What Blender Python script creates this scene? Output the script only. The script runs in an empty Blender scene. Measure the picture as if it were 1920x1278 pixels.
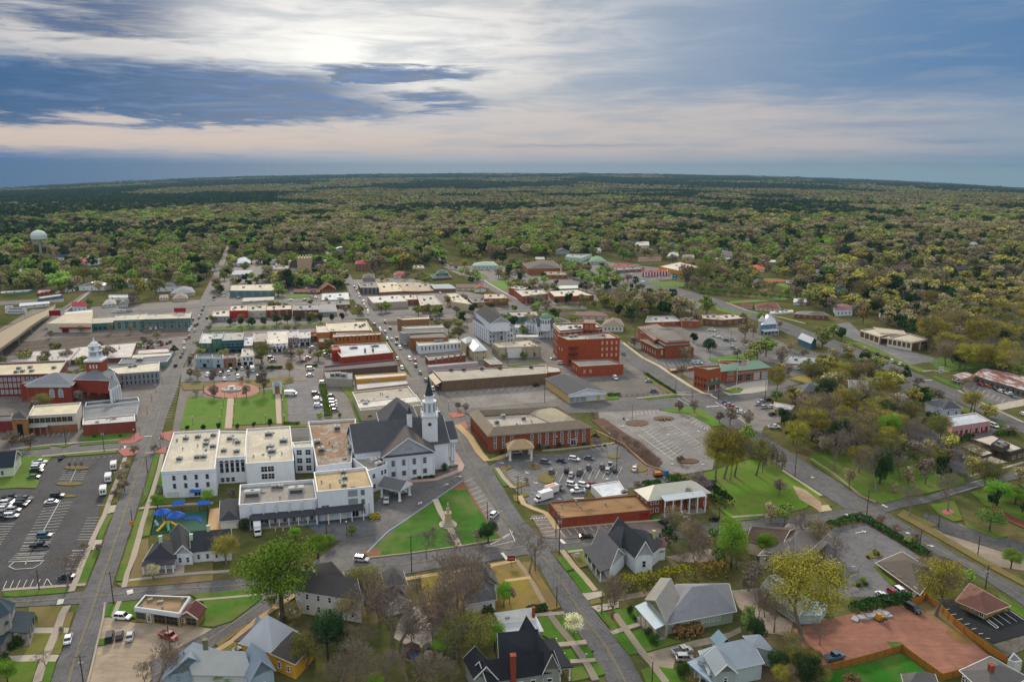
rg=range
A3='wall';A4='plain';A5='shingle';A6='lawn';A7='sedan';A8='brick';A9='building';Aa='concrete';Ab='white';Ac='silver';Ad='parking_lot';Ae='roof';Af='white_house';Ag='suv';Ah='flat';Ai='asphalt';Aj='black';Ak='MULTIPLY';B0='Base Color';B1='hip';B2='olive';B3='brick_shop';B4='pickup';B5='dark';B6='metal';B7='downtown_shop';B8='haze';B9='sash';Ba='bare';Bb='gx';Bc='house';Bd='grey';Be='metal_building';Bf='paved_block';Bg='brick_office';Bh='lime';Bi='white_bungalow';Bj='darkblue';Bk='red_brick_paving';C0='Specular IOR Level';C1='gold';C2='wide';C3='red_roof_house';C4='structure';C5='driveway';C6='grey_house';C7='light_pole';C8='paint';C9='in the row along the park bottom edge';Ca='ShaderNodeMapRange';Cb='shrub';Cc='depot_shop';Cd='dirt';Ce='redbud';Cf='shop_building';Cg='brush';Ch='thicket';Ci='MULTIPLY_ADD';Cj='door';Ck='hatch';D0='oak';D1='crown';D2='trunk';D3='bare_earth';D4='gy';D5='dogwood';D6='pine';D7='motel_building';D8='van';D9='town';Da='round';Db='flower_bed';Dc='ShaderNodeOutputMaterial';Dd='budding_tree';De='stone_church';Df='FLOAT_VECTOR';Dg='arch';Dh='brick_bungalow';Di='depot_building';Dj='blue_victorian';Dk='rust';E0='weeds';E1='ShaderNodeVectorMath';E2='ShaderNodeBackground';E3='shed';E4='ADD';E5='red';E6='ShaderNodeTexNoise';E7='grid';E8='porch_column';E9='plinth';Ea='orange_brick_block';Eb='large_brick_church';Ec='box_truck';Ed='NodeSocketGeometry';Ee='glass';Ef='MAXIMUM';Eg='truck';Eh='orange_roof_house';Ei='box_trailer';Ej='bungalow';Ek='green_roof_house';G0='maple';G1='church';G2='office_building';G3='fascia';G4='white_hall';G5='white_shop';G6='pagoda_building';G7='green_roof_shop';G8='pylon_sign';G9='material_index';Ga='path';Gb='portico_column';Gc='tin_roof_house';Gd='columned_house';Ge='wood_tree_%03d';Gf='brownroof';Gg='grey_shop';Gh='teal_shop';Gi='blue_hall';Gj='red_diner';Gk='distant_woods';H0='cobra';H1='right';H2='Vector';H3='ground';H4='bark';H5='SUBTRACT';H6='pole';H7='post';H8='cone';H9='mansard_roof';Ha='canopy';Hb='rooftop_sign';Hc='blue_cottage';Hd='yellow_store';He='play_surface';Hf='parked cars';Hg='turret_roof';Hh='brick_block';Hi='church_hall';Hj='windows';Hk='leaf';I2='fence';I3='label';I4='wheel';I5='tail_light';I6='parked_car';I7='sage';I8='leafy_tree';I9='blue_house';Ia='courthouse';Ib='green_shop';Ic='metal_shed';Id='iron_fence';Ie='DIVIDE';If='window';Ig='headlight';Ih='lamp_head';Ii='warehouse';Ij='awning';Ik='excavator';J0='yard_sign';J1='Rotation';J2='category';J3='slab';J4='body';J5='teal';J6='twin';J7='flatbase';J8='fountain';J9='monument';Ja='flagpole';Jb='Geometry';Jc='Color';Jd='globe';Je='_near';Jf='POINT';Jg='woods';Jh='cornice';Ji='carport';Jj='mailbox';Jk='w';K0='cab';K1='wood';K2='h'
import bpy,random,math as mh
from mathutils import noise,Vector as V,Matrix as Mx
SC=bpy.context.scene;COL=SC.collection
RND=random.Random(7);HAZE=6e-5
FPX=1450.0;CX,CY=960.0,639.0;CAMH=120.0
PITCH=mh.atan((639-318)/FPX)
SP,CP=mh.sin(PITCH),mh.cos(PITCH)
ORG=[0.0,0.0,1.0]
def O(x,y):ORG[:]=[x,y,4.5975]
def F():ORG[:]=[0.0,0.0,1.0]
def fu(p):return(ORG[0]+p[0]/ORG[2],ORG[1]+p[1]/ORG[2])
def ray(px,py):
 u=(px-CX)/FPX;v=(CY-py)/FPX
 return V((u,CP+v*SP,v*CP-SP))
def at(px,py,z=0.0):
 d=ray(px,py);t=(z-CAMH)/d.z
 return V((d.x*t,d.y*t,z))
def g(p,z=0.0):
 q=fu(p);return at(q[0],q[1],z)
def pj(w):
 dx,dy,dz=w[0],w[1],w[2]-CAMH
 f=dy*CP-dz*SP;u=dx/f;v=(dy*SP+dz*CP)/f
 return(CX+u*FPX,CY-v*FPX)
def zof(w,py):
 v=(CY-py)/FPX;y=w[1]
 dz=(v*y*CP-y*SP)/(CP+v*SP)
 return CAMH+dz
def hx(s):
 s=s.lstrip('#');r=[]
 for i in(0,2,4):
  v=int(s[i:i+2],16)/255
  r.append(v/12.92 if v<=.04045 else((v+.055)/1.055)**2.4)
 return tuple(r)+(1.0,)
MATS={}
def _mat(key):
 m=bpy.data.materials.new(key);m.use_nodes=True
 nt=m.node_tree;nt.nodes.clear()
 out=nt.nodes.new(Dc);b=nt.nodes.new('ShaderNodeBsdfPrincipled')
 nt.links.new(b.outputs[0],out.inputs[0]);b.inputs[C0].default_value=.2
 return m,nt,b
def N(nt,t,**k):
 n=nt.nodes.new(t)
 for a,v in k.items():
  if a in n.inputs.keys():n.inputs[a].default_value=v
  else:setattr(n,a,v)
 return n
def Zr(nt,fac,stops):
 r=nt.nodes.new('ShaderNodeValToRGB');e=r.color_ramp.elements
 while len(e)<len(stops):e.new(.5)
 for i,(p,c)in enumerate(stops):
  e[i].position=p;e[i].color=c
 nt.links.new(fac,r.inputs[0]);return r.outputs[0]
def Zx(nt,fac,a,b,mode='MIX'):
 m=nt.nodes.new('ShaderNodeMix');m.data_type='RGBA';m.blend_type=mode
 for s,v in((0,fac),(6,a),(7,b)):
  if isinstance(v,(int,float)):m.inputs[s].default_value=v
  elif isinstance(v,tuple):m.inputs[s].default_value=v
  else:nt.links.new(v,m.inputs[s])
 return m.outputs[2]
def noi(nt,co,scale,detail=4,rough=.6,dist=0.0):
 n=N(nt,E6,Scale=scale,Detail=float(detail),Roughness=rough,Distortion=dist)
 nt.links.new(co,n.inputs[H2]);return n.outputs[0]
def mp(nt,co,sc=(1,1,1),rot=(0,0,0)):
 n=N(nt,'ShaderNodeMapping');n.inputs['Scale'].default_value=sc;n.inputs[J1].default_value=rot
 nt.links.new(co,n.inputs[0]);return n.outputs[0]
def dk(c,f):return(c[0]*f,c[1]*f,c[2]*f,1)
def M(kd_,col='808080'):
 key=kd_+'_'+col.lstrip('#')
 if key in MATS:return MATS[key]
 m,nt,b=_mat(key);MATS[key]=m;c=hx(col)
 geo=N(nt,'ShaderNodeNewGeometry');pos=geo.outputs['Position'];L=nt.links.new
 rough=.85
 if kd_==Ee:
  b.inputs[B0].default_value=c;rough=.15;b.inputs[C0].default_value=.6
 elif kd_ in(C8,):
  b.inputs[B0].default_value=c;rough=.3;b.inputs[C0].default_value=.5
  b.inputs['Coat Weight'].default_value=.4
 elif kd_==A4:
  n1=noi(nt,pos,1.5);L(Zx(nt,n1,dk(c,.8),dk(c,1.12)),b.inputs[B0])
 elif kd_==A3:
  c=(c[0]*1.1,c[1]*1.1,c[2]*1.1,1)
  n1=noi(nt,pos,.35);n2=noi(nt,mp(nt,pos,(2.5,2.5,.25)),1.0,5)
  k=Zx(nt,n1,dk(c,.86),dk(c,1.08));r2=Zr(nt,n2,[(.3,(.88,.86,.83,1)),(.6,(1,1,1,1))])
  L(Zx(nt,.8,k,r2,Ak),b.inputs[B0])
 elif kd_==A8:
  c=(c[0]*.88+.012,c[1]*1.12+.014,c[2]*.78+.01,1)
  n1=noi(nt,pos,.5,6,.7);n2=noi(nt,mp(nt,pos,(1.2,1.2,.2)),1.3,5);n3=noi(nt,mp(nt,pos,(1,1,3.0)),4.0,2)
  k=Zx(nt,n1,dk(c,.62),dk(c,1.3));k=Zx(nt,Zr(nt,n2,[(.52,(0,0,0,1)),(.7,(.5,.5,.5,1))]),k,(c[0]*.9+.05,c[1]*1.2+.05,c[2]*1.2+.05,1))
  L(Zx(nt,.5,k,Zr(nt,n3,[(.3,(.7,.7,.7,1)),(.7,(1.2,1.15,1.1,1))]),Ak),b.inputs[B0])
 elif kd_==Ae:
  n1=noi(nt,pos,.12,6,.65,.6);n2=noi(nt,pos,.9,5,.7);n3=noi(nt,mp(nt,pos,(.15,1.6,1),(0,0,.3)),.8,3)
  k=Zx(nt,Zr(nt,n1,[(.38,(0,0,0,1)),(.62,(1,1,1,1))]),dk(c,.74),dk(c,1.1))
  k=Zx(nt,Zr(nt,n2,[(.36,(.9,.9,.9,1)),(.62,(0,0,0,1))]),k,dk(c,.68))
  k=Zx(nt,Zr(nt,n3,[(.6,(0,0,0,1)),(.72,(.45,.45,.45,1))]),k,(c[0]*.55,c[1]*.5,c[2]*.45,1))
  L(k,b.inputs[B0])
 elif kd_==Dk:
  n1=noi(nt,pos,.13,8,.78,.5)
  k=Zr(nt,n1,[(.40,c),(.46,dk(c,.75)),(.5,(.17,.085,.04,1)),(.6,(.30,.17,.085,1)),(.68,(.09,.055,.035,1))])
  L(k,b.inputs[B0])
 elif kd_==Gf:
  n1=noi(nt,mp(nt,pos,(.5,1,1)),.14,6,.65,.7)
  L(Zr(nt,n1,[(.36,dk(c,.45)),(.46,dk(c,.8)),(.6,c),(.72,dk(c,1.35))]),b.inputs[B0])
 elif kd_=='tin':
  n1=noi(nt,mp(nt,pos,(.8,.25,1),(0,0,.5)),.5,5,.7)
  L(Zr(nt,n1,[(.4,(.13,.035,.025,1)),(.5,(.24,.13,.1,1)),(.55,(.42,.42,.43,1)),(.7,(.3,.3,.32,1))]),b.inputs[B0]);rough=.6
 elif kd_==A5:
  n1=noi(nt,pos,.3,5,.7);n2=noi(nt,pos,3.0,2)
  k=Zx(nt,n1,dk(c,.7),dk(c,1.25));L(Zx(nt,.5,k,Zr(nt,n2,[(.3,(.75,.75,.75,1)),(.7,(1.2,1.2,1.2,1))]),Ak),b.inputs[B0]);rough=.95
 elif kd_==B6:
  n1=noi(nt,pos,.25,5,.7);w=N(nt,'ShaderNodeTexWave',Scale=1.1,Distortion=0.0);L(pos,w.inputs[H2])
  k=Zx(nt,n1,dk(c,.75),dk(c,1.15));L(Zx(nt,.35,k,Zr(nt,w.outputs[0],[(.0,(.7,.7,.7,1)),(.25,(1,1,1,1))]),Ak),b.inputs[B0])
  rough=.5;b.inputs['Metallic'].default_value=.15
 elif kd_==Ai:
  c=(c[0]*.50,c[1]*.49,c[2]*.49,1)
  n1=noi(nt,pos,.06,5,.6,.5);n2=noi(nt,pos,1.1,5,.75);n3=noi(nt,pos,.22,5,.7,.3)
  k=Zx(nt,Zr(nt,n1,[(.35,(0,0,0,1)),(.65,(1,1,1,1))]),dk(c,.62),dk(c,1.25))
  k=Zx(nt,Zr(nt,n2,[(.35,(0,0,0,1)),(.75,(.8,.8,.8,1))]),k,dk(c,1.6))
  k=Zx(nt,Zr(nt,n3,[(.42,(.4,.4,.4,1)),(.52,(0,0,0,1))]),k,dk(c,.7))
  v=N(nt,'ShaderNodeTexVoronoi',Scale=.16,feature='DISTANCE_TO_EDGE');L(noiv(nt,pos),v.inputs[H2])
  k=Zx(nt,Zr(nt,v.outputs[0],[(.0,(.8,.8,.8,1)),(.02,(0,0,0,1))]),k,dk(c,.38))
  L(k,b.inputs[B0])
 elif kd_==Aa:
  n1=noi(nt,pos,.25,5,.6);n2=noi(nt,pos,1.8,4)
  k=Zx(nt,n1,dk(c,.78),dk(c,1.1));L(Zx(nt,Zr(nt,n2,[(.35,(.6,.6,.6,1)),(.6,(0,0,0,1))]),k,dk(c,.75)),b.inputs[B0])
 elif kd_ in(A6,E0):
  c=(c[0]*.80+.004,c[1]*.82,c[2]*.85,1)
  n1=noi(nt,pos,.07,5,.6,.5);n2=noi(nt,pos,.8,6,.75);n3=noi(nt,pos,.22,4)
  br=(.17,.115,.055,1)if kd_==E0 else(.16,.13,.05,1)
  k=Zx(nt,n2,dk(c,.6),dk(c,1.35))
  k=Zx(nt,Zr(nt,n1,[(.42,(0,0,0,1)),(.66,(.5,.5,.5,1))]if kd_==A6 else[(.38,(0,0,0,1)),(.6,(.9,.9,.9,1))]),k,br)
  k=Zx(nt,Zr(nt,n3,[(.35,(.35,.35,.35,1)),(.5,(0,0,0,1))]),k,dk(c,.55))
  L(k,b.inputs[B0]);rough=1
 elif kd_==Cd:
  n1=noi(nt,pos,.12,6,.7,.6);n2=noi(nt,mp(nt,pos,(.3,1.5,1),(0,0,-.4)),.5,5,.7)
  k=Zx(nt,Zr(nt,n1,[(.3,(0,0,0,1)),(.7,(1,1,1,1))]),dk(c,.6),dk(c,1.25));L(Zx(nt,Zr(nt,n2,[(.4,(.5,.5,.5,1)),(.6,(0,0,0,1))]),k,dk(c,.65)),b.inputs[B0]);rough=1
 elif kd_==H3:
  n1=noi(nt,pos,.02,6,.65,.4);n2=noi(nt,pos,.25,6,.7);n3=noi(nt,mp(nt,pos,(1,.5,1)),.0011,6,.6,.7)
  k=Zr(nt,n1,[(.32,(.06,.075,.02,1)),(.48,(.10,.11,.035,1)),(.6,(.15,.115,.06,1)),(.72,(.2,.165,.11,1))])
  k=Zx(nt,Zr(nt,n2,[(.35,(.7,.7,.7,1)),(.65,(0,0,0,1))]),k,(.05,.05,.022,1))
  n4=noi(nt,mp(nt,pos,(1,.6,1)),.006,5,.7)
  far=Zr(nt,n3,[(.38,(.012,.022,.012,1)),(.5,(.02,.032,.015,1)),(.58,(.05,.055,.03,1)),(.7,(.075,.07,.045,1))])
  far=Zx(nt,Zr(nt,n4,[(.4,(.6,.6,.6,1)),(.6,(0,0,0,1))]),far,(.01,.016,.009,1))
  ln=N(nt,E1,operation='LENGTH');L(pos,ln.inputs[0])
  mr=N(nt,Ca);mr.inputs[1].default_value=900;mr.inputs[2].default_value=2200;L(ln.outputs['Value'],mr.inputs[0])
  L(Zx(nt,mr.outputs[0],k,far),b.inputs[B0]);rough=1;b.inputs[C0].default_value=0
 elif kd_==Hk:
  c=(c[0]*1.25,c[1]*1.25,c[2]*1.15,1)
  at_=N(nt,'ShaderNodeAttribute',attribute_name='v');oi=N(nt,'ShaderNodeObjectInfo')
  k=Zx(nt,at_.outputs['Fac'],dk(c,.4),dk(c,1.55));n1=noi(nt,pos,.5,3)
  k=Zx(nt,Zr(nt,n1,[(.35,(0,0,0,1)),(.65,(.55,.55,.55,1))]),k,(c[0]*1.12+.004,c[1]*1.02,c[2]*.9,1))
  hs=N(nt,'ShaderNodeHueSaturation');L(k,hs.inputs[Jc])
  mr=N(nt,Ca);mr.inputs[3].default_value=.488;mr.inputs[4].default_value=.515;L(oi.outputs['Random'],mr.inputs[0]);L(mr.outputs[0],hs.inputs['Hue'])
  mr=N(nt,Ca);mr.inputs[3].default_value=.7;mr.inputs[4].default_value=1.3;L(oi.outputs['Random'],mr.inputs[0]);L(mr.outputs[0],hs.inputs['Value'])
  L(hs.outputs[0],b.inputs[B0]);rough=.9;b.inputs[C0].default_value=.1
 elif kd_==H4:
  n1=noi(nt,pos,2.0,3);L(Zx(nt,n1,dk(c,.6),dk(c,1.3)),b.inputs[B0])
 elif kd_==I2:
  n1=noi(nt,mp(nt,pos,(3,3,.3)),1.5,3);L(Zx(nt,n1,dk(c,.7),dk(c,1.3)),b.inputs[B0])
 b.inputs['Roughness'].default_value=rough
 return m
def noiv(nt,pos):
 n=N(nt,E6,Scale=.3,Detail=3.0);nt.links.new(pos,n.inputs[H2])
 v=N(nt,E1,operation=Ci);nt.links.new(n.outputs[Jc],v.inputs[0])
 v.inputs[1].default_value=(5,5,0);nt.links.new(pos,v.inputs[2]);return v.outputs[0]
class MB:
 """collects faces, then links them as one mesh object"""
 def __init__(s):s.v=[];s.f=[];s.m=[];s.mi=0
 def add(s,vs,fs):
  o=len(s.v);s.v+=[tuple(v)for v in vs];s.f+=[tuple(i+o for i in f)for f in fs];s.m+=[s.mi]*len(fs)
 def py_(s,vs):s.add(vs,[tuple(rg(len(vs)))])
 def pr_(s,pts,z0,z1,bottom=False):
  n=len(pts);vs=[(p[0],p[1],z0)for p in pts]+[(p[0],p[1],z1)for p in pts]
  fs=[(i,(i+1)%n,n+(i+1)%n,n+i)for i in rg(n)]+[tuple(rg(n,2*n))]
  if bottom:fs.append(tuple(rg(n-1,-1,-1)))
  s.add(vs,fs)
 def box(s,c,sz,rot=0.0,tp=1.0):
  cx,cy,cz=c;a,b,h=sz[0]/2,sz[1]/2,sz[2];cr,sr=mh.cos(rot),mh.sin(rot);vs=[]
  for z,t in((0,1),(h,tp)):
   for x,y in((-a,-b),(a,-b),(a,b),(-a,b)):
    x*=t;y*=t;vs.append((cx+x*cr-y*sr,cy+x*sr+y*cr,cz+z))
  s.add(vs,[(0,1,5,4),(1,2,6,5),(2,3,7,6),(3,0,4,7),(4,5,6,7),(3,2,1,0)])
 def tu(s,p,q,r0,r1,n=6):
  p,q=V(p),V(q);d=(q-p)
  if d.length<1e-6:return
  d.normalize();a=d.orthogonal().normalized();b=d.cross(a);vs=[]
  for c,r in((p,r0),(q,r1)):
   for i in rg(n):
    t=2*mh.pi*i/n;vs.append(c+(a*mh.cos(t)+b*mh.sin(t))*r)
  s.add(vs,[(i,(i+1)%n,n+(i+1)%n,n+i)for i in rg(n)]+[tuple(rg(n-1,-1,-1)),tuple(rg(n,2*n))])
 def lt(s,c,prof,n=12,rot=0.0):
  vs=[];
  for r,z in prof:
   for i in rg(n):
    t=2*mh.pi*i/n+rot;vs.append((c[0]+r*mh.cos(t),c[1]+r*mh.sin(t),c[2]+z))
  fs=[(k*n+i,k*n+(i+1)%n,(k+1)*n+(i+1)%n,(k+1)*n+i)for k in rg(len(prof)-1)for i in rg(n)]
  fs.append(tuple(rg((len(prof)-1)*n,len(prof)*n)));s.add(vs,fs)
 def mesh(s,name,mats):
  me=bpy.data.meshes.new(name);me.from_pydata(s.v,[],s.f)
  for m in(mats if isinstance(mats,(list,tuple))else[mats]):me.materials.append(m)
  if any(s.m):me.polygons.foreach_set(G9,s.m)
  return me
 def bu(s,name,mats,parent=None):
  return obj(name,s.mesh(name,mats),parent)
def obj(name,me,parent=None,loc=None,rz=None,scale=None):
 o=bpy.data.objects.new(name,me);COL.objects.link(o)
 if parent is not None:o.parent=parent
 if loc is not None:o.location=loc
 if rz is not None:o.rotation_euler=(0,0,rz)
 if scale is not None:o.scale=scale if isinstance(scale,(tuple,list))else(scale,)*3
 return o
def tag(o,lb,cat,group=None,kd_=None):
 o[I3]=lb;o[J2]=cat
 if group:o['group']=group
 if kd_:o['kind']=kd_
 return o
def Zg(name,lb,cat,loc=(0,0,0),rz=0.0,group=None):
 o=bpy.data.objects.new(name,None);COL.objects.link(o);o.empty_display_size=.5
 o.location=loc;o.rotation_euler=(0,0,rz);return tag(o,lb,cat,group)
FOOT=[]
def foot(pts,grow=1.5):
 c=V((sum(p[0]for p in pts)/len(pts),sum(p[1]for p in pts)/len(pts)));q=[]
 for p in pts:
  d=V((p[0],p[1]))-c;q.append(c+d*(1+grow/max(d.length,1)))
 FOOT.append((min(p.x for p in q),min(p.y for p in q),max(p.x for p in q),max(p.y for p in q),[(p.x,p.y)for p in q]))
def inpoly(x,y,q):
 r=False;j=len(q)-1
 for i in rg(len(q)):
  if(q[i][1]>y)!=(q[j][1]>y)and x<(q[j][0]-q[i][0])*(y-q[i][1])/(q[j][1]-q[i][1])+q[i][0]:r=not r
  j=i
 return r
def occupied(x,y):
 return any(a<=x<=c and b<=y<=d and inpoly(x,y,q)for a,b,c,d,q in FOOT)
def make_world():
 w=bpy.data.worlds.new("World");SC.world=w;w.use_nodes=True
 nt=w.node_tree;nt.nodes.clear();L=nt.links.new
 def val(v):
  if isinstance(v,(int,float)):
   n=nt.nodes.new('ShaderNodeValue');n.outputs[0].default_value=v;return n.outputs[0]
  return v
 def mt(op,a,b=0.0,c=0.0,clamp=False):
  n=nt.nodes.new('ShaderNodeMath');n.operation=op;n.use_clamp=clamp
  for i,v in enumerate((a,b,c)):
   if isinstance(v,(int,float)):n.inputs[i].default_value=v
   else:L(v,n.inputs[i])
  return n.outputs[0]
 def sm(x,lo,hi):
  n=nt.nodes.new(Ca);n.interpolation_type='SMOOTHSTEP';L(x,n.inputs[0])
  n.inputs[1].default_value=lo;n.inputs[2].default_value=hi;return n.outputs[0]
 def dn(x,lo,hi):return mt(H5,1.0,sm(x,lo,hi))
 def mul(*a):
  r=a[0]
  for b in a[1:]:r=mt(Ak,r,b)
  return r
 tc=nt.nodes.new('ShaderNodeTexCoord');sx=nt.nodes.new('ShaderNodeSeparateXYZ');L(tc.outputs['Generated'],sx.inputs[0])
 x,y,z=sx.outputs
 hyp=mt('SQRT',mt(E4,mt(Ak,x,x),mt(Ak,y,y)));hyp=mt(Ef,hyp,.001)
 az=mt('ARCTAN2',x,y);el=mt('ARCTANGENT',mt(Ie,z,hyp))
 def vec(a,b,c=0.0):
  n=nt.nodes.new('ShaderNodeCombineXYZ')
  for i,v in enumerate((a,b,c)):
   if isinstance(v,(int,float)):n.inputs[i].default_value=v
   else:L(v,n.inputs[i])
  return n.outputs[0]
 elc=mt(Ef,el,0.0)
 ev=mt('POWER',mt(E4,elc,.015),.75)
 cv=vec(az,mt(Ak,ev,2.6))
 n_big=noi(nt,mp(nt,cv,(2.2,4.0,1)),1.3,4,.55,.4)
 n_mid=noi(nt,mp(nt,cv,(4.2,9.0,1),(0,0,.05)),1.7,9,.6,.5)
 n_fin=noi(nt,mp(nt,cv,(10.0,27.0,1)),1.6,9,.66,.7)
 wz=mt(Ci,n_mid,.16,-.08);wz2=mt(Ci,n_fin,.05,-.025)
 azw=mt(E4,az,mt(Ak,wz,1.6));elw=mt(E4,mt(E4,el,mt(Ak,wz,.30)),mt(Ak,wz2,.55))
 C=lambda s:hx(s)
 base=Zx(nt,sm(azw,-.05,.52),C('c0bab6'),C('7b9ab4'))
 blue_r=mul(sm(azw,.18,.6),sm(elw,.055,.11),dn(elw,.15,.25))
 base=Zx(nt,mt(Ak,blue_r,.98),base,C('2f6fa6'))
 blue_m=mul(sm(azw,-.02,.2),sm(elw,.06,.10),dn(elw,.17,.24));base=Zx(nt,mt(Ak,blue_m,.7),base,C('6788aa'))
 bn=mul(dn(elw,.05,.10),sm(elw,.0,.025),dn(azw,.3,.75));base=Zx(nt,mt(Ak,bn,.85),base,C('cdbfb8'))
 def bl(a0,e0,sa,se,ax=None,ex=None):
  da=mt(Ie,mt(H5,ax or azw,a0),sa);de=mt(Ie,mt(H5,ex or elw,e0),se)
  return mt('POWER',2.718,mt(Ak,mt(E4,mt(Ak,da,da),mt(Ak,de,de)),-1.0))
 glow=mt(E4,mt(Ak,bl(-.22,.155,.34,.085),.9),mt(Ak,bl(-.18,.135,.16,.05),.5),clamp=True)
 base=Zx(nt,glow,base,(.93,.88,.80,1))
 base=Zx(nt,mul(bl(-.21,.135,.10,.025),.8),base,(1.25,1.18,1.02,1))
 st=mul(sm(n_mid,.42,.68),.42);base=Zx(nt,st,base,C('9aa6b2'))
 st2=mul(sm(n_fin,.54,.7),dn(elw,.03,.1),.35);base=Zx(nt,st2,base,C('93a5b8'))
 for a0,e0,sa,se,k in((.44,.050,.11,.0045,.6),(.5,.030,.05,.003,.6),(.60,.058,.06,.004,.7),(.10,.029,.13,.0025,.5)):
  base=Zx(nt,mul(bl(a0,e0,sa,se,az,mt(E4,el,mt(Ak,wz2,.3))),k),base,C('7f93ab'))
 bank=mul(dn(azw,-.34,-.02),sm(elw,.036,.066),dn(elw,.088,.145))
 bank=mt(Ef,bank,mul(dn(azw,-.3,.02),bl(-.4,.074,5,.017)))
 bank=mt(Ef,bank,mul(bl(-.15,.113,.14,.010),1.0));bank=mt(Ef,bank,mul(bl(-.13,.083,.12,.012),.9))
 bk=mt(E4,mt(Ak,bank,1.1),mt(Ci,n_mid,2.2,-1.12),clamp=True);bk=sm(mul(bk,sm(bank,.0,.45)),.04,.85)
 bcol=Zx(nt,sm(azw,-.60,-.1),C('37628c'),C('7a899e'))
 bcol=Zx(nt,mul(sm(n_fin,.42,.66),sm(az,-.62,-.3)),bcol,C('6482ab'));bcol=Zx(nt,mul(sm(n_mid,.52,.7),.4),bcol,C('88a0c0'))
 base=Zx(nt,bk,base,bcol)
 ul=mul(dn(azw,-.46,-.22),sm(elw,.115,.15));ulk=sm(mt(E4,ul,mt(Ci,n_mid,3.2,-1.75)),.1,.95)
 base=Zx(nt,mul(ulk,ul,1.0),base,C('5c7090'))
 base=Zx(nt,mul(sm(n_fin,.46,.68),ul,.5),base,C('b9b2a4'))
 base=Zx(nt,mul(bl(-.58,.24,.16,.03),sm(n_mid,.35,.55),.9),base,C('5f7596'))
 base=Zx(nt,mul(bl(-.37,.215,.1,.016),sm(n_mid,.4,.6),.85),base,C('8b93a3'))
 sl=mul(dn(azw,-.42,.1),bl(0,.034,9,.011));base=Zx(nt,mul(sl,.9),base,C('e0c9b8'))
 lowe=mt(E4,mt(E4,el,mt(Ak,wz2,.4)),mt(Ak,mt(E4,az,.6),.012));low=dn(lowe,.010,.030);lcol=Zx(nt,sm(az,-.66,-.05),C('1f68a6'),C('b2bfca'));lcol=Zx(nt,sm(az,.1,.6),lcol,C('a9c2cd'))
 base=Zx(nt,mul(low,.95),base,lcol)
 base=Zx(nt,1.0,base,(.72,.75,.80,1),Ak)
 up=sm(el,.26,.7);beh=sm(mt('ABSOLUTE',az),.8,1.5)
 oc=Zx(nt,n_big,(.76,.79,.85,1),(.98,.97,.95,1))
 base=Zx(nt,mul(beh,sm(el,-.02,.1)),base,(.58,.63,.70,1));base=Zx(nt,up,base,oc)
 sky=nt.nodes.new('ShaderNodeTexSky');sky.sky_type='NISHITA';sky.sun_disc=False
 sky.sun_elevation=mh.radians(SUN_EL);sky.sun_rotation=mh.radians(SUN_AZ);sky.altitude=200
 b1=nt.nodes.new(E2);L(sky.outputs[0],b1.inputs[0]);b1.inputs[1].default_value=.05
 b2=nt.nodes.new(E2);L(base,b2.inputs[0]);b2.inputs[1].default_value=1.0
 mx=nt.nodes.new('ShaderNodeMixShader');mx.inputs[0].default_value=.965
 L(b1.outputs[0],mx.inputs[1]);L(b2.outputs[0],mx.inputs[2])
 out=nt.nodes.new('ShaderNodeOutputWorld');L(mx.outputs[0],out.inputs[0])
SUN_EL,SUN_AZ=26.0,-14.0
make_world()
ld=bpy.data.lights.new('sun','SUN');ld.energy=2.8;ld.angle=mh.radians(9);ld.color=(1,.87,.70)
sun=bpy.data.objects.new('sun',ld);COL.objects.link(sun)
se,sa=mh.radians(SUN_EL),mh.radians(SUN_AZ)
sv=V((mh.sin(sa)*mh.cos(se),mh.cos(sa)*mh.cos(se),mh.sin(se)))
sun.rotation_euler=sv.to_track_quat('Z','Y').to_euler()
cd=bpy.data.cameras.new('camera');cam=bpy.data.objects.new('camera',cd);COL.objects.link(cam);SC.camera=cam
cd.sensor_width=36;cd.lens=36*FPX/1920;cd.clip_start=1;cd.clip_end=60000
cam.location=(0,0,CAMH);cam.rotation_euler=(mh.pi/2-PITCH,0,0)
vs=SC.view_settings;vs.view_transform='Standard';vs.look='None';vs.exposure=.40;vs.gamma=1
SC.cycles.max_bounces=4;SC.cycles.diffuse_bounces=2;SC.cycles.glossy_bounces=2;SC.cycles.volume_bounces=0
SC.cycles.use_denoising=True
def terr(x,y):
 r=mh.hypot(x,y);s=min((x/max(y,1)/.66)**2,1.5)if y>0 else 1.5
 k=max(0.0,min(1.4,(r-3200)/8800));z=(48-185*s)*k**1.3
 if r>1800:z+=(noise.noise(V((x/900,y/1400,3)))*14-6)*min(1,(r-1800)/2500)
 return z
def make_ground():
 rs=[0,60,120,200,300,450,650,900,1200,1500,1800,2100,2400,2700,3000]+[3300+300*i for i in rg(34)]
 azs=[mh.radians(a)for a in list(rg(-180,-48,12))+[-48+2*i for i in rg(49)]+list(rg(60,180,12))]
 vs_=[(0,0,0)];fs=[];n=len(azs)
 for r in rs[1:]:
  for a in azs:
   x,y=r*mh.sin(a),r*mh.cos(a);vs_.append((x,y,terr(x,y)))
 for i in rg(n):fs.append((0,1+(i+1)%n,1+i))
 for k in rg(len(rs)-2):
  for i in rg(n):
   a,b=1+k*n+i,1+k*n+(i+1)%n;fs.append((a,b,b+n,a+n))
 m=MB();m.add(vs_,fs);o=m.bu(H3,M(H3));tag(o,'wide rolling ground of grass and bare earth reaching to horizon',H3,kd_=C4)
make_ground()
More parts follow.
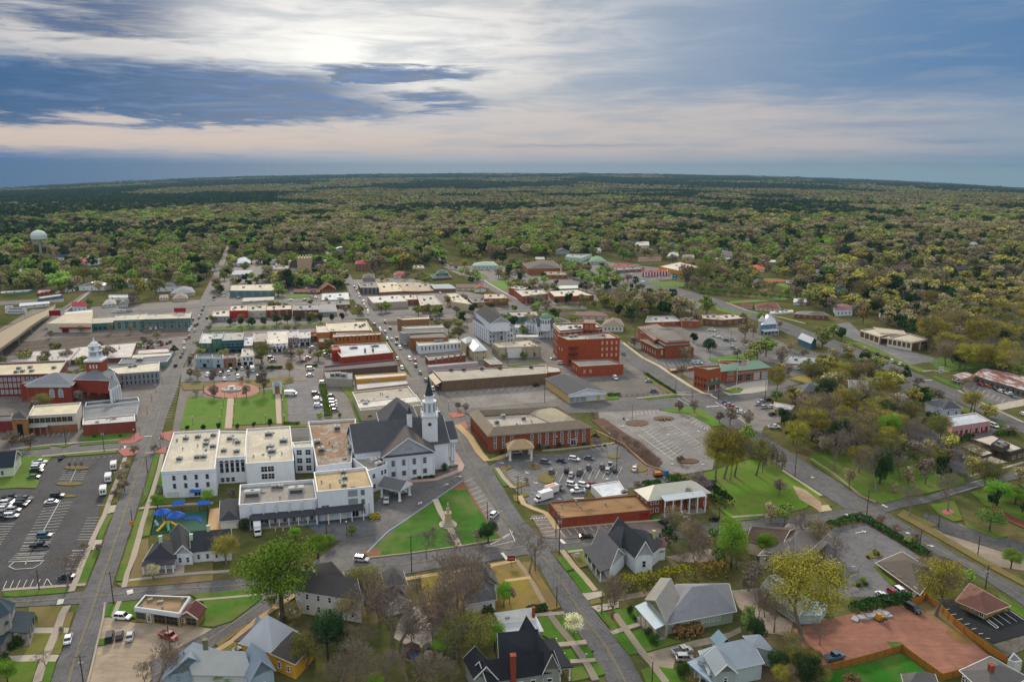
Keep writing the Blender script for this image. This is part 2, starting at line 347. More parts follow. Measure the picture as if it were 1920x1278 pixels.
def ins(pts,d):
 n=len(pts);r=[]
 for i in rg(n):
  a,b,c=V(pts[i-1][:2]),V(pts[i][:2]),V(pts[(i+1)%n][:2])
  e1,e2=(b-a).normalized(),(c-b).normalized();n1,n2=V((-e1.y,e1.x)),V((-e2.y,e2.x))
  k=(n1+n2);k/=max(.3,(1+n1.dot(n2)));r.append((b.x+k.x*d,b.y+k.y*d))
 return r
WM={}
def win_mesh(w,h,sy,fr,gl):
 key=(round(w,1),round(h,1),sy,fr,gl)
 if key in WM:return WM[key]
 w,h=key[0],key[1];f=MB();p=MB();t=.12 if w<1.6 else .16
 top=h
 if sy==Cj:t=.15
 for x in(-w/2+t/2,w/2-t/2):f.box((x,-.04,0),(t,.16,h))
 for z in(-.06,h-t):f.box((0,-.045,z),(w+(.12 if z<0 else 0),.18,t))
 if sy in(B9,Dg):f.box((0,-.035,h*.5-.04),(w-2*t,.12,.08))
 if sy in(E7,Cj,C2):
  k=2 if sy==Cj else max(2,int(w/1.2))
  for i in rg(1,k):f.box((-w/2+w*i/k,-.035,0),(.08,.12,h))
  f.box((0,-.03,h*(.75 if sy==Cj else .5)),(w-2*t,.12,.08))
 p.box((0,-.005,.04),(w-.1,.07,h-.1))
 if sy==Dg:
  n=8;vs=[(w/2*mh.cos(mh.pi*i/n),-.03,h-.02+w/2*mh.sin(mh.pi*i/n))for i in rg(n+1)];p.py_(vs)
  for i in rg(n):
   a,b=vs[i],vs[i+1];s=1+.2/w*1.6
   f.add([(a[0],-.09,a[2]),(b[0],-.09,b[2]),(b[0]*s,-.09,h-.02+(b[2]-h+.02)*s),(a[0]*s,-.09,h-.02+(a[2]-h+.02)*s)],[(0,1,2,3),(3,2,1,0)])
 WM[key]=(f.mesh(If,M(A4,fr)),p.mesh('pane',M(Ee,gl)));return WM[key]
class Blk:
 def __init__(s,rt,pts,wl=(A3,'c8c8c8'),rf=(Ae,'a0a09a'),t=Ah,h=None,zb=0.0,par=.5,cop=None,rh=3.0,ov_=.45,hipf=1.0,pad=True,nms=(A3,Ae)):
  P0=[fu(p)if isinstance(p,(tuple,list))else p for p in pts]
  p0=pts[0]
  if h is None:
   q=fu((p0[0],p0[2]));h=zof(at(q[0],q[1]),P0[0][1])
  s.h=h;s.zb=zb;s.rt=rt
  w=[at(p[0],p[1],h)for p in P0[:2]]
  if isinstance(P0[2],(int,float)):
   e=(w[1]-w[0]).normalized();nn=V((-e.y,e.x,0));w+=[w[1]+nn*P0[2],w[0]+nn*P0[2]]
  else:
   w.append(at(P0[2][0],P0[2][1],h))
   if len(P0)==3:w.append(w[0]+w[2]-w[1])
   else:w+=[at(p[0],p[1],h)for p in P0[3:]]
  s.w=w;s.setup(wl,rf,t,par,cop,rh,ov_,hipf,nms)
  foot([(p.x,p.y)for p in w],3)
  if w[0].y>720 and h<12:foot([(w[0].x-2,w[0].y-66),(w[1].x+2,w[1].y-66),(w[1].x+1,w[1].y),(w[0].x-1,w[0].y)],1)
 def pt(s,u,v,z=None):
  A,B,C,D=s.w[:4];p=(A*(1-u)+B*u)*(1-v)+(D*(1-u)+C*u)*v
  return V((p.x,p.y,s.h if z is None else z))
 def dims(s):return((s.w[1]-s.w[0]).length,(s.w[2]-s.w[1]).length)
 def setup(s,wl,rf,t,par,cop,rh,ov_,hipf,nms):
  w,h,zb=s.w,s.h,s.zb;s.rh=rh;s.t=t;s.par=par
  wm,rm=M(*wl),M(*rf);L,W=s.dims()
  b=MB();P=[(p.x,p.y)for p in w];n=len(P)
  if t==Ah:
   s.zr=h-par;I=ins(P,.3)
   vs=[(x,y,zb)for x,y in P]+[(x,y,h)for x,y in P]+[(x,y,h)for x,y in I]+[(x,y,h-par-.3)for x,y in I]
   fs=[]
   for i in rg(n):
    j=(i+1)%n
    for k in rg(3):fs.append((k*n+i,k*n+j,(k+1)*n+j,(k+1)*n+i))
   b.add(vs,fs);b.bu(nms[0],wm,s.rt)
   r=MB();r.pr_(ins(P,.31),h-par-.25,h-par,True);r.bu(nms[1],rm,s.rt)
   if cop:
    c=MB();o1=ins(P,-.08);i1=ins(P,.36);m=MB()
    vs=[(x,y,h+.01)for x,y in o1]+[(x,y,h+.16)for x,y in o1]+[(x,y,h+.16)for x,y in i1]+[(x,y,h+.01)for x,y in i1]
    c.add(vs,[((k%4)*n+i,(k%4)*n+(i+1)%n,((k+1)%4)*n+(i+1)%n,((k+1)%4)*n+i)for k in rg(4)for i in rg(n)])
    c.bu('parapet_coping',M(*cop),s.rt)
   return
  s.zr=h;o=ov_
  if t==J3:
   b.pr_(P,zb,h-.01);b.bu(nms[0],wm,s.rt)
   r=MB();r.pr_(ins(P,-o),h,h+.35,True);r.bu(nms[1],rm,s.rt);return
  b.pr_(P,zb,h)
  ou,ov=o/L,o/W
  def pp(u,v,z):return s.pt(u,v,z)
  r=MB();th=.18
  if t in(Bb,D4):
   if t==Bb:
    R=lambda u:pp(u,.5,h+rh);dz=rh*2*ov;ea=lambda u,k:pp(u,-ov if k==0 else 1+ov,h-dz)
    ends=(-ou,1+ou);gab=[(pp(0,0,h),pp(0,1,h),pp(0,.5,h+rh)),(pp(1,0,h),pp(1,1,h),pp(1,.5,h+rh))]
   else:
    R=lambda u:pp(.5,u,h+rh);dz=rh*2*ou;ea=lambda u,k:pp(-ou if k==0 else 1+ou,u,h-dz)
    ends=(-ov,1+ov);gab=[(pp(0,0,h),pp(1,0,h),pp(.5,0,h+rh)),(pp(0,1,h),pp(1,1,h),pp(.5,1,h+rh))]
   for k in(0,1):
    q=[ea(ends[0],k),ea(ends[1],k),R(ends[1]),R(ends[0])];up=V((0,0,th))
    r.add([p for p in q]+[p+up for p in q],[(3,2,1,0),(4,5,6,7),(0,1,5,4),(1,2,6,5),(2,3,7,6),(3,0,4,7)])
   for gpts in gab:b.add(gpts,[(0,1,2),(2,1,0)])
   s.gab=gab
   if s.fas:
    for uu in ends:
     f=MB();v_=[]
     for q,w_ in((ea(uu,0),0),(R(uu),0),(ea(uu,1),0)):
      for dz_ in(-.2,.2):v_.append(q+V((0,0,dz_)))
     c_=R(.5)-R(uu);c_.z=0;n_=-c_.normalized()*.12;v_+=[v+n_ for v in v_]
     f.add(v_,[(0,2,3,1),(2,4,5,3),(6,7,9,8),(8,9,11,10),(1,3,9,7),(3,5,11,9),(0,6,8,2),(2,8,10,4)]);f.bu('gable_trim',M(A4,s.fas),s.rt)
  elif t==B1:
   hu=hv=.5
   if L>=W:hu=min(.5,hipf*.5*W/L)
   else:hv=min(.5,hipf*.5*L/W)
   e=[pp(-ou,-ov,h-.1),pp(1+ou,-ov,h-.1),pp(1+ou,1+ov,h-.1),pp(-ou,1+ov,h-.1)]
   if L>=W:r1,r2=pp(hu,.5,h+rh),pp(1-hu,.5,h+rh);fs=[(0,1,5,4),(1,2,5),(2,3,4,5),(3,0,4)]
   else:r1,r2=pp(.5,hv,h+rh),pp(.5,1-hv,h+rh);fs=[(0,1,4),(1,2,5,4),(2,3,5),(3,0,4,5)]
   r.add(e+[r1,r2],fs+[(3,2,1,0)])
   f=MB();ee=[V(p)for p in e]
   for i in rg(4):f.tu(ee[i]-V((0,0,.05)),ee[(i+1)%4]-V((0,0,.05)),.12,.12,4)
   f.bu('eaves_trim',M(A4,s.fas or 'b8b8b4'),s.rt)
  elif t==E3:
   r.add([pp(-ou,-ov,h-.1),pp(1+ou,-ov,h-.1),pp(1+ou,1+ov,h+rh),pp(-ou,1+ov,h+rh)]+[pp(-ou,-ov,h+.08),pp(1+ou,-ov,h+.08),pp(1+ou,1+ov,h+rh+.18),pp(-ou,1+ov,h+rh+.18)],[(3,2,1,0),(4,5,6,7),(0,1,5,4),(1,2,6,5),(2,3,7,6),(3,0,4,7)])
   b.add([pp(0,1,h),pp(1,1,h),pp(1,1,h+rh),pp(0,1,h+rh),pp(0,0,h),pp(1,0,h)],[(0,1,2,3),(4,0,3),(5,1,2)])
  b.bu(nms[0],wm,s.rt);r.bu(nms[1],rm,s.rt)
 fas=None
 def fa(s,k):
  n=len(s.w);return s.w[k%n],s.w[(k+1)%n]
 def win(s,k,n,zs,w=1.1,h=1.7,u0=.04,u1=.96,st=B9,fr='d8d8d8',gl='20262c'):
  P,Q=s.fa(k);d=Q-P;L=d.length;rz=mh.atan2(d.y,d.x);nx=V((d.y,-d.x,0))/L
  fm,gm=win_mesh(w,h,st,fr,gl)
  for z in(zs if isinstance(zs,(list,tuple))else[zs]):
   for i in rg(n):
    u=u0+(i+.5)/n*(u1-u0);p=P+d*u+nx*.03
    o=obj(Cj if st==Cj else If,fm,s.rt,(p.x,p.y,z),rz);obj('pane',gm,o)
  return s
 def bn(s,k,z0,z1,col,kd_=A4,u0=0.0,u1=1.0,out=.12,name=Jh):
  P,Q=s.fa(k);d=Q-P;e=d.normalized();nx=V((e.y,-e.x,0));a,b=P+d*u0,P+d*u1
  m=MB();v=[]
  for z in(z0,z1):
   for p in(a+nx*.015,b+nx*.015,b+nx*out,a+nx*out):v.append((p.x,p.y,z))
  m.add(v,[(0,3,2,1),(4,5,6,7),(3,0,4,7),(0,1,5,4),(1,2,6,5),(2,3,7,6)]);m.bu(name,M(kd_,col),s.rt);return s
 def pl(s,k,n,z0,z1,w,col,u0=0.0,u1=1.0,out=.35,name='pilaster',kd_=A4):
  P,Q=s.fa(k);d=Q-P;L=d.length;nx=V((d.y,-d.x,0))/L;rz=mh.atan2(d.y,d.x)
  for i in rg(n):
   u=u0+(u1-u0)*(i/(n-1)if n>1 else .5);p=P+d*u+nx*out/2;m=MB();m.box((p.x,p.y,z0),(w,out,z1-z0),rz);m.bu(name,M(kd_,col),s.rt)
  return s
 def po(s,k,u0,u1,dep,h,n,rf=(A5,'3a3c40'),col='d5d5d5',rise=.9,cw=.3,floor=True):
  P,Q=s.fa(k);d=Q-P;e=d.normalized();nx=V((e.y,-e.x,0));a,b=P+d*u0,P+d*u1;up=lambda p,z:(p.x,p.y,z)
  m=MB();a1,b1,a2,b2=a+nx*.03-e*.3,b+nx*.03+e*.3,a+nx*(dep+.3)-e*.3,b+nx*(dep+.3)+e*.3
  m.add([up(a2,h),up(b2,h),up(b1,h+rise),up(a1,h+rise),up(a2,h+.2),up(b2,h+.2),up(b1,h+rise+.2),up(a1,h+rise+.2)],[(3,2,1,0),(4,5,6,7),(0,1,5,4),(1,2,6,5),(2,3,7,6),(3,0,4,7)])
  m.bu('porch_roof',M(*rf),s.rt)
  for i in rg(n):
   p=a+(b-a)*(i/(n-1)if n>1 else .5)+nx*dep;c=MB();c.tu(up(p,.05),up(p,h+.03),cw/2,cw/2,8);c.bu(E8,M(A4,col),s.rt)
  if floor:
   f=MB();f.pr_([(q.x,q.y)for q in(a2,b2,b1,a1)],.01,.45);f.bu('porch_floor',M(Aa,'8d8a84'),s.rt)
  return s
 def ch_(s,u,v,sz=.9,top=None,col='7a3a2c',zb=None,kd_=A8):
  p=s.pt(u,v);m=MB();z0=(s.h-1.0)if zb is None else zb;t=(s.h+s.rh+1.2)if top is None else top
  m.box((p.x,p.y,z0),(sz,sz,t-z0),.2);m.box((p.x,p.y,t+.003),(sz+.2,sz+.2,.2),.2);m.bu('chimney',M(kd_,col),s.rt);return s
 def ac(s,*uv,sz=(2.2,1.6,1.3),col='a9aaa6',z=None):
  ang=mh.atan2((s.w[1]-s.w[0]).y,(s.w[1]-s.w[0]).x)
  for u,v in uv:
   p=s.pt(u,v);z0=s.zr if z is None else z;m=MB();m.box((p.x,p.y,z0-.05),sz,ang);m.box((p.x,p.y,z0+sz[2]+.003),(sz[0]*.9,sz[1]*.9,.15),ang)
   m.mi=1;m.lt((p.x,p.y,z0+sz[2]+.12),[(min(sz[:2])*.36,0),(.05,.14)],8)
   for q in(-1,1):m.box((p.x+mh.sin(ang)*q*(sz[1]/2+.02),p.y-mh.cos(ang)*q*(sz[1]/2+.02),z0+.2),(sz[0]*.8,.06,sz[2]*.6),ang)
   m.bu('air_conditioner',[M(A4,col),M(A4,'4a4c4e')],s.rt)
  return s
 def vn(s,n,seed=0,col='8a8a86'):
  r=random.Random(seed)
  for i in rg(n):
   p=s.pt(r.uniform(.1,.9),r.uniform(.12,.88));m=MB();q=r.random()
   if q<.5:m.lt((p.x,p.y,s.zr-.05),[(.22,0),(.22,.7),(.4,.72),(.4,.95),(.1,1.1)],8)
   else:m.box((p.x,p.y,s.zr-.05),(r.uniform(.8,1.6),r.uniform(.7,1.2),r.uniform(.4,.8)),r.random())
   m.bu('roof_vent',M(A4,col),s.rt)
  return s
LAND=[]
def bd(name,lb,cat,pts,mk=None,loc=None,**k):
 """a building of one block; more blocks may be added under its root"""
 rt=Zg(name,lb,cat);fas=k.pop('fas',None)
 b=Blk.__new__(Blk);b.fas=fas;b.__init__(rt,pts,**k)
 c=b.pt(.5,.5);
 if mk:LAND.append((c.x,c.y,mk))
 return b
def wg(b0,pts,**k):
 fas=k.pop('fas',b0.fas);b=Blk.__new__(Blk);b.fas=fas;b.__init__(b0.rt,pts,**k);return b
def cn_(rt,pts,h,rf,col,post=.5,t=B1,rh=2.0,inset_=.8,fas='d0d0d0',ncx=2,ncy=2,thick=.5):
 """open roof on posts, pts = roof corner pixels at height h"""
 w=[g(p,h)for p in pts[:3]];w.append(w[0]+w[2]-w[1])
 P=[(p.x,p.y)for p in w];I=ins(P,inset_)
 f=MB();f.pr_(P,h-thick,h,True);f.bu('canopy_fascia',M(A4,fas),rt)
 def q(u,v,z,w=w):
  p=(w[0]*(1-u)+w[1]*u)*(1-v)+(w[3]*(1-u)+w[2]*u)*v;return V((p.x,p.y,z))
 r=MB();o=-.02
 if t==Ah:r.pr_(ins(P,.2),h+.004,h+.12)
 elif t==B1:
  L,W=(w[1]-w[0]).length,(w[2]-w[1]).length;e=[q(o,o,h+.01),q(1-o,o,h+.01),q(1-o,1-o,h+.01),q(o,1-o,h+.01)]
  if L>=W:a=.5*W/L;r.add(e+[q(a,.5,h+rh),q(1-a,.5,h+rh)],[(0,1,5,4),(1,2,5),(2,3,4,5),(3,0,4),(3,2,1,0)])
  else:a=.5*L/W;r.add(e+[q(.5,a,h+rh),q(.5,1-a,h+rh)],[(0,1,4),(1,2,5,4),(2,3,5),(3,0,4,5),(3,2,1,0)])
 else:
  e=[q(o,o,h+.01),q(1-o,o,h+.01),q(1-o,1-o,h+.01),q(o,1-o,h+.01)]
  rr=[q(o,.5,h+rh),q(1-o,.5,h+rh)]if t==Bb else[q(.5,o,h+rh),q(.5,1-o,h+rh)]
  if t==Bb:r.add(e+rr,[(0,1,5,4),(2,3,4,5),(3,2,1,0)])
  else:r.add(e+rr,[(1,2,5,4),(3,0,4,5),(3,2,1,0)])
  gg=MB();gg.add(e+rr,[(1,2,5),(3,0,4)]if t==Bb else[(0,1,4),(2,3,5)]);gg.bu('gable',M(A4,fas),rt)
 r.bu('canopy_roof',M(*rf),rt)
 iw=[V((x,y,0))for x,y in I]
 for i in rg(ncx):
  for j in rg(ncy):
   u,v=i/(ncx-1)if ncx>1 else .5,j/(ncy-1)if ncy>1 else .5
   p=(iw[0]*(1-u)+iw[1]*u)*(1-v)+(iw[3]*(1-u)+iw[2]*u)*v;m=MB()
   m.box((p.x,p.y,.02),(post,post,h-thick+.02),.2);m.box((p.x,p.y,.01),(post*1.5,post*1.5,.5),.2);m.bu('canopy_post',M(A4,col),rt)
 foot(P,1)
 return w
LV={'base':.010}
NSH=[0];NRD=[0];NPA=[0]
def Zs(name,lb,mat,pts,lv=1,raise_=0.0,px=None):
 """flat sheet (or raised slab) on ground"""
 NSH[0]+=1;k=NSH[0]%14
 w=[g(p)for p in pts];m=MB()
 z=(.30+raise_*.2+k*.004)if raise_>0 else(.01+lv*.055+k*.004 if lv<3 else .25+k*.003)
 if raise_>0:m.pr_(_ccw([(p.x,p.y)for p in w]),0,z)
 else:m.py_([(x,y,z)for x,y in _ccw([(p.x,p.y)for p in w])])
 o=m.bu(name,M(*mat));tag(o,lb,name.replace('_',' '),kd_=C4);return o
def _ccw(P):
 a=sum(P[i][0]*P[(i+1)%len(P)][1]-P[(i+1)%len(P)][0]*P[i][1]for i in rg(len(P)))
 return P if a>0 else P[::-1]
def bl(c,rx,ry,n=16):
 return[(c[0]+rx*mh.cos(2*mh.pi*i/n),c[1]+ry*mh.sin(2*mh.pi*i/n))for i in rg(n)]
MARK={}
def mk(col=Jk):
 if col not in MARK:MARK[col]=MB()
 return MARK[col]
def Zn(a,b,w=.15,col=Jk,z=.30):
 """painted line between two picture points"""
 p,q=g(a),g(b);lineW(p,q,w,col,z)
def lineW(p,q,w=.15,col=Jk,z=.30):
 d=(q-p);
 if d.length<.05:return
 d.normalize();n=V((-d.y,d.x,0))*w/2
 mk(col).py_([(v.x,v.y,z)for v in(p-n,q-n,q+n,p+n)])
def Zl(a,b,n,dx,dy,w=.17,col=Jk,ends=True,z=.30):
 """n stall lines from a to b (picture points), each reaching by (dx,dy)"""
 for i in rg(n):
  t=i/(n-1);x,y=a[0]+(b[0]-a[0])*t,a[1]+(b[1]-a[1])*t;Zn((x,y),(x+dx,y+dy),w,col,z)
def stalls2(a,b,c,d,n,w=.17,col=Jk,z=.30):
 """n stall lines joining a->b with c->d"""
 for i in rg(n):
  t=i/(n-1);Zn((a[0]+(b[0]-a[0])*t,a[1]+(b[1]-a[1])*t),(c[0]+(d[0]-c[0])*t,c[1]+(d[1]-c[1])*t),w,col,z)
def ar(p,q,w=.5):
 a,b=g(p),g(q);d=(b-a).normalized();n=V((-d.y,d.x,0));lineW(a,b-d*.8,w*.7,Jk,.305)
 mk(Jk).py_([(v.x,v.y,.305)for v in(b,b-d*1.3+n*.9,b-d*1.3-n*.9)])
def ro(lb,prs,kd_='v',mat=(Ai,'737476'),centre=True,name='road',lv=2,dash=False,foot_=True):
 """prs: v -> (y, xl, xr) rows going away; h -> (x, ytop, ybottom) columns crossing; p -> ((xl,yl),(xr,yr))"""
 if kd_=='v':L_=[(a[1],a[0])for a in prs];R_=[(a[2],a[0])for a in prs]
 elif kd_==K2:L_=[(a[0],a[1])for a in prs];R_=[(a[0],a[2])for a in prs]
 else:L_=[a[0]for a in prs];R_=[a[1]for a in prs]
 L_=[g(p)for p in L_];R_=[g(p)for p in R_];m=MB();NRD[0]+=1;z=.14+.004*NRD[0]
 for i in rg(len(L_)-1):
  m.py_([(v.x,v.y,z)for v in(R_[i],R_[i+1],L_[i+1],L_[i])])
  if foot_:foot([(v.x,v.y)for v in(R_[i],R_[i+1],L_[i+1],L_[i])],2)
 o=m.bu(name,M(*mat));tag(o,lb,'road',kd_=C4)
 if centre:
  C_=[(a+b)/2 for a,b in zip(L_,R_)]
  for i in rg(len(C_)-1):
   d=(C_[i+1]-C_[i]).normalized();nn=V((-d.y,d.x,0))*.16
   for s_ in(-1,1):lineW(C_[i]+nn*s_,C_[i+1]+nn*s_,.1,'y')
 return o
def pa(lb,pts,w=1.6,mat=(Aa,'9c9284'),name='pavement',rz=.12):
 NPA[0]+=1;rz=.385+.004*(NPA[0]%12)
 """pavement: raised slab following a picture polyline"""
 W_=[g(p)for p in pts];m=MB();n=len(W_);Ls,Rs=[],[]
 for i in rg(n):
  d=(W_[min(i+1,n-1)]-W_[max(i-1,0)]);d.z=0;d.normalize();nn=V((-d.y,d.x,0))*w/2;Ls.append(W_[i]+nn);Rs.append(W_[i]-nn)
 ring=[(v.x,v.y)for v in Rs]+[(v.x,v.y)for v in reversed(Ls)]
 vs=[(x,y,0)for x,y in ring]+[(x,y,rz)for x,y in ring];N_=len(ring)
 fs=[(i,(i+1)%N_,N_+(i+1)%N_,N_+i)for i in rg(N_)]
 for i in rg(n-1):fs.append((N_+i,N_+i+1,2*N_-2-i,2*N_-1-i))
 m.add(vs,fs);o=m.bu(name,M(*mat));tag(o,lb,name,kd_=C4);return o
def _car_parts(kd_):
 b,gl=MB(),MB();
 spec=dict(sedan=(4.7,1.8,.62,1.42,(-1.55,-.95,.75,1.45)),hatch=(4.2,1.75,.66,1.48,(-1.85,-1.45,.55,1.25)),suv=(4.75,1.9,.8,1.75,(-2.15,-1.9,.55,1.25)),van=(5.1,1.98,.8,1.85,(-2.4,-2.2,1.0,1.75)),pickup=(5.7,1.98,.85,1.82,(-.55,-.35,1.0,1.6)))[kd_]
 L,W,zb,zt,(c0,c1,c2,c3)=spec;hw=W/2
 prof=[(-L/2,.35),(-L/2+.05,zb+.12),(-L/2+.35,zb+.2),(c0,zb+.22),(c3,zb+.18),(L/2-.35,zb+.02),(L/2-.05,zb-.12),(L/2,.38)]
 if kd_==B4:prof=[(-L/2,.45),(-L/2,zb+.3),(-L/2+.3,zb+.3),(c0,zb+.3),(c3,zb+.28),(L/2-.3,zb+.2),(L/2-.05,zb),(L/2,.45)]
 n=len(prof);vs=[]
 for y,k in((-hw,0),(-hw*.96,1),(hw*.96,1),(hw,0)):
  for x,z in prof:vs.append((x*(1 if k==0 else .995),y,z if k else min(z,zb+.02)))
 fs=[]
 for r in rg(3):
  for i in rg(n):j=(i+1)%n;fs.append((r*n+i,(r+1)*n+i,(r+1)*n+j,r*n+j))
 fs+=[tuple(rg(n)),tuple(rg(4*n-1,3*n-1,-1))];b.add(vs,fs)
 z0=zb+.17;tw=hw*.8
 cab=[(c0,-hw*.93,z0),(c3,-hw*.93,z0),(c3,hw*.93,z0),(c0,hw*.93,z0),(c1,-tw,zt),(c2,-tw,zt),(c2,tw,zt),(c1,tw,zt)]
 gl.add(cab,[(0,1,5,4),(1,2,6,5),(2,3,7,6),(3,0,4,7),(4,5,6,7)])
 b.add([(c1-.06,-tw-.03,zt-.03),(c2+.06,-tw-.03,zt-.03),(c2+.06,tw+.03,zt-.03),(c1-.06,tw+.03,zt-.03),(c1,-tw+.06,zt+.06),(c2,-tw+.06,zt+.06),(c2,tw-.06,zt+.06),(c1,tw-.06,zt+.06)],[(0,1,5,4),(1,2,6,5),(2,3,7,6),(3,0,4,7),(4,5,6,7)])
 xm=(c1+c2)/2
 for s_ in(-1,1):
  for x,xt in((c0+.05,c1),(xm,xm),(c3-.05,c2)):b.tu((x,s_*hw*.945,z0),(xt,s_*(tw+.015),zt),.045,.045,4)
 if kd_==B4:
  gl.box((-L/2+1.25,0,zb+.32),(1.9,W*.78,.02))
  for s_ in(-1,1):b.box((-L/2+1.2,s_*(hw-.09),zb+.25),(2.2,.14,.12))
  b.box((-L/2+.08,0,zb+.25),(.12,W*.9,.12))
 return b,gl,L,W
CARM={}
def car_meshes(kd_):
 if kd_ in CARM:return CARM[kd_]
 b,gl,L,W=_car_parts(kd_);wh=MB();wh.tu((0,-.12,0),(0,.12,0),.34,.34,12);wh.mi=1;wh.tu((0,-.13,0),(0,.13,0),.19,.19,8)
 hl=MB();hl.box((0,0,0),(.08,.34,.14));CARM[kd_]=(b.mesh(J4,M(C8,'ffffff')),gl.mesh(Hj,M(Ee,'12161a')),wh.mesh(I4,[M(A4,'141414'),M(A4,'77797c')]),hl.mesh(Ig,M(A4,'dfe3e6')),hl.mesh(I5,M(A4,'8a1515')),L,W)
 b.mi=0;allm=MB();allm.v,allm.f,allm.m=list(b.v),list(b.f),[0]*len(b.f);allm.mi=1;o_=len(allm.v);allm.v+=gl.v;allm.f+=[tuple(i+o_ for i in f)for f in gl.f];allm.m+=[1]*len(gl.f)
 for x in(-L*.3,L*.31):
  for y in(-W/2+.1,W/2-.1):allm.tu((x,y-.1,.34),(x,y+.1,.34),.34,.34,8)
 CARM[kd_]+=(allm.mesh(I6,[M(C8,'ffffff'),M(Ee,'12161a')]),);return CARM[kd_]
PAINT=dict(white='dcdedf',silver='a9acb0',grey='5d6166',black='14161a',red='8e1f1c',blue='2c5484',green='1f3b34',tan='9a8c70',darkblue='1b2740',teal='3d6472')
CARS=[];NCAR=0
def hdg(p,d):
 a,b=g(p),g((p[0]+d[0],p[1]+d[1]));return mh.atan2(b.y-a.y,b.x-a.x)
def Zc(place,lst,d=(100,-8),near=True,group=None):
 """lst: (x, y, colour, kind[, (dx,dy)[, extra words]])"""
 for e in lst:
  x,y,colr,kd_=e[:4];dd=e[4]if len(e)>4 and e[4]else d;extra=e[5]if len(e)>5 else ''
  a=hdg((x,y),dd);p=g((x,y));nm={B4:'pickup_truck',D8:'parked_van'}.get(kd_,I6)
  word={A7:A7,Ck:'hatchback',Ag:'sport utility car',D8:D8,B4:'pickup truck'}[kd_]
  cw={Bj:'dark blue',J5:'pale teal',Bd:'dark grey'}.get(colr,colr)
  lab=f"{cw} {word} {extra + ' ' if extra else ''}{place}";bm,gm,wm,hm,tm,L,W,am=car_meshes(kd_);pm=M(C8,PAINT[colr])
  if near:
   t=Zg(nm,lab,{B4:Eg,D8:D8}.get(kd_,'car'),(p.x,p.y,.26),a,group or Hf)
   o=obj(J4,bm,t);o.material_slots[0].link='OBJECT';o.material_slots[0].material=pm;obj(Hj,gm,t)
   for wx in(-L*.3,L*.31):
    for wy in(-W/2+.1,W/2-.1):obj(I4,wm,t,(wx,wy,.34))
   for wy in(-W/2+.28,W/2-.28):obj(Ig,hm,t,(L/2-.0,wy,.62));obj(I5,tm,t,(-L/2+.0,wy,.7))
  else:
   t=obj(nm,am,None,(p.x,p.y,.26),a);t.material_slots[0].link='OBJECT';t.material_slots[0].material=pm
   tag(t,lab,{B4:Eg,D8:D8}.get(kd_,'car'),group or Hf)
def big_vehicle(name,lb,cat,p,d,L,W,H,boxcol,cab=K0,stripe=None,group=None):
 a=hdg(p,d);w=g(p);t=Zg(name,lb,cat,(w.x,w.y,.26),a,group);m=MB();cl=1.9 if cab==K0 else 1.3
 bx=L-cl;m.box((-L/2+bx/2,0,.55),(bx,W,H-.55),0,.985);m.bu('cargo_box',M(C8,boxcol),t)
 c=MB();c.add([(L/2-cl+.02,-W*.46,.45),(L/2,-W*.44,.45),(L/2,W*.44,.45),(L/2-cl+.02,W*.46,.45),(L/2-cl+.02,-W*.46,1.25),(L/2-.1,-W*.42,1.15),(L/2-.1,W*.42,1.15),(L/2-cl+.02,W*.46,1.25)],[(0,1,5,4),(1,2,6,5),(2,3,7,6),(3,0,4,7),(4,5,6,7),(3,2,1,0)])
 c.box((L/2-cl+.55,0,2.05),(1.0,W*.8,.12));c.bu(K0,M(C8,'d8dadb'),t)
 gl=MB();gl.add([(L/2-cl+.03,-W*.43,1.22),(L/2-.75,-W*.41,1.2),(L/2-.75,W*.41,1.2),(L/2-cl+.03,W*.43,1.22),(L/2-cl+.05,-W*.38,2.1),(L/2-cl+.85,-W*.36,2.1),(L/2-cl+.85,W*.36,2.1),(L/2-cl+.05,W*.38,2.1)],[(0,1,5,4),(1,2,6,5),(2,3,7,6),(3,0,4,7),(4,5,6,7)])
 if stripe=='bus':
  for s_ in(-1,1):
   for i in rg(3):gl.box((-L/2+.9+i*(bx-.6)/3,s_*(W/2-.0),1.45),(bx/3-.45,.08,.75))
  gl.box((-L/2-.0,-W*.2,1.4),(.08,W*.25,.8));gl.box((-L/2-.0,W*.2,1.4),(.08,W*.25,.8))
 gl.bu(Hj,M(Ee,'15191d'),t);wm=car_meshes(D8)[2]
 for wx in(-L/2+1.2,L/2-1.0):
  for wy in(-W/2+.14,W/2-.14):obj(I4,wm,t,(wx,wy,.38),None,1.1)
 if stripe=='orange':
  s=MB();s.box((-L/2+bx/2+.4,0,H+.02),(bx*.75,W*.55,.06));s.box((-L/2+bx/2,-W/2-.015,H-.9),(bx*.8,.05,.5));s.bu('orange_panel',M(C8,'d86a14'),t)
 return t
def pp_(lb,x,yb,yt=None,H=11.0,name='utility_pole',arms=1,col='4a4038',group='utility poles',tr=False,dx=(100,-10)):
 p=g((x,yb));
 if yt is not None:H=zof(p,fu((x,yt))[1])
 t=Zg(name,lb,H6,(p.x,p.y,0),hdg((x,yb),dx),group);m=MB();m.tu((0,0,0),(0,0,H),.17,.12,8);m.bu(H6,M(H4,col),t)
 for i in rg(arms):
  a=MB();a.box((0,0,H-.55-i*1.0),(2.6,.12,.14));
  for xx in(-1.15,-.5,.5,1.15):a.tu((xx,0,H-.41-i),(xx,0,H-.22-i),.05,.03,6)
  a.bu('crossarm',M(H4,'6a5c4c'),t)
 if tr:a=MB();a.tu((.35,0,H-3.0),(.35,0,H-2.0),.26,.26,10);a.tu((-.35,0,H-3.0),(-.35,0,H-2.0),.26,.26,10);a.bu('transformer',M(A4,'8d9092'),t)
 return V((p.x,p.y,H))
LAMPS={}
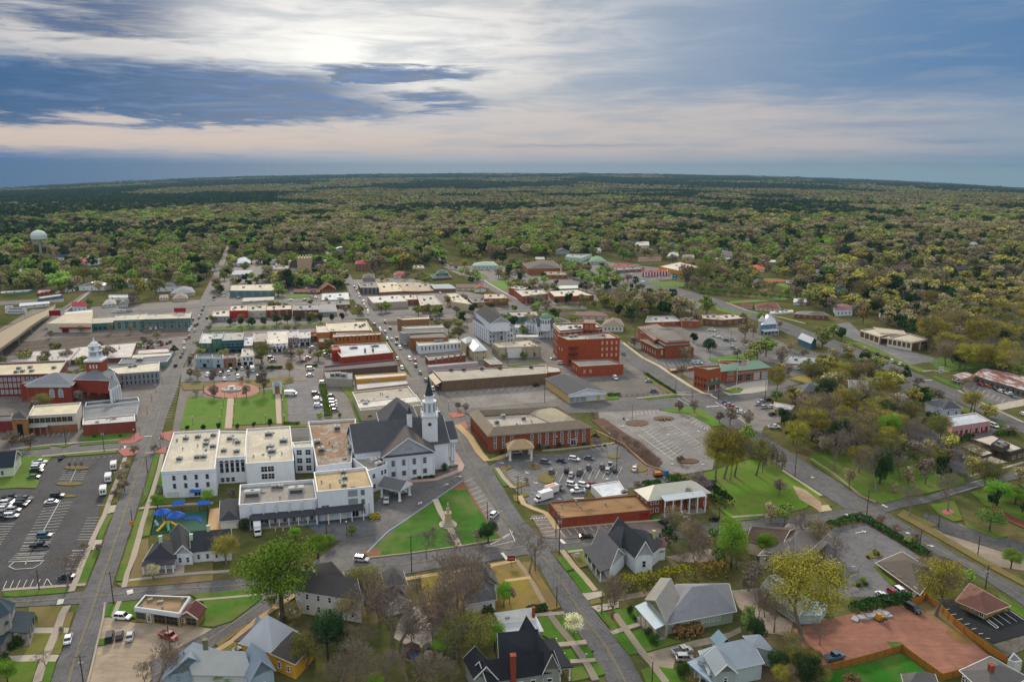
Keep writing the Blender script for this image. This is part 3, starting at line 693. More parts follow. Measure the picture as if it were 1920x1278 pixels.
def Zm(lb,lst,H=4.2,kd_=Jd,group='lamp posts along streets',glow=False):
 if(kd_,H)not in LAMPS:
  m=MB();hd=MB()
  if kd_==Jd:
   m.lt((0,0,0),[(.2,0),(.16,.4),(.08,.6),(.06,H-.3),(.12,H-.25),(.1,H-.15)],8);hd.lt((0,0,H-.15),[(.1,0),(.22,.15),(.26,.35),(.18,.55),(.04,.65)],10)
  elif kd_==H0:m.tu((0,0,0),(0,0,H-.3),.14,.09,8);m.tu((0,0,H-.35),(2.4,0,H+.25),.06,.05,6);hd.box((2.7,0,H+.16),(.8,.32,.16),0,.7)
  elif kd_==J6:m.tu((0,0,0),(0,0,H),.12,.08,8);m.tu((-.6,0,H-.1),(.6,0,H-.1),.05,.05,6);hd.box((-.8,0,H-.1),(.6,.4,.15));hd.box((.8,0,H-.1),(.6,.4,.15))
  LAMPS[(kd_,H)]=(m.mesh(H6,M(A4,'2b2c2d' if kd_!=H0 else '8f9294')),hd.mesh(Ih,M(A4,'d9d6cc' if kd_==Jd else '77797b')))
 pm,hm=LAMPS[(kd_,H)]
 for i,(x,y)in enumerate(lst):
  p=g((x,y));t=Zg('street_lamp',lb,'street lamp',(p.x,p.y,0),.3,group);obj(H6,pm,t);obj(Ih,hm,t)
def wi(pts,n=3,sag=1.2,lb='thin overhead power lines strung between wooden poles'):
 for a,b in zip(pts,pts[1:]):
  m=MB();d=(b-a);d.z=0;d.normalize();nn=V((-d.y,d.x,0))
  for k in rg(n):
   off=nn*((k-(n-1)/2)*1.0);prev=None
   for i in rg(9):
    t=i/8;q=a.lerp(b,t)+off;q.z-=sag*4*t*(1-t)+.3
    if prev is not None:m.tu(prev,q,.03,.03,3)
    prev=q
  o=m.bu('power_line',M(A4,'3b3b3c'));tag(o,lb,'power line','overhead power lines')
def fc(lb,pts,h=1.8,col='8d5d26',kd_=K1,name='wooden_fence',post=2.6):
 W_=[g(p)for p in pts];t=Zg(name,lb,I2,tuple(W_[0]));o0=W_[0];m=MB();npost=0;pts_=[]
 for a,b in zip(W_,W_[1:]):
  d=b-a;L=d.length;e=d/L;rz=mh.atan2(d.y,d.x)
  k=max(1,int(L/post))
  if kd_==K1:c=(a+b)/2-o0;m.box((c.x,c.y,.05),(L,.05,h-.05),rz)
  else:
   c=(a+b)/2-o0
   for z in(.2,h-.15):m.box((c.x,c.y,z),(L,.04,.05),rz)
   for i in rg(int(L/.5)):q=a+e*(i*.5)-o0;m.box((q.x,q.y,.1),(.03,.03,h-.1),rz)
  for i in rg(k+1):pts_.append((a+e*(L*i/k)-o0,rz))
  if kd_==K1:
   for z in(.4,1.0,h-.3):m.box((c.x+e.y*.06,c.y-e.x*.06,z),(L,.06,.1),rz)
 m.bu('panel',M(I2,col),t)
 for q,rz in pts_[:90]:pm=MB();pm.box((q.x+mh.sin(rz)*.1,q.y-mh.cos(rz)*.1,0),(.14,.14,h+.1),rz);pm.bu(H7,M(I2,col),t)
 return t
def fz(me,vals):
 at_=me.attributes.new('v','FLOAT','FACE');at_.data.foreach_set('value',vals)
def cm(name,mat,seed,n,leaf,shape=Da,ncl=16,fill=.35,rx=.42,z0=.3,z1=1.0,flat=1.0):
 """many small leaf faces gathered in clumps; unit height"""
 r=random.Random(seed);vs,fs,val=[],[],[];cl=[]
 zc,hz=(z0+z1)/2,(z1-z0)/2
 for i in rg(ncl):
  while True:
   x,y,z=r.uniform(-1,1),r.uniform(-1,1),r.uniform(-1,1);q=x*x+y*y+z*z
   if .15<q<.75:break
  if shape==H8:k=(1-(z+1)/2*.92);x*=k*1.15;y*=k*1.15
  elif shape==J7:z=abs(z)*1.2-.35
  cr=r.uniform(.26,.46)if shape!=H8 else r.uniform(.16,.4)*(1.25-(z+1)/2)
  x*=.8;y*=.8;z*=.8;cl.append((x*rx,y*rx,zc+z*hz*flat,cr*rx,cr*hz*r.uniform(.7,1.1)*flat if shape!=H8 else cr*hz*.6,r.random()))
 tot=sum(c[3]**2 for c in cl)
 for c in cl:
  for k in rg(int(n*c[3]**2/tot)):
   th,u=r.uniform(0,6.283),r.uniform(-.75,1);s=mh.sqrt(1-u*u);rad=(1-fill)+fill*r.random()+r.gauss(0,.07)
   dx,dy,dz=s*mh.cos(th),s*mh.sin(th),u
   p=V((c[0]+dx*c[3]*rad,c[1]+dy*c[3]*rad,c[2]+dz*c[4]*rad))
   nrm=V((dx+r.gauss(0,.6),dy+r.gauss(0,.6),dz+.3+r.gauss(0,.6))).normalized()
   a=nrm.orthogonal().normalized();a.rotate(Mx.Rotation(r.uniform(0,6.28),3,nrm));b=nrm.cross(a);L=leaf*r.uniform(.6,1.4)
   o=len(vs)
   vs+=[tuple(p+a*L*.7),tuple(p+b*L*.45),tuple(p-a*L*.6),tuple(p-b*L*.5)];fs.append((o,o+1,o+2,o+3));val.append(min(1,max(0,c[5]*.55+r.random()*.45)))
 me=bpy.data.meshes.new(name);me.from_pydata(vs,[],fs);me.materials.append(mat);fz(me,val);return me
def bm_(name,mat,seed,levels=4,spread=.6,trunk=.28,r0=.022,kids=3,up=.25,wide=1.0,twig=True,thin=1.0):
 r=random.Random(seed);m=MB()
 def grow(p,d,L,rad,lv):
  segs=3 if lv<2 else 2;q=p;rad=max(rad,.0024)
  for i in rg(segs):
   d=(d+V((r.gauss(0,.13),r.gauss(0,.13),r.gauss(0,.06)+up*.10*lv))).normalized();q2=q+d*(L/segs);r1=rad*(1-.5*(i+1)/segs)
   m.tu(q,q2,rad*(1-.5*i/segs),r1,6 if lv<2 else 3);q=q2
   if lv>=1 and lv<levels and r.random()<.5:
    dd=d.orthogonal().normalized();dd.rotate(Mx.Rotation(r.uniform(0,6.28),3,d));grow(q,(d*.6+dd*.8).normalized(),L*.5,r1*.55,lv+1)
  if lv<levels:
   k=kids+(1 if lv==0 else 0)
   for i in rg(k):
    dd=d.orthogonal().normalized();dd.rotate(Mx.Rotation(6.28*i/k+r.uniform(-.5,.5),3,d));s_=spread*r.uniform(.6,1.25)
    grow(q,(d+dd*s_*wide).normalized(),L*r.uniform(.6,.85),r1*.72,lv+1)
 grow(V((0,0,0)),V((0,0,1)),trunk,r0,0)
 zt=max(v[2]for v in m.v);k=1/zt;m.v=[(v[0]*k,v[1]*k,v[2]*k)for v in m.v]
 return m.mesh(name,mat)
def lm_(name,mat,seed,h=.62,n=7,rx=.28,r0=.022,base=.28):
 r=random.Random(seed);m=MB();m.tu((0,0,-.02),(0,0,base),r0*1.25,r0,8);m.tu((0,0,base),(r.gauss(0,.02),r.gauss(0,.02),h),r0,r0*.4,6)
 for i in rg(n):
  t=6.28*i/n+r.random();z=base*.8+(h-base)*r.random()*.7;e=(rx*mh.cos(t)*r.uniform(.6,1),rx*mh.sin(t)*r.uniform(.6,1),z+r.uniform(.15,.35));mid=(e[0]*.45,e[1]*.45,z+(e[2]-z)*.6)
  m.tu((0,0,z),mid,r0*.55,r0*.35,5);m.tu(mid,e,r0*.35,r0*.12,5)
 return m.mesh(name,mat)
LEAFCOL=dict(oak='5d7f28',lime='66852e',gold='827c34',olive='6a6b38',haze='7b7150',dark='293f23',pine='24382a',rust='84703c',redbud='77697a',dogwood='c9c9a8',maple='74504a',sage='5a7238',shrub='2d4a18',bare='70675e')
BK=M(H4,'4b4138');BKG=M(H4,'6f665c')
TREES={}
def proto(kd_):
 if kd_ in TREES:return TREES[kd_]
 lm=lambda k:M(Hk,LEAFCOL[k]);out=[]
 for s in rg(3 if kd_ not in(D5,Ce,G0,I7)else 2):
  sd=hash_(kd_)+s*17
  if kd_ in(D0,Bh):c=cm(D1,lm(kd_),sd,11000,.0165,Da,26+s*4,.55,.45,.26);t=lm_(D2,BK,sd)
  elif kd_ in(C1,B2,Dk):c=cm(D1,lm(kd_),sd,12500,.0135,Da,40,.8,.44,.27);t=bm_(D2,BKG,sd,4,.62,.24,.020,3)
  elif kd_==B8:c=cm(D1,lm(kd_),sd,6500,.0115,Da,44,.95,.42,.3);t=bm_(D2,BKG,sd,4,.62,.22,.018,3)
  elif kd_==Ba:c=None;t=bm_(D2,M(H4,'7d7064'),sd,5,.62,.22,.021,3)
  elif kd_ in(B5,Cb):c=cm(D1,lm(kd_),sd,9000,.021,Da,26,.35,.40 if kd_==B5 else .5,.08 if kd_==B5 else 0.0,flat=1.0);t=lm_(D2,BK,sd,.5)
  elif kd_==D6:c=cm(D1,lm(kd_),sd,3600,.030,H8,30,.5,.26,.15);t=lm_(D2,BK,sd,.85,3,.1)
  elif kd_==Ce:c=cm(D1,lm(kd_),sd,3600,.022,Da,26,.8,.48,.2);t=bm_(D2,BKG,sd,4,.7,.15,.02,3)
  elif kd_==D5:c=cm(D1,lm(kd_),sd,3000,.026,Da,24,.8,.48,.25);t=bm_(D2,BKG,sd,3,.7,.2,.02,3)
  elif kd_==G0:c=cm(D1,lm(kd_),sd,1500,.026,Da,16,.8,.42,.25);t=bm_(D2,BKG,sd,4,.5,.2,.02,3)
  elif kd_==I7:c=cm(D1,lm(kd_),sd,5200,.030,J7,26,.5,.62,.15);t=lm_(D2,BK,sd,.5)
  out.append((c,t))
 TREES[kd_]=out;return out
def hash_(s):return sum(ord(c)*(i+3)for i,c in enumerate(s))%9973
TNAME=dict(oak=('oak_tree','leafy green tree'),lime=(I8,'bright lime green tree'),gold=(Dd,'golden green budding tree'),olive=(Dd,'olive green budding tree'),haze=(Dd,'brownish tree barely in leaf'),bare=('bare_tree','leafless grey branched tree'),dark=('evergreen_tree','dark round evergreen tree'),pine=('pine_tree','dark narrow evergreen pine'),rust=(Dd,'rusty orange budding tree'),redbud=('redbud_tree','purple blossoming tree'),dogwood=('dogwood_tree','white blossoming tree'),maple=('maple_tree','small reddish budding tree'),sage=(I8,'wide low grey green tree'),shrub=(Cb,'clipped dark green shrub'))
TL=[]
def Zt(kd_,lst,near=None):
 """(x, ybase, ytop[, wide]) in picture points; heights follow from picture"""
 for e in lst:
  q=fu((e[0],e[1]));p=at(*q);H=zof(p,fu((e[0],e[2]))[1]);TL.append((kd_,p.x,p.y,H,e[3]if len(e)>3 else 1.0,near))
def plant_tree(kd_,x,y,H,wide,near,i):
 r=random.Random(i*31+5);c,t=proto(kd_)[i%len(proto(kd_))];nm,words=TNAME[kd_]
 lab=f"{words} {near}" if near else words
 rt=Zg(nm,lab,Cb if kd_==Cb else 'tree',(x,y,0),r.uniform(0,6.28),('shrubs' if kd_==Cb else 'trees')+' of the town');rt.scale=(H*wide*r.uniform(.94,1.06),H*wide*r.uniform(.94,1.06),H)
 obj(D2,t,rt)
 if c:obj(D1,c,rt)
 rt[Je]='' if near else '1'
 return rt
def Zh(lb,pts,w=1.2,h=1.2,col='2c4a1c',mark_=None,seed=3,name='hedge',dens=26):
 r=random.Random(seed);W_=[g(p)for p in pts];vs,fs,val=[],[],[];o0=W_[0]
 for a,b in zip(W_,W_[1:]):
  d=b-a;L=d.length;e=d/L;n_=V((-e.y,e.x,0))
  for i in rg(int(L*dens*max(w,1)*1.1)):
   s_,t_,z=r.uniform(-.3,L+.3),r.uniform(-1,1),r.uniform(.05,1);hh=h*(.85+.3*noise.noise(V((s_*.3,0,seed))))
   if abs(t_)<.75 and z<.8:z=r.uniform(.85,1)
   p=a+e*s_+n_*t_*w/2*(1.05-.25*z)-o0;p.z=z*hh;nr=V((r.gauss(0,1),r.gauss(0,1),r.gauss(0,1)+1)).normalized();A=nr.orthogonal().normalized();A.rotate(Mx.Rotation(r.uniform(0,6.28),3,nr));B=nr.cross(A);l=r.uniform(.22,.42)
   o=len(vs);vs+=[tuple(p+A*l),tuple(p+B*l),tuple(p-A*l),tuple(p-B*l)];fs.append((o,o+1,o+2,o+3));val.append(r.random())
 me=bpy.data.meshes.new(name);me.from_pydata(vs,[],fs);me.materials.append(M(Hk,col));fz(me,val)
 o=obj(name,me,None,tuple(o0));tag(o,lb,'hedge');return o
ASP,ASL,ASD,CON=(Ai,'7b7a7a'),(Ai,'827e79'),(Ai,'505256'),(Aa,'a79e90')
F()
for nm,lab,mt,pts in((Bf,'grey paved ground of downtown block around park and church',ASL,[(318,835),(345,690),(392,580),(640,560),(700,650),(880,792),(760,800),(600,822)]),(Bf,'grey paved ground around brick blocks right of main street',ASL,[(640,525),(760,520),(1000,575),(1170,640),(1275,742),(1080,765),(885,795),(740,605)]),(Bf,'pale paved ground between far downtown shop rows',ASL,[(398,560),(425,490),(520,486),(640,560),(660,600),(500,612),(395,600)]),(Bf,'grey paved ground around red brick courthouse',ASL,[(-40,845),(-40,655),(150,640),(365,615),(340,700),(275,838),(130,846)]),(Bf,'pale paved ground around fire station and offices',ASL,[(1175,642),(1230,610),(1420,615),(1480,650),(1560,700),(1445,735),(1305,742)]),(Bf,'grey paved ground near overpass and depot row',ASL,[(-40,640),(60,580),(180,575),(400,560),(390,622),(140,640)]),(Bf,'pale paved ground of far shopping strip',ASL,[(830,500),(1140,492),(1330,560),(1300,585),(1180,560),(985,575)])):
 Zs(nm,lab,mt,pts,0)
Zs(Bf,'pale pavement strip along right side of main street',ASL,[(655,520),(700,558),(800,640),(905,798),(835,800),(735,650)],0)
ro('dark railway ballast strip crossing behind courthouse',[(-40,652,672),(60,640,662),(150,628,650),(250,622,640),(400,613,624),(560,609,617),(700,603,611),(860,597,606),(1000,590,598),(1150,579,588)],K2,(Cd,'5b5148'),False,'railway')
for k,(lab,off)in enumerate((('steel rails of nearer railway track',.35),('steel rails of farther railway track',.7))):
 m=MB();rp=[(-40,652,672),(150,628,650),(250,622,640),(400,613,624),(700,603,611),(1000,590,598),(1150,579,588)]
 for dz in(-.05,.05):
  for a,b in zip(rp,rp[1:]):
   p,q=g((a[0],a[1]+(a[2]-a[1])*(off+dz)),.15),g((b[0],b[1]+(b[2]-b[1])*(off+dz)),.15);m.tu(p,q,.1,.1,4)
 o=m.bu('railway_track',M(A4,'3a2f2a'));tag(o,lab,'railway track',kd_=C4)
ro('wide left street running away past park',[(1300,88,158),(1239,109,170),(1191,128,185),(1155,141,197),(1117,156,207),(1085,168,214),(1050,183,226),(1000,200,243),(954,216,257),(910,232,270),(867,250,284),(834,262,296),(817,270,302),(776,282,314),(732,300,331),(689,322,343),(645,343,365),(607,366,388),(570,371,391),(552,381,401),(520,397,411),(498,408,420),(480,417,427),(460,424,430)])
ro('main street of worn asphalt running away through downtown',[(1300,1151,1217),(1217,1105,1173),(1152,1061,1119),(1109,1036,1092),(1065,1012,1056),(1040,990,1035),(1010,945,1015),(976,915,982),(945,893,961),(915,876,944),(878,860,921),(850,845,900),(804,834,879),(776,822,848),(732,800,832),(700,782,812),(667,757,789),(645,738,766),(623,716,745),(591,684,708),(552,656,682),(520,641,659),(504,634,647),(487,620,630),(465,605,615),(450,596,602)])
ro('near cross street passing church lawn and brick shop',[(-30,1122,1141),(33,1120,1138),(109,1114,1134),(217,1102,1129),(326,1092,1115),(400,1089,1113),(434,1087,1111),(500,1080,1106),(600,1062,1090),(700,1046,1076),(760,1041,1076),(847,1028,1061),(912,1021,1053),(985,1010,1040),(1064,1008,1031),(1160,997,1019),(1300,985,1008),(1379,976,998),(1423,972,993),(1520,965,986),(1585,954,976),(1650,940,964),(1694,935,951),(1737,930,943),(1803,908,924),(1846,897,911),(1890,886,902),(1960,870,886)],K2)
ro('diagonal street entering at bottom left beside tan garage',[((280,1240),(290,1300)),((322,1222),(340,1270)),((400,1178),(400,1212)),((445,1146),(440,1184)),((493,1113),(505,1143)),((530,1096),(560,1115)),((600,1060),(640,1082))],'p')
ro('quiet cross street between parking lot and brick shops',[(-30,850,860),(30,846,859),(130,839,851),(217,831,844),(285,826,841),(330,823,838),(450,816,830),(545,804,822),(700,797,812),(860,784,797),(1000,768,782),(1075,757,775),(1160,752,771),(1266,745,766),(1330,743,760),(1388,741,753),(1440,732,744),(1480,722,735)],K2)
ro('main right hand road running diagonally past brick fire station',[((1110,610),(1096,618)),((1166,643),(1150,655)),((1200,664),(1164,668)),((1244,689),(1212,703)),((1301,728),(1270,738)),((1340,752),(1314,768)),((1407,800),(1357,797)),((1466,838),(1427,847)),((1520,872),(1475,883)),((1560,896),(1540,925)),((1613,932),(1583,953)),((1668,965),(1624,975)),((1737,1006),(1716,1026)),((1824,1056),(1800,1056)),((1920,1104),(1920,1136)),((1990,1140),(1990,1180))],'p')
ro('broad highway curving along right side of town',[((1140,500),(1140,511)),((1170,513),(1168,522)),((1212,524),(1200,534)),((1262,539),(1227,544)),((1327,554),(1301,562)),((1366,568),(1342,575)),((1412,584),(1401,595)),((1466,601),(1440,610)),((1515,620),(1480,628)),((1563,637),(1540,647)),((1629,663),(1607,673)),((1679,684),(1661,695)),((1737,707),(1716,722)),((1814,740),(1770,743)),((1868,765),(1824,767)),((1920,789),(1890,799)),((1990,822),(1960,832))],'p')
ro('far cross street behind depot row',[(215,586,593),(300,578,587),(380,567,575),(500,563,569),(600,558,564),(690,555,561),(760,551,556)],K2)
ro('far cross street beside corner brick shops',[(640,592,599),(690,589,597),(780,583,590),(900,578,584),(1000,572,578),(1100,574,580)],K2)
ro('far street climbing away to left of long lawn',[(576,978,1003),(552,938,962),(530,906,930),(509,867,882),(498,838,853),(485,820,830),(470,806,813)],centre=False)
ro('street between courthouse block and parking court in front of shop row',[(340,690,714),(450,687,713),(520,683,692),(600,680,689),(640,679,688)],K2,ASL,False)
ro('road from overpass running off behind houses',[((98,590),(80,600)),((174,539),(152,563)),((210,520),(196,532)),((240,495),(226,504)),((262,470),(254,472)),((300,452),(292,455))],'p')
ro('street at far left beyond car lot',[(120,560,566),(60,562,569),(-20,566,574)][::-1],K2,centre=False)
ro('right side street joining highway beside blue cottage',[(1340,650,656),(1420,652,660),(1480,655,668),(1540,662,674),(1580,655,668)],K2,centre=False)
ro('straight distant road climbing wooded rise at right',[(444,1721,1729),(430,1720,1727),(415,1719,1725),(398,1718,1722)],centre=False,foot_=False)
ro('driveway lane of church drop off curving to street',[((580,1060),(640,1082)),((630,1022),(692,1030)),((690,985),(735,1000)),((735,950),(790,962)),((765,915),(830,930)),((800,893),(862,905)),((866,873),(895,900))],'p',ASP,False)
ro('street between rows beside overpass foot',[(85,600,640),(110,590,622),(160,578,600),(220,580,594)],K2,ASP,False)
ro('right frontage lane leading down to bank corner',[((1735,960),(1725,975)),((1800,985),(1770,1000)),((1850,1000),(1835,1020)),((1960,1030),(1960,1060))],'p',(Ai,'6a6a6a'),False)
Zs(Ad,'large dark asphalt parking lot with white stall lines at left',ASD,[(-40,1108),(132,1096),(174,1000),(208,885),(232,850),(100,860),(70,872),(-40,900)],1)
O(1140,780)
Zs(Ad,'worn grey empty parking lot with brown planting beds',(Ai,'9a9894'),[(-90,-60),(600,-70),(860,60),(960,200),(900,460),(600,510),(380,440),(100,240),(-60,100)],1)
O(760,780)
Zs(Ad,'busy lot with cars behind brick office building',(Ai,'7d7e80'),[(700,450),(900,320),(1330,330),(1830,240),(2000,330),(2300,560),(1830,640),(1600,560),(1550,690),(1230,760),(1080,770),(930,620)],1)
Zs(Ad,'church side entrance drive of patched grey asphalt',(Ai,'76787b'),[(-170,650),(60,580),(480,480),(500,560),(400,640),(0,900),(-300,1060),(-700,1080),(-880,900),(-880,860),(-560,860),(-300,800)],1)
Zs(Ad,'brown grey striped parking strip before red brick shop',(Ai,'8b8078'),[(1080,860),(1220,850),(1320,980),(1839,930),(2250,900),(2220,1010),(1400,1060),(1190,1050)],3)
Zs(Ad,'angled parking bays along triangular church lawn',(Ai,'85827e'),[(480,560),(560,510),(740,760),(960,1080),(900,1160),(660,1120),(830,1060),(700,900)],3)
O(380,580)
Zs(Ad,'park side parking lot with a white trailer',(Ai,'7f8084'),[(715,640),(990,620),(1050,930),(740,980)],1)
Zs(Ad,'narrow curved parking drive behind yellow walled shop',(Ai,'86827c'),[(1020,690),(1160,670),(1250,760),(1320,935),(1090,940)],1)
Zs(Ad,'parking court with cars in front of shop row',(Ai,'83858a'),[(-180,540),(650,540),(650,600),(400,610),(0,625),(-190,630)],3)
Zs(Ad,'cobbled rear parking court among downtown shops',(Ai,'82797a'),[(600,360),(1020,330),(1100,480),(980,495),(790,490),(640,470)],1)
Zs(Ad,'short paved lane leading from park to shops',(Ai,'85807c'),[(790,490),(890,490),(900,615),(785,620)],2)
O(760,580)
Zs(Ad,'bleached empty parking lot in front of long low shop',(Ai,'98948e'),[(320,705),(1200,650),(1340,760),(1200,800),(600,850),(520,850),(440,810)],1)
Zs(Ad,'paved yard beside tall brick block',(Ai,'8b877f'),[(620,470),(700,350),(800,430),(1150,430),(1280,330),(1310,440),(1400,520),(1150,480),(870,480)],1)
O(1140,580)
Zs(Ad,'fenced dealer style yard with curved tyre tracks',(Ai,'7b7770'),[(-300,640),(80,560),(300,590),(500,700),(240,750),(-200,730)],1)
Zs(Ad,'office parking lot beside two tiered brick building',(Ai,'8d8d8c'),[(740,200),(1000,190),(1260,300),(1190,370),(860,420),(900,470),(730,500),(480,480),(440,430),(740,400)],1)
Zs(Ad,'pale concrete apron before fire station bays',(Aa,'a39d93'),[(970,700),(1160,630),(1380,600),(1370,710),(1040,740)],1)
Zs(Ad,'gravel lot of parked cars beside cream garage',(Ai,'96918c'),[(920,790),(1100,760),(1400,770),(1430,900),(1560,950),(1350,1010),(1300,1100),(1200,1010)],1)
Zs(Ad,'paved forecourt beside tan roofed clinic',(Ai,'90908f'),[(1400,440),(1500,520),(1750,560),(1839,420),(1839,370),(1480,390)],1)
O(1520,580)
Zs(Ad,'parking lot of columned office along highway',(Ai,'8b8c8e'),[(190,130),(330,110),(430,200),(680,310),(1010,400),(1150,450),(980,460),(860,480),(560,340),(220,200)],1)
Zs(Ad,'cracked lot with parked cars before tin roofed shops',(Ai,'85827f'),[(1290,640),(1400,620),(1839,760),(1700,800),(1560,820),(1330,720)],1)
Zs(Ad,'dark lot behind trees near pink wall shop',(Ai,'6f7074'),[(750,1030),(900,1000),(1100,1060),(1240,1100),(1560,1020),(1650,1050),(1260,1150),(1000,1250),(700,1180)],1)
O(1520,780)
Zs(Ad,'dark drive lanes under bank drive through',(Ai,'67686b'),[(1060,290),(1330,250),(1440,420),(1560,440),(1350,480),(1330,520),(1150,450)],1)
Zs(Ad,'empty asphalt lot enclosed by clipped hedge',(Ai,'807f82'),[(140,970),(470,920),(800,1110),(950,1230),(560,1250),(560,1280),(860,1500),(600,1560),(350,1560),(180,1600),(120,1300)],1)
Zs(Ad,'abandoned patchy lot with sandy stains at right',(Cd,'8f8474'),[(1030,960),(1290,930),(1660,1090),(1839,1150),(1839,1330),(1560,1290)],1)
O(1520,1000)
Zs(Ad,'fresh black asphalt lot beside wooden fence',(Ai,'2a2c31'),[(1090,560),(1230,570),(1500,750),(1720,660),(1839,730),(1839,870),(1570,950),(1280,780)],2)
Zs(Ad,'gravelly grey strip at right edge',(Ai,'77736c'),[(1570,955),(1839,880),(1839,1000),(1700,1060)],1)
O(0,1000)
Zs('forecourt','stained tan concrete forecourt of garage',(Cd,'9c8d7a'),[(890,720),(980,720),(1150,770),(1350,770),(1700,800),(1839,820),(1560,1000),(1400,1120),(1280,1290),(740,1290),(830,990)],1)
O(0,780)
for i in rg(10):Zn((497+i*52,362+30-i*5),(480+i*52,362+62-i*6)if False else(480+i*52,400-i*5-2))
Zn((655,465),(605,572))
for i in rg(5):t=i/4;Zn((540-t*30,490+t*60),(752-t*32,478+t*72))
Zn((522,728),(220,1275),.2)
for i in rg(16):
 t=i/15;Zn((385-t*210,775+t*370),(625-t*215,742+t*400))
for i in rg(5):
 t=i/4;Zn((140-t*70,1180+t*70+10),(420-t*70,1165+t*75+6))
for i in rg(9):t=i/8;Zn((750-t*82,882+t*186),(868-t*80,878+t*190))
for i in rg(4):t=i/3;Zn((622-t*35,1168+t*60),(740-t*30,1163+t*60))
for i in rg(9):t=i/8;Zn((-10,930+t*190),(130-t*120,932+t*170))
Zn((835,772),(910,770))
O(0,1000)
Zn((218,272),(330,60),.2)
for i in rg(7):t=i/6;Zn((60+t*345,412-t*18),(28+t*345,482-t*20))
Zn((410,395),(450,455));Zn((485,390),(520,388))
for i in rg(8):t=i/7;Zn((235-t*105,15+t*235),(470-t*105,0+t*240))
for i in rg(12):
 for(a,b)in(((78,290),(130,312)),((130,312),(290,302)),((290,302),(345,270)),((345,270),(380,235)),((380,235),(120,250)),((120,250),(78,290))):
  if i==0:Zn(a,b,.2)
for i in rg(6):t=i/5;Zn((620-t*60,150+t*200),(735-t*60,148+t*200))
Zn((1118,475+15),(1130,475+50)if False else(1125,525),1.6);Zn((515,615),(530,570),1.6)
O(760,780)
for i in rg(9):t=i/8;Zn((588-t*90+i*36,540+i*42)if False else(500+14*i*1.6,572+i*37),(588+i*23,540+i*36))
for i in rg(7):Zn((870+i*14,490+i*17),(960+i*14,460+i*17))
for i in rg(5):Zn((1165+i*88,440-i*14),(1120+i*88,405-i*14))
for i in rg(6):Zn((1600+i*50,265+i*12-60),(1660+i*50,300+i*12-60))
for i in rg(10):Zn((1310+i*62,480-i*4),(1265+i*62,575-i*5))
for i in rg(8):Zn((1370+i*62,1040-i*12),(1340+i*62-10,985-i*9))
for i in rg(7):Zn((1090+i*24,882-i*2),(1078+i*24,892-i*2),.3)
for i in rg(5):Zn((1110+i*26,905+i*33),(1240+i*16,900+i*30))
for i in rg(8):Zn((700+i*30,1120-i*14+10),(820+i*16,1060-i*10))
Zn((700,1135),(940,1080),.2);Zn((900,980),(945,1080),.2);Zn((1335,1065),(1375,1105),1.2);Zn((832,1182),(878,1240),1.0)
ar((420,525),(490,521));ar((330,600),(375,585));ar((108,765),(142,742));ar((1100,574),(1146,584));ar((1035,478),(1058,500));ar((800,405),(855,408));ar((1030,388),(1100,384));ar((1300,720),(1350,716));ar((1712,546),(1760,545));Zn((1450,714),(1540,708),.8)
Zn((1085,655),(1160,690));Zn((1140,645),(1200,672));Zn((1040,668),(1085,700))
O(380,780)
for i in rg(3):Zn((625+i*66,925),(628+i*66,995))
sheetb=[(755,920,840,955),(885,915,960,950),(975,915,1030,950),(580,925,600,960)]
for k,(a,b,c,d)in enumerate(sheetb[:3]):Zs('parking_bay','faded blue painted disabled bay behind white annex, number %s from left'%('one','two','three')[k],(A4,'2f5f86'),[(a,b),(c,b),(c-8,d),(a-8,d)],5)
O(1140,780)
Zn((255,85),(600,345),.2);Zn((130,30+20),(560,385),.25)if False else Zn((265,165),(565,385),.25);Zn((480,30),(815,250),.2)
for i in rg(12):t=i/11;Zn((280+t*300,130+t*220),(370+t*290,90+t*215))
for i in rg(11):t=i/10;Zn((250+t*280,150+t*230)if i>3 else(290+t*280,120+t*230),(330+t*280,118+t*230))
for i in rg(11):t=i/10;Zn((440+t*310,75+t*205),(540+t*280,55+t*195))
for i in rg(6):Zn((640+i*38,25+i*18),(700+i*32,0+i*19));Zn((715+i*28,60+i*12+10),(765+i*18,30+i*13+10))
for x,y in((150,30),(110,85),(230,420),(505,158),(765,130),(425,478),(540,410),(803,415)):ar((x,y),(x+28,y+10))
O(1140,580)
for i in rg(8):Zn((470+i*38,445-i*0+10),(500+i*38,490))
for i in rg(7):Zn((230+i*35,915-i*3),(215+i*35,890-i*3))
Zn((605,720),(718,742),.3);Zn((600,770),(715,835),.3);Zn((640,760),(735,820),.25);Zn((590,715),(715,712),.3);Zn((600,745),(800,730),.25)
Zn((885,742),(940,770),1.0);Zn((845,842),(955,836),1.0)
O(760,580)
for i in rg(12):Zn((415+i*58,735-i*4),(440+i*58,712-i*4))
for i in rg(3):Zn((1595+i*45,1190-i*8),(1635+i*45,1225-i*8))
Zn((370,1028),(438,1022),.8);Zn((480,770),(520,805),.2)
O(380,580)
for i in rg(9):Zn((795+i*10,508),(802+i*10,506),.5);
for i in rg(5):Zn((850+i*12,1010),(858+i*12,1008),.5)
for i in rg(12):Zn((735+i*1.0,660+i*24),(775,658+i*24));Zn((950+i*4,648+i*22),(1010+i*4,646+i*22))
O(1520,580)
for i in rg(14):Zn((270+i*32,215+i*13.5),(310+i*32,212+i*13.5))
for i in rg(11):Zn((600+i*22,350+i*11),(640+i*22,345+i*11))
for i in rg(9):Zn((1420+i*42,660+i*19),(1390+i*42,690+i*20))
Zn((970,612),(1048,612),.8);ar((730,532),(775,528));Zn((385,165),(380,165))
O(1520,780)
Zn((300,845),(338,870),1.0);Zn((615,765),(660,790),1.0);ar((0,530),(35,535));ar((815,1005),(860,1018));ar((1000,1115),(1070,1128));ar((385,1012),(480,995))
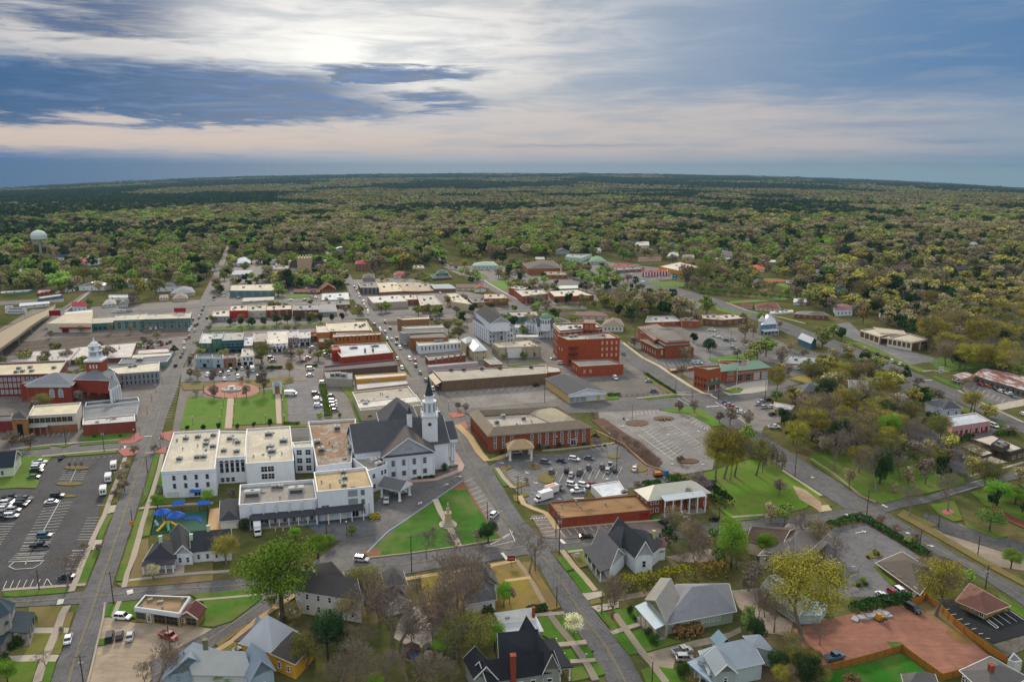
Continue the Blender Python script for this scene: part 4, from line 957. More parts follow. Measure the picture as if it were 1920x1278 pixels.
Zn((1380,580),(1500,545),.2);Zn((1200,680),(1440,610),.25,Jk)
O(1520,1000)
for i in rg(4):Zn((1555+i*55,718-i*16),(1662+i*58,796-i*16))
Zn((1515,755),(1600,822),.25);Zn((1600,822),(1618,812),.2);Zn((1530,745),(1618,812),.25)
for i in rg(7):Zn((1145+i*60,665+i*41),(1195+i*58,655+i*42))
Zn((340,375),(395,360));Zn((350,290),(385,285))
O(0,580)
for i in rg(6):Zn((365+i*44,1098-i*2),(385+i*44,1092-25-i*2))
for i in rg(14):Zn((1435+i*6.0,730-i*22+200),(1480+i*6,735-i*22+200))
for i in rg(9):Zn((1290+i*13,940-i*26),(1330+i*12,935-i*26))
Zn((1240,1098),(1310,1095),.8);Zn((1062,1210),(1078,1180),1.2);Zn((1250,1240),(1320,1238),.6)
GR,GD,WD=(A6,'3f7010'),(A6,'56711f'),(E0,'6d7030')
O(0,780)
Zs(A6,'green lawn around pale gabled shed at left edge',(A6,'4d7418'),[(-20,320),(180,355),(445,362),(350,480),(250,530),(345,560),(310,625),(160,620),(-20,632)],0,.14)
Zs(A6,'oval grass island with shrubs in big parking lot',WD,bl((665,448),110,15),0,.14)
Zs(A6,'grass strip island across middle of big lot',WD,bl((600,585),115,16),0,.14)
Zs(A6,'small grass island beside black car',WD,bl((560,690),105,12),0,.14)
Zs(A6,'grass verge between lot and left street',GR,[(905,855),(980,845),(935,930),(880,1062),(838,1062)],0,.12)
Zs(A6,'weedy verge with bare shrubs beside left street',WD,[(1080,380),(1140,370),(1080,560),(1010,745),(960,765),(1020,600)],0,.12)
Zs(A6,'grass verge right of left street near white annex',GR,[(1330,330),(1378,330),(1330,520),(1270,700),(1210,785),(1260,600)],0,.12)
Zs(A6,'grass verge right of left street beside playground',GD,[(1195,820),(1245,818),(1190,1000),(1130,1278),(1050,1278),(1100,1100)],0,.12)
Zs(A6,'grass between pavement and playground fence',GD,[(1280,815),(1340,810),(1290,1030),(1215,1045)],0,.1)
Zs(A6,'grass strip below white annex',GD,[(1300,775),(1420,710),(1600,705),(1600,745)],0,.1)
Zs(A6,'strip of lawn beside white annex pavement',GR,[(1400,330),(1420,480),(1400,640),(1330,700),(1290,690)],0,.1)
Zs(A6,'lawn in front of dark red wall',GR,[(700,150),(1140,150),(1140,180),(1030,205),(700,212)],0,.12)
Zs(A6,'narrow lawn between pavement and cross street at left',GR,[(690,240),(1040,210),(1040,228),(690,258)],0,.12)
Zs(A6,'narrow verge between big lot and cross street',GD,[(290,352),(640,330),(1000,300),(1010,318),(640,345),(330,362)],0,.12)
Zs(A6,'grass island before black asphalt court',GD,[(165,290),(440,258),(430,275),(200,298)],0,.12)
Zs(A6,'grass strip at corner with utility pole',GD,[(440,255),(560,245),(640,240),(560,270)],0,.12)
O(0,1000)
Zs(A6,'wedge of lawn left of crossing beside bare tree',GR,[(860,150),(800,290),(745,440),(650,455),(700,350),(760,200),(800,150)],0,.12)
Zs(A6,'long grass verge under big lot',GR,[(30,510),(610,468),(600,510),(150,548),(30,545)],0,.12)
Zs(A6,'verge between street and pavement near white blossoms',GR,[(1115,235),(1080,415),(1000,410),(1050,240),(1120,180)],0,.12)
Zs(A6,'grass strip along near cross street',WD,[(1095,418),(1839,355),(1839,410),(1500,440),(1060,468),(1000,435)],0,.12)
Zs(A6,'front garden of dark roofed white house',(E0,'6e6a3c'),[(1190,60),(1280,50),(1280,210),(1839,230),(1839,330),(1400,355),(1115,395),(1170,230)],0,.1)
Zs(A6,'front lawn of turreted house at bottom left',WD,[(250,640),(545,625),(480,812),(230,812)],0,.12)
Zs(A6,'lower front lawn with dark shrubs at bottom left',WD,[(260,865),(455,865),(390,1040),(80,1060),(60,1000)],0,.12)
Zs(A6,'kerbside lawn strip at bottom left',WD,[(560,680),(640,680),(595,815),(520,812)],0,.12)
Zs(A6,'second kerbside lawn strip at bottom left',WD,[(500,860),(580,860),(520,1045),(435,1045)],0,.12)
Zs(A6,'garden lawn at bottom left corner',GR,[(370,1110),(485,1110),(430,1300),(340,1300)],0,.12)
Zs(A6,'dark lawn left of bottom pavement',GD,[(120,1110),(330,1110),(270,1300),(60,1300)],0,.12)
Zs(A6,'small grass patch in front of garage',GR,[(900,720),(940,610),(990,620),(980,720)],0,.12)
Zs(A6,'lawn beside garage brick wall',GR,[(1040,600),(1190,580),(1165,735),(1115,720),(1000,715)],0,.12)
Zs(A6,'tiny grass island beside dark car',GR,[(840,920),(915,908),(905,965),(830,970)],0,.12)
Zs(A6,'green lawn wedge between garage and diagonal street',GR,[(1640,530),(2290,470),(2240,580),(2000,760),(1839,810),(1710,800),(1760,600)],0,.12)
Zs(A6,'weedy tip of forecourt under bare tree',WD,bl((1440,1040),70,35),0,.12)
O(380,1000)
Zs(A6,'verge strips beside diagonal street',WD,[(110,955),(380,780),(400,790),(140,980)],0,.12)
Zs(A6,'long verge beyond tan pavement on diagonal street',WD,[(460,730),(760,555),(800,545),(560,700)],0,.12)
Zs(A6,'garden lawn left of yellow house',WD,[(130,1000),(290,920),(330,1030),(560,1130),(300,1150),(40,1060)],0,.1)
O(760,780)
Zs(A6,'tall triangular bright green lawn with monument',(A6,'2f6a0c'),[(398,634),(460,645),(526,632),(700,905),(830,1060),(470,1122),(-320,1222),(-330,1180),(0,905)],0,.10)
Zs(Db,'brown mulch tip of triangular lawn',(Cd,'7d5a40'),[(490,566),(526,632),(460,645),(398,634)],0,.13)
Zs(Db,'brown mulch patch at west corner of lawn',(Cd,'7b5a42'),bl((-280,1180),75,40),0,.125)
for k,(p,w_)in enumerate(((bl((1150,438)if 0 else(1108,438),55,22),'small oval grass island in busy lot'),(bl((1218,535),72,48),'round grass island ringed by kerb in busy lot'))):Zs(A6,w_,WD,p,0,.14)
Zs(A6,'grass wedge beside main street before office lot',GR,[(745,450),(780,455),(885,605),(845,608)],0,.13)
Zs(A6,'curved grass island between stalls and pavement',WD,[(810,440),(905,425),(930,440),(870,470),(870,500),(930,585),(1060,570),(1065,590),(960,625),(910,600)],0,.13)
Zs(A6,'small grass corner near delivery trucks',WD,[(925,690),(960,680),(985,745),(940,735)],0,.13)
Zs(A6,'grass island beside wooden pole',WD,[(985,665),(1040,665),(1075,690),(1000,705)],0,.13)
Zs(A6,'small lawn square before office corner',GR,bl((732,350),45,18),0,.2)
Zs(A6,'grass island at end of car rows',WD,bl((2010,455),80,32),0,.14)
Zs(A6,'weedy island near lot entry',WD,bl((1800,352),55,16),0,.14)
Zs(A6,'bank of dry grass below church side',WD,[(365,270),(400,300),(420,340),(385,340)],0,.12)
O(380,580)
Zs(A6,'left bright green park lawn beside white annex',(A6,'4f7c1a'),[(-130,760),(-10,752),(60,770),(213,772),(192,1028),(-195,1035)],0,.1)
Zs(A6,'right bright green park lawn below fountain',(A6,'51781c'),[(272,772),(380,755),(470,700),(620,690),(634,985),(250,1002)],0,.1)
Zs(A6,'grass strip with lamps right of park walk',GD,[(682,700),(715,640),(738,975),(690,985)],0,.1)
Zs(A6,'weedy strip below park lawns',WD,[(-190,1040),(250,1010),(900,985),(900,1010),(-190,1075)],0,.08)
Zs(A6,'weedy strip above fountain plaza',WD,[(-190,640),(200,630),(500,600),(780,580),(780,630),(500,680),(-160,700)],0,.08)
Zs(A6,'narrow hedge strip between two parking lots',WD,[(1000,630),(1040,630),(1110,935),(1060,940)],0,.12)
Zs(A6,'planting strip right of curved drive',GD,[(1180,670),(1290,660),(1365,965),(1330,965),(1260,760)],0,.1)
Zs(A6,'long grass verge along railway with cone trees',(A6,'4b7420'),[(60,160),(560,140),(1060,110),(1060,130),(700,150),(400,170),(60,185)],0,.06)
O(760,580)
Zs(A6,'thin lawn strip behind long low shop',GD,[(880,480),(1140,455),(1155,468),(900,492)],0,.1)
Zs(A6,'green hedge bed beside white gabled shop',(A6,'4f7a1f'),[(1730,730),(1839,725),(1839,775),(1730,780)],0,.2)
O(1140,580)
Zs(A6,'triangular green corner lawn above worn lot',(A6,'55801a'),[(440,868),(700,845),(790,850),(1000,1000),(900,1010),(700,905),(560,890)],0,.13)
Zs(A6,'green bank behind fire station',(A6,'4c8212'),[(860,430),(1240,385),(1280,420),(1270,470),(1180,440),(900,450)],0,.2)
Zs(A6,'small green island in front of flagpole',GD,[(975,700),(1130,675),(1165,690),(1130,720),(1060,722)],0,.14)
Zs(A6,'green verge below fence corner',GR,[(310,770),(560,740),(600,750),(340,780)],0,.12)
Zs(A6,'weedy verge along car yard fence',WD,[(330,570),(580,720),(540,735),(320,600)],0,.1)
Zs(A6,'dry grass triangle between roads at right',(E0,'948b3c'),[(1540,600),(1740,560),(1839,470),(2000,560),(2300,640),(2150,720),(1700,640)],0,.1)
Zs(A6,'verge strip beside fire station walk',WD,[(600,560),(830,715),(900,735),(840,715),(650,560)],0,.13)
O(1140,780)
Zs(A6,'broad open green lawn between brick house and main road',(A6,'5a7f1a'),[(800,500),(920,470),(1220,380),(1340,380),(1839,680),(1700,800),(1500,840),(1050,880),(880,720)],0,.1)
Zs(A6,'grass patch beside red brick shop',GR,[(370,880),(460,820),(470,920),(420,925)],0,.1)
Zs(A6,'grass verge along near cross street by open lawn',GD,[(1080,885),(1310,868),(1300,890),(1090,910)],0,.12)
Zs(D3,'bare earth patches where a building was cleared',(Cd,'a08a70'),[(1590,600),(1700,640),(1839,750),(1839,830),(1650,720)],0,.13)
O(1520,780)
Zs(A6,'shaded park like lawn beneath trees at right',(A6,'4d7018'),[(0,320),(200,290),(700,260),(1000,300),(1150,450),(1320,540),(1330,590),(960,680),(800,695),(560,745),(430,690),(0,400)],0,.1)
Zs(A6,'verge beneath trees along side street',GD,[(560,735),(800,690),(840,705),(600,760)],0,.12)
Zs(A6,'grass strip between main road and abandoned lot',WD,[(740,860),(800,810),(1090,945),(1030,965),(1560,1270),(1839,1420),(1839,1470),(1500,1290),(1050,1030)],0,.12)
Zs(A6,'grass island with flower ring tree',GD,[(1030,770),(1240,730),(1310,900),(1230,912),(1100,850)],0,.12)
Zs(A6,'long lawn of bushy green trees at right edge',GD,[(1380,660),(1480,620),(1839,800),(1839,910),(1500,770)],0,.1)
Zs(A6,'weedy lawn beneath grey green tree',GD,[(1320,900),(1700,1040),(1600,1060),(1350,960)],0,.1)
Zs(A6,'grass islands beside bank entrance',GD,[(1330,480),(1560,420),(1630,430),(1640,450),(1370,520)],0,.12)
Zs(A6,'second grass strip beside bank entrance',GD,[(1385,530),(1640,462),(1670,490),(1420,550)],0,.12)
Zs(A6,'pavement side lawn at left of crossing',WD,[(-10,640),(180,780),(100,775),(-20,680)],0,.12)
Zs(D3,'sandy concrete slab at road corner',(Aa,'b0a284'),[(20,780),(150,770),(185,815),(80,830)],0,.13)
O(1520,580)
Zs(A6,'green bank beside columned office',(A6,'4f7a22'),[(1030,460),(1150,400),(1560,480),(1560,500),(1320,520),(1120,535)],0,.1)
Zs(A6,'grass island with pylon sign beside highway',GR,[(1035,580),(1080,575),(1300,660),(1290,690),(1180,650)],0,.12)
Zs(A6,'grass island between lot and highway',GR,[(1355,735),(1420,730),(1550,810),(1540,822),(1400,760)],0,.12)
Zs(A6,'verge between highway and office lot',GD,[(225,245),(400,270),(560,330),(860,480),(1010,530),(940,545),(620,400),(220,255)],0,.1)
Zs(A6,'lawn behind pale blue house',GD,[(1280,830),(1400,870),(1400,900),(1290,890)],0,.1)
Zs(A6,'green verge beside pink wall shop',GD,[(1600,960),(1740,1020),(1720,1030),(1610,1000)],0,.12)
O(760,1000)
Zs(A6,'dry golden lawn around grey roofed corner house',(E0,'8a7a30'),[(130,390),(720,280),(960,260),(1080,410),(1210,640),(1100,680),(200,760),(170,640)],0,.1)
Zs(A6,'dry golden kerb strip beside main street',(E0,'8a7a30'),[(1000,250),(1080,250),(1340,640),(1240,670),(1080,420)],0,.13)
Zs(A6,'dry golden strip along near cross street',(E0,'82783a'),[(700,262),(950,222),(960,235),(740,280)],0,.13)
Zs(A6,'bright lawn square beside white tin roof house',GR,[(1140,720),(1250,720),(1385,935),(1320,950),(1180,880)],0,.12)
Zs(A6,'kerb lawn beneath white blossom tree',GR,[(1290,705),(1360,700),(1520,915),(1430,930)],0,.13)
Zs(A6,'small lawn square above dark roofed house walk',GR,[(1350,1010),(1430,1000),(1490,1095),(1390,1105)],0,.12)
Zs(A6,'kerb lawn square beside mail box',GR,[(1480,990),(1590,985),(1640,1080),(1560,1095)],0,.13)
Zs(A6,'lawn square at foot of dark roofed house',GR,[(1430,1170),(1530,1150),(1590,1250),(1430,1280)],0,.12)
Zs(A6,'kerb lawn square at bottom of main street',GR,[(1610,1130),(1670,1120),(1725,1215),(1640,1240)],0,.13)
Zs(A6,'kerb lawn strip right of main street, upper',GR,[(1300,215),(1370,190),(1460,305),(1390,330)],0,.13)
Zs(A6,'kerb lawn strip right of main street, middle',GR,[(1405,345),(1490,330),(1610,510),(1530,520)],0,.13)
Zs(A6,'lawn corner before white columned house',GR,[(1370,140),(1600,118),(1605,138),(1390,165)],0,.13)
Zs(A6,'yard grass beside white columned house',WD,[(1420,180),(1600,150),(1620,270),(1500,300)],0,.12)
Zs(A6,'kerb lawn islands near driveway',WD,[(1580,585),(1670,560),(1690,600),(1600,625)],0,.13)
Zs(A6,'kerb lawn right of main street below driveway',GR,[(1650,685),(1700,670),(1860,830),(1790,850)],0,.13)
O(1140,1000)
Zs(A6,'front lawn of sage green house',GR,[(190,860),(280,840),(480,900),(640,940),(320,1028)],0,.12)
Zs(A6,'kerb strip before sage green house',GR,[(45,880),(140,860),(270,1035),(180,1050)],0,.13)
Zs(A6,'kerb strip before blue tin roof house',GR,[(280,1180),(380,1150),(480,1300),(330,1300)],0,.13)
Zs(A6,'front lawn of blue tin roof house',GR,[(415,1150),(600,1180),(700,1300),(500,1300)],0,.12)
Zs(A6,'lawn with round bush above sage green house walk',GR,[(40,660),(240,650),(300,720),(200,800),(130,800)],0,.12)
Zs(A6,'kerb strip with lamp above sage house walk',WD,[(0,720),(60,740),(110,830),(20,850)],0,.13)
Zs(C5,'gravelly driveway beside sage green house',(Cd,'8f8374'),[(320,1030),(640,945),(1050,850),(1140,800),(1150,850),(980,930),(600,1010),(560,1170),(390,1150)],1)
Zs(C5,'dusty yard around pale green barn',(Cd,'94877a'),[(1060,490),(1300,470),(1300,640),(1600,760),(1560,880),(1300,850),(1130,640)],1)
Zs(C5,'unpaved driveway above sage green house',(Cd,'877b6e'),[(0,600),(300,545),(620,470),(560,440),(0,560)],1)
Zs(D3,'gravelly clearing behind white columned house',(Cd,'8f8478'),[(500,200),(900,130),(1000,270),(600,240)],1)
O(1520,1000)
Zs(D3,'wide raw red clay lot with tyre tracks',(Cd,'8c6252'),[(-160,830),(60,760),(350,690),(720,620),(1000,640),(1130,700),(1560,1070),(1320,1150),(1300,1195),(1130,1230),(800,990),(100,1150),(-50,1140),(-80,900)],1)
Zs(A6,'vivid green fenced back lawn',(A6,'1f6a0a'),[(90,1210),(780,1030),(1120,1290),(60,1300)],1)
Zs(A6,'green tuft beside fence corner',(A6,'2c7010'),[(650,930),(780,935),(820,985),(700,985)],2)
Zs(A6,'grass strip beside brown roofed brick building',GD,[(540,285),(590,280),(760,430),(700,455)],0,.12)
Zs(A6,'roadside lawn at right edge',GR,[(1600,530),(1640,540),(1839,665),(1839,740),(1700,650)],0,.12)
Zs(D3,'weedy brown ground around golden tree',(Cd,'7a6a48'),[(780,620),(980,560),(1100,640),(1300,800),(1160,810),(940,660)],2)
Zs(D3,'sandy patch inside wooden fence',(Cd,'7b5f38'),[(1180,810),(1230,805),(1400,930),(1390,960),(1260,940),(1165,860)],2)
Zs(A6,'small oval planting island in hedged lot',WD,bl((430,440),70,18),0,.14)
Zs(A6,'brushy planting island in hedged lot',WD,bl((545,190),75,25),0,.14)
Zs('concrete_pad','tan concrete pad behind brown roofed brick building',CON,[(710,465),(860,440),(930,530),(890,555)],3)
O(760,400)
Zs(A6,'long green lawn beside far street',(A6,'5a8a28'),[(715,590),(960,565),(1080,625),(1060,635),(890,640),(880,668),(840,665)],0,.1)
Zs(A6,'green triangle at far street corner',(A6,'587c2a'),[(600,520),(670,520),(720,560),(640,568)],0,.1)
O(1140,400)
Zs(A6,'green roadside lawn near shopping strip',(A6,'4f7a26'),[(330,600),(560,585),(660,600),(650,640),(420,635)],0,.1)
Zs(A6,'green embankment beside highway bridge',(A6,'557a24'),[(920,805),(1250,880),(1200,900),(940,840)],0,.1)
Zs(A6,'long green slope below sapling row',(A6,'54802c'),[(1040,760),(1250,745),(1700,720),(1700,735),(1300,765),(1060,780)],0,.1)
Zs(A6,'open green field near red roofed pavilion',(A6,'5b7d2e'),[(1340,560),(1839,580),(1839,640),(1560,650),(1340,590)],0,.1)
Zs(Bf,'pale paving of strip with red roofed restaurants',ASL,[(-380,440),(-100,400),(60,430),(460,470),(600,560),(330,590),(60,520),(-240,470)],1)
O(380,400)
Zs(A6,'small green lawn beside brown gabled church hall',(A6,'587c26'),[(725,700),(900,690),(940,720),(730,735)],0,.1)
Zs(Bf,'grey paved lots beyond depot row',ASL,[(220,500),(580,480),(600,600),(240,610)],1)
F()
Zs(Bk,'pink brick crossing corner paving near annex',(A4,'94584f'),[(225,824),(262,812),(268,822),(250,832),(222,832)],0,.13)
Zs(Bk,'pink brick paving at crossing by dark lot',(A4,'94584f'),[(220,845),(240,840),(262,846),(252,854),(232,856)],0,.13)
Zs(Bk,'pink brick paving beside white annex corner',(A4,'94584f'),[(290,848),(312,836),(312,850),(290,850)],0,.13)
Zs(Bk,'pink brick paving at park corner',(A4,'94584f'),[(300,812),(325,808),(318,828),(305,822)],0,.13)
Zs(Bk,'pink brick corner paving beside brick office',(A4,'985a50'),[(855,796),(872,790),(878,804),(858,806)],0,.13)
Zs(Bk,'pink brick corner paving with bench before empty lot',(A4,'985a50'),[(838,776),(866,772),(872,780),(850,784)],0,.13)
O(380,580)
w=[g((250+240*mh.cos(t*mh.pi/12),700+68*mh.sin(t*mh.pi/12)))for t in rg(24)]
m=MB();m.pr_(_ccw([(p.x,p.y)for p in w]),0,.37);tag(m.bu('plaza',M(Aa,'9a6a5c')),'oval red brick plaza around fountain','plaza',kd_=C4)
Zs(Ga,'wide pale walk between two park lawns',(Aa,'a89684'),[(215,770),(270,770),(252,1028),(190,1028)],0,.14)
Zs(Ga,'pale walk below small brick pavilion',(Aa,'a89684'),[(622,690),(668,690),(682,988),(638,988)],0,.14)
O(0,780)
pa('long pale pavement between big lot and left street',[(1080,360),(1040,480),(970,660),(900,860),(840,980),(780,1110),(745,1190)])
Zs(C5,'concrete entrance apron of big lot',CON,[(930,775),(1005,770),(985,830),(905,850)],4);Zs(C5,'second concrete entrance apron of big lot',CON,[(780,1070),(885,1068),(860,1150),(760,1160)],4)
pa('pavement right of left street',[(1400,330),(1370,470),(1320,640),(1270,790),(1220,960),(1180,1110),(1130,1278)])
pa('pale walk from street to annex door',[(1200,800),(1300,790),(1600,765),(1839,750)])
pa('pavement along cross street by big lot',[(360,350),(640,322),(1020,292)],1.3)
pa('pavement along cross street by dark red wall',[(90,290),(440,250),(640,235),(1040,205)],1.5)
O(0,1000)
pa('pavement continuing down to crossing',[(780,110),(720,240),(660,400),(615,505)],1.7)
pa('pavement under big parking lot',[(25,492),(300,475),(620,452),(740,445)],1.3)
pa('front pavement of turreted house',[(580,630),(540,700),(500,820),(440,960),(390,1080),(345,1200),(320,1290)],2.0)
pa('pavement crossing corner beside house with blossoms',[(1215,-10),(1160,200),(1100,340),(1070,470)],1.5)
pa('front pavement of dark roofed white house',[(1110,410),(1400,375),(1839,335)],1.5)
Zs(C5,'pale driveway to turreted house',CON,[(200,815),(600,812),(585,862),(260,868)],3);Zs(C5,'wide pale driveway at bottom left',CON,[(70,1055),(380,1045),(515,1050),(480,1108),(120,1110)],3)
Zs(Ga,'front walk of dark roofed white house',CON,[(1510,265),(1595,262),(1585,355),(1505,362)],0,.12)
pa('narrow kerb along forecourt',[(905,600),(890,740),(830,990),(760,1290)],.5)
pa('short tan walk beside garage',[(1030,590),(980,720)],1.3)
O(380,1000)
pa('tan pavement along diagonal street',[(0,1090),(260,930),(480,740),(770,550),(840,490)],1.8,(Aa,'a98d66'))
pa('pale pavement along near cross street',[(0,345),(230,328)],1.5)
pa('thin dirt path across wedge lawn',[(-60,580),(280,552),(520,530)],1.0)
O(760,780)
pa('straight pale walk to stone monument',[(258,722),(300,820),(370,940),(460,1122)],2.2,(Aa,'b0a592'))
w=[g((368+78*mh.cos(t*mh.pi/12),940+38*mh.sin(t*mh.pi/12)))for t in rg(24)]
m=MB();m.pr_(_ccw([(p.x,p.y)for p in w]),0,.45);tag(m.bu(Ga,M(Aa,'b8ad98')),'round pale paving around stone monument',Ga,kd_=C4)
pa('tan pavement between street and brick office',[(450,80),(560,190),(640,320),(700,385),(790,370),(900,330)],3.2,(Aa,'ac9468'))
pa('pavement through grass before office lot',[(790,450),(850,540),(920,615),(955,620)],1.7)
pa('tan pavement curving toward red brick shop',[(985,690),(1020,760),(1100,800),(1210,840),(1260,900),(1310,980)],2.0,(Aa,'b09a74'))
pa('pavement in front of office entrance',[(1180,300),(1330,290),(1700,250),(1800,235)],1.3)
pa('red kerbed walk around church corner',[(0,570),(260,550),(400,500),(470,470),(485,430),(440,360),(385,280)],2.6,(Aa,'a88f84'))
pa('brick edging along triangular lawn',[(495,568),(700,900),(830,1060)],.6,(Aa,'7d4a3c'))
pa('narrow kerb along street side of lawn',[(830,1062),(470,1125),(0,1190),(-330,1225)],.5)
pa('blue grey kerb of church drive',[(490,562),(290,700),(0,900),(-150,1000),(-330,1180)],.6,(Aa,'7d8f9c'))
pa('pavement strip in front of red brick shop',[(1340,970),(1839,925),(2200,900)],1.2,(Aa,'a89a82'))
O(760,1000)
pa('tan pavement along golden lawn',[(-10,400),(300,350),(720,285),(960,235)],1.8,(Aa,'b39a6c'))
pa('path crossing golden lawn to corner house',[(960,235),(1080,400),(1190,600),(1230,660)],1.4,(Aa,'8b7c62'))
pa('side path to corner house door',[(860,415),(1000,395),(1080,385)],1.5,(Aa,'b59a70'))
pa('pavement right of main street going down',[(1350,150),(1450,280),(1540,380),(1640,500)],1.8,(Aa,'a29178'))
pa('pavement left of main street going down',[(1230,680),(1330,820),(1450,960),(1560,1120),(1640,1270)],1.9,(Aa,'7f7668'))
pa('driveway kerb path beside tin roof house',[(1120,710),(1250,700),(1370,690)],1.5)
pa('pale walk to dark roofed house',[(1310,965),(1420,955),(1560,940)],1.8);pa('short walk before dark roofed house porch',[(1420,1110),(1640,1095)],1.4)
Zs(C5,'concrete driveway apron right of main street',CON,[(1520,520),(1700,500),(1720,540),(1570,580)],3);Zs(C5,'second concrete apron right of main street',CON,[(1600,630),(1839,590),(1839,640),(1660,680)],3)
Zs(C5,'pale gravel yard between bare trees',(Cd,'9a948c'),[(30,640),(150,620),(230,760),(250,980),(60,990),(-100,900),(-60,760)],2)
pa('pavement of house with white columns',[(1400,165),(1600,140)],1.3)
O(1140,1000)
pa('pavement before sage green house',[(60,700),(130,800),(200,900),(300,1040),(380,1130),(500,1290)],1.9,(Aa,'8d8373'))
pa('front walk of sage green house',[(30,865),(160,820),(260,790),(330,750)],1.6)
O(1140,580)
pa('pavement along main road beside tiered brick building',[(130,290),(300,420),(440,490),(560,570),(700,660),(820,725),(900,735)],2.2,(Aa,'b5a98c'))
pa('kerb along worn lot beside main road',[(920,800),(1000,850),(1150,960),(1220,1010)],.8)
pa('pavement by car yard fence',[(250,770),(560,735),(720,740)],1.5)
O(1140,780)
pa('pavement by open lawn along main road',[(1500,470),(1640,560),(1839,690)],1.4,(Aa,'a89e86'));pa('pavement by open lawn along cross street',[(1070,875),(1310,858),(1500,840)],1.2)
pa('tan kerb between two office lots',[(-100,130),(130,240),(330,420),(560,500)],.7,(Aa,'a08660'))
for nm_,p_ in(('long brown mulch bed with bare shrubs between lots',[(-150,30),(-40,20),(150,150),(300,240),(470,400),(440,435),(330,430),(200,330),(0,160)]),('dark mulch island at top of worn lot',bl((480,22),90,20)),('rounded mulch island with brown shrubs',bl((250,62),100,26)),('rusty mulch island at foot of worn lot',bl((690,390),95,22)),('mulch corner beside small excavator',bl((560,505),90,18))):
 Zs(Db,nm_,(Cd,'634a3c' if 'rusty' in nm_ or 'long' in nm_ else '6a5547'),p_,0,.14)
O(1520,780)
pa('pavement beside verge under trees',[(0,370),(200,500),(430,690),(560,745)],1.2,(Aa,'8d7c60'));pa('pavement across bank entrance islands',[(1360,525),(1500,490),(1650,455),(1839,400)],1.2)
Zs(Db,'ring of pink flowers around bare tree',(A4,'a85a66'),bl((1180,832),52,20),0,.3)
Zs(Db,'brown mulch strip below bushy trees',(Cd,'6d4030'),[(1560,770),(1839,920),(1839,970),(1700,910),(1560,800)],0,.12)
Zs(Ga,'striped concrete lanes under drive through canopy',(Aa,'a39a86'),[(1300,350),(1540,345),(1700,400),(1450,440)],3)
O(1520,580)
pa('pavement along highway by tin roofed shops',[(1270,700),(1400,770),(1600,870),(1839,980)],1.6);pa('pavement beside office lawn',[(960,540),(1040,530),(1200,540)],1.5)
Zs(Ga,'tan concrete apron of tin roofed shops',CON,[(1560,830),(1839,770),(1839,830),(1640,870)],2)
O(0,400)
pa('roadside pavement climbing past car lot',[(560,850),(700,740),(900,560),(1040,460),(1160,340)],1.6)
O(1140,400)
pa('pale pavement along highway edge',[(1020,770),(1200,840),(1500,900),(1700,950)],1.8,(Aa,'a89a80'))
O(760,400)
pa('pale pavement along far lawn',[(680,580),(820,665),(960,740),(1050,780)],1.8,(Aa,'b0a488'))
WH,RT=(A3,'ccd2da'),(Ae,'bfb7a4')
DKR,GYR=(A5,'3a3d42'),(A5,'77797c')
F()
b=bd('annex_building','long white three storey annex with cream flat roofs beside park',A9,[(302,884,934),(403,879),(412,805),(326,810)],mk='the white annex',wl=WH,rf=RT,cop=(A4,'d6d6d2'))
ZF=lambda b,f:b.zb+(b.h-b.zb)*f
b.win(0,4,[b.h*.36,b.h*.66],1.2,1.9,.12,.95,B9,'9a9c9c');b.win(0,1,.4,2.6,2.7,.56,.72,Cj);b.win(0,2,.4,2.2,2.2,.06,.3,Cj,gl='b9c0c6')
b.ac((.28,.28),(.62,.3),(.75,.3),(.9,.55),(.75,.62),(.75,.72),(.3,.8),(.55,.83),(.88,.85));b.vn(8,3)
b.bn(0,b.h-1.1,b.h-.9,'b9bec4');b.bn(3,b.h-1.1,b.h-.9,'b9bec4');ANX=b
w=wg(b,[(403.6,858.5,907),(460,855),(463,808),(412,808)],wl=WH,rf=RT,cop=(A4,'d6d6d2'))
w.win(0,5,w.h*.42,1.5,4.2,.1,.98,Dg);w.win(0,3,w.h*.06,1.6,2.0,.1,.62);w.ac((.25,.25),(.7,.2),(.7,.55),(.4,.7));w.vn(5,5)
w=wg(b,[(461,869,907.5),(551,863.5),(544,798.5),(462.6,804)],wl=WH,rf=RT,cop=(A4,'d6d6d2'))
w.win(0,2,[w.h*.2,w.h*.55],2.6,2.4,.3,.58,E7);w.ac((.5,.78),(.52,.4),(.55,.28),(.82,.55),sz=(3.2,2.2,1.6));w.vn(5,7)
w=wg(b,[(551.5,838.5,886.6),(586,837.6),(585,826),(548,829)],wl=WH,rf=RT,cop=(A4,'d6d6d2'))
w.win(0,2,[1.0,w.h*.38,w.h*.7],2.3,2.4,.02,.98,E7)
O(380,780)
w=wg(b,[(985,432,624),(1282,398),(1320,22),(910,47)],wl=WH,rf=(Dk,'8e8b84'),cop=(A4,'d0d0cc'),par=.9)
w.ac((.18,.33),(.12,.5),(.9,.6),(.93,.45),(.95,.3),(.6,.8),sz=(2.6,2.2,1.8));w.vn(7,9);w.win(0,3,w.h*.55,1.2,1.2,.1,.9,B9,'8d8f90')
w=wg(b,[(986,652,905),(1468,606),(1408,440),(958,482)],wl=WH,rf=(Ae,'b09c78'),cop=(A4,'d6d6d2'),par=.8)
w.win(0,1,[w.h*.46,w.h*.75],3.2,2.2,.56,.7,E7,'7e8488','8b9196');w.win(0,1,[w.h*.12,w.h*.44,w.h*.76],1.3,1.9,.76,.86,E7,'7e8488','5a6166');w.win(0,2,w.h*.36,1.2,1.8,.06,.2,E7,'7e8488','5a6166');w.win(0,1,.4,2.6,3.0,.6,.72,Cj)
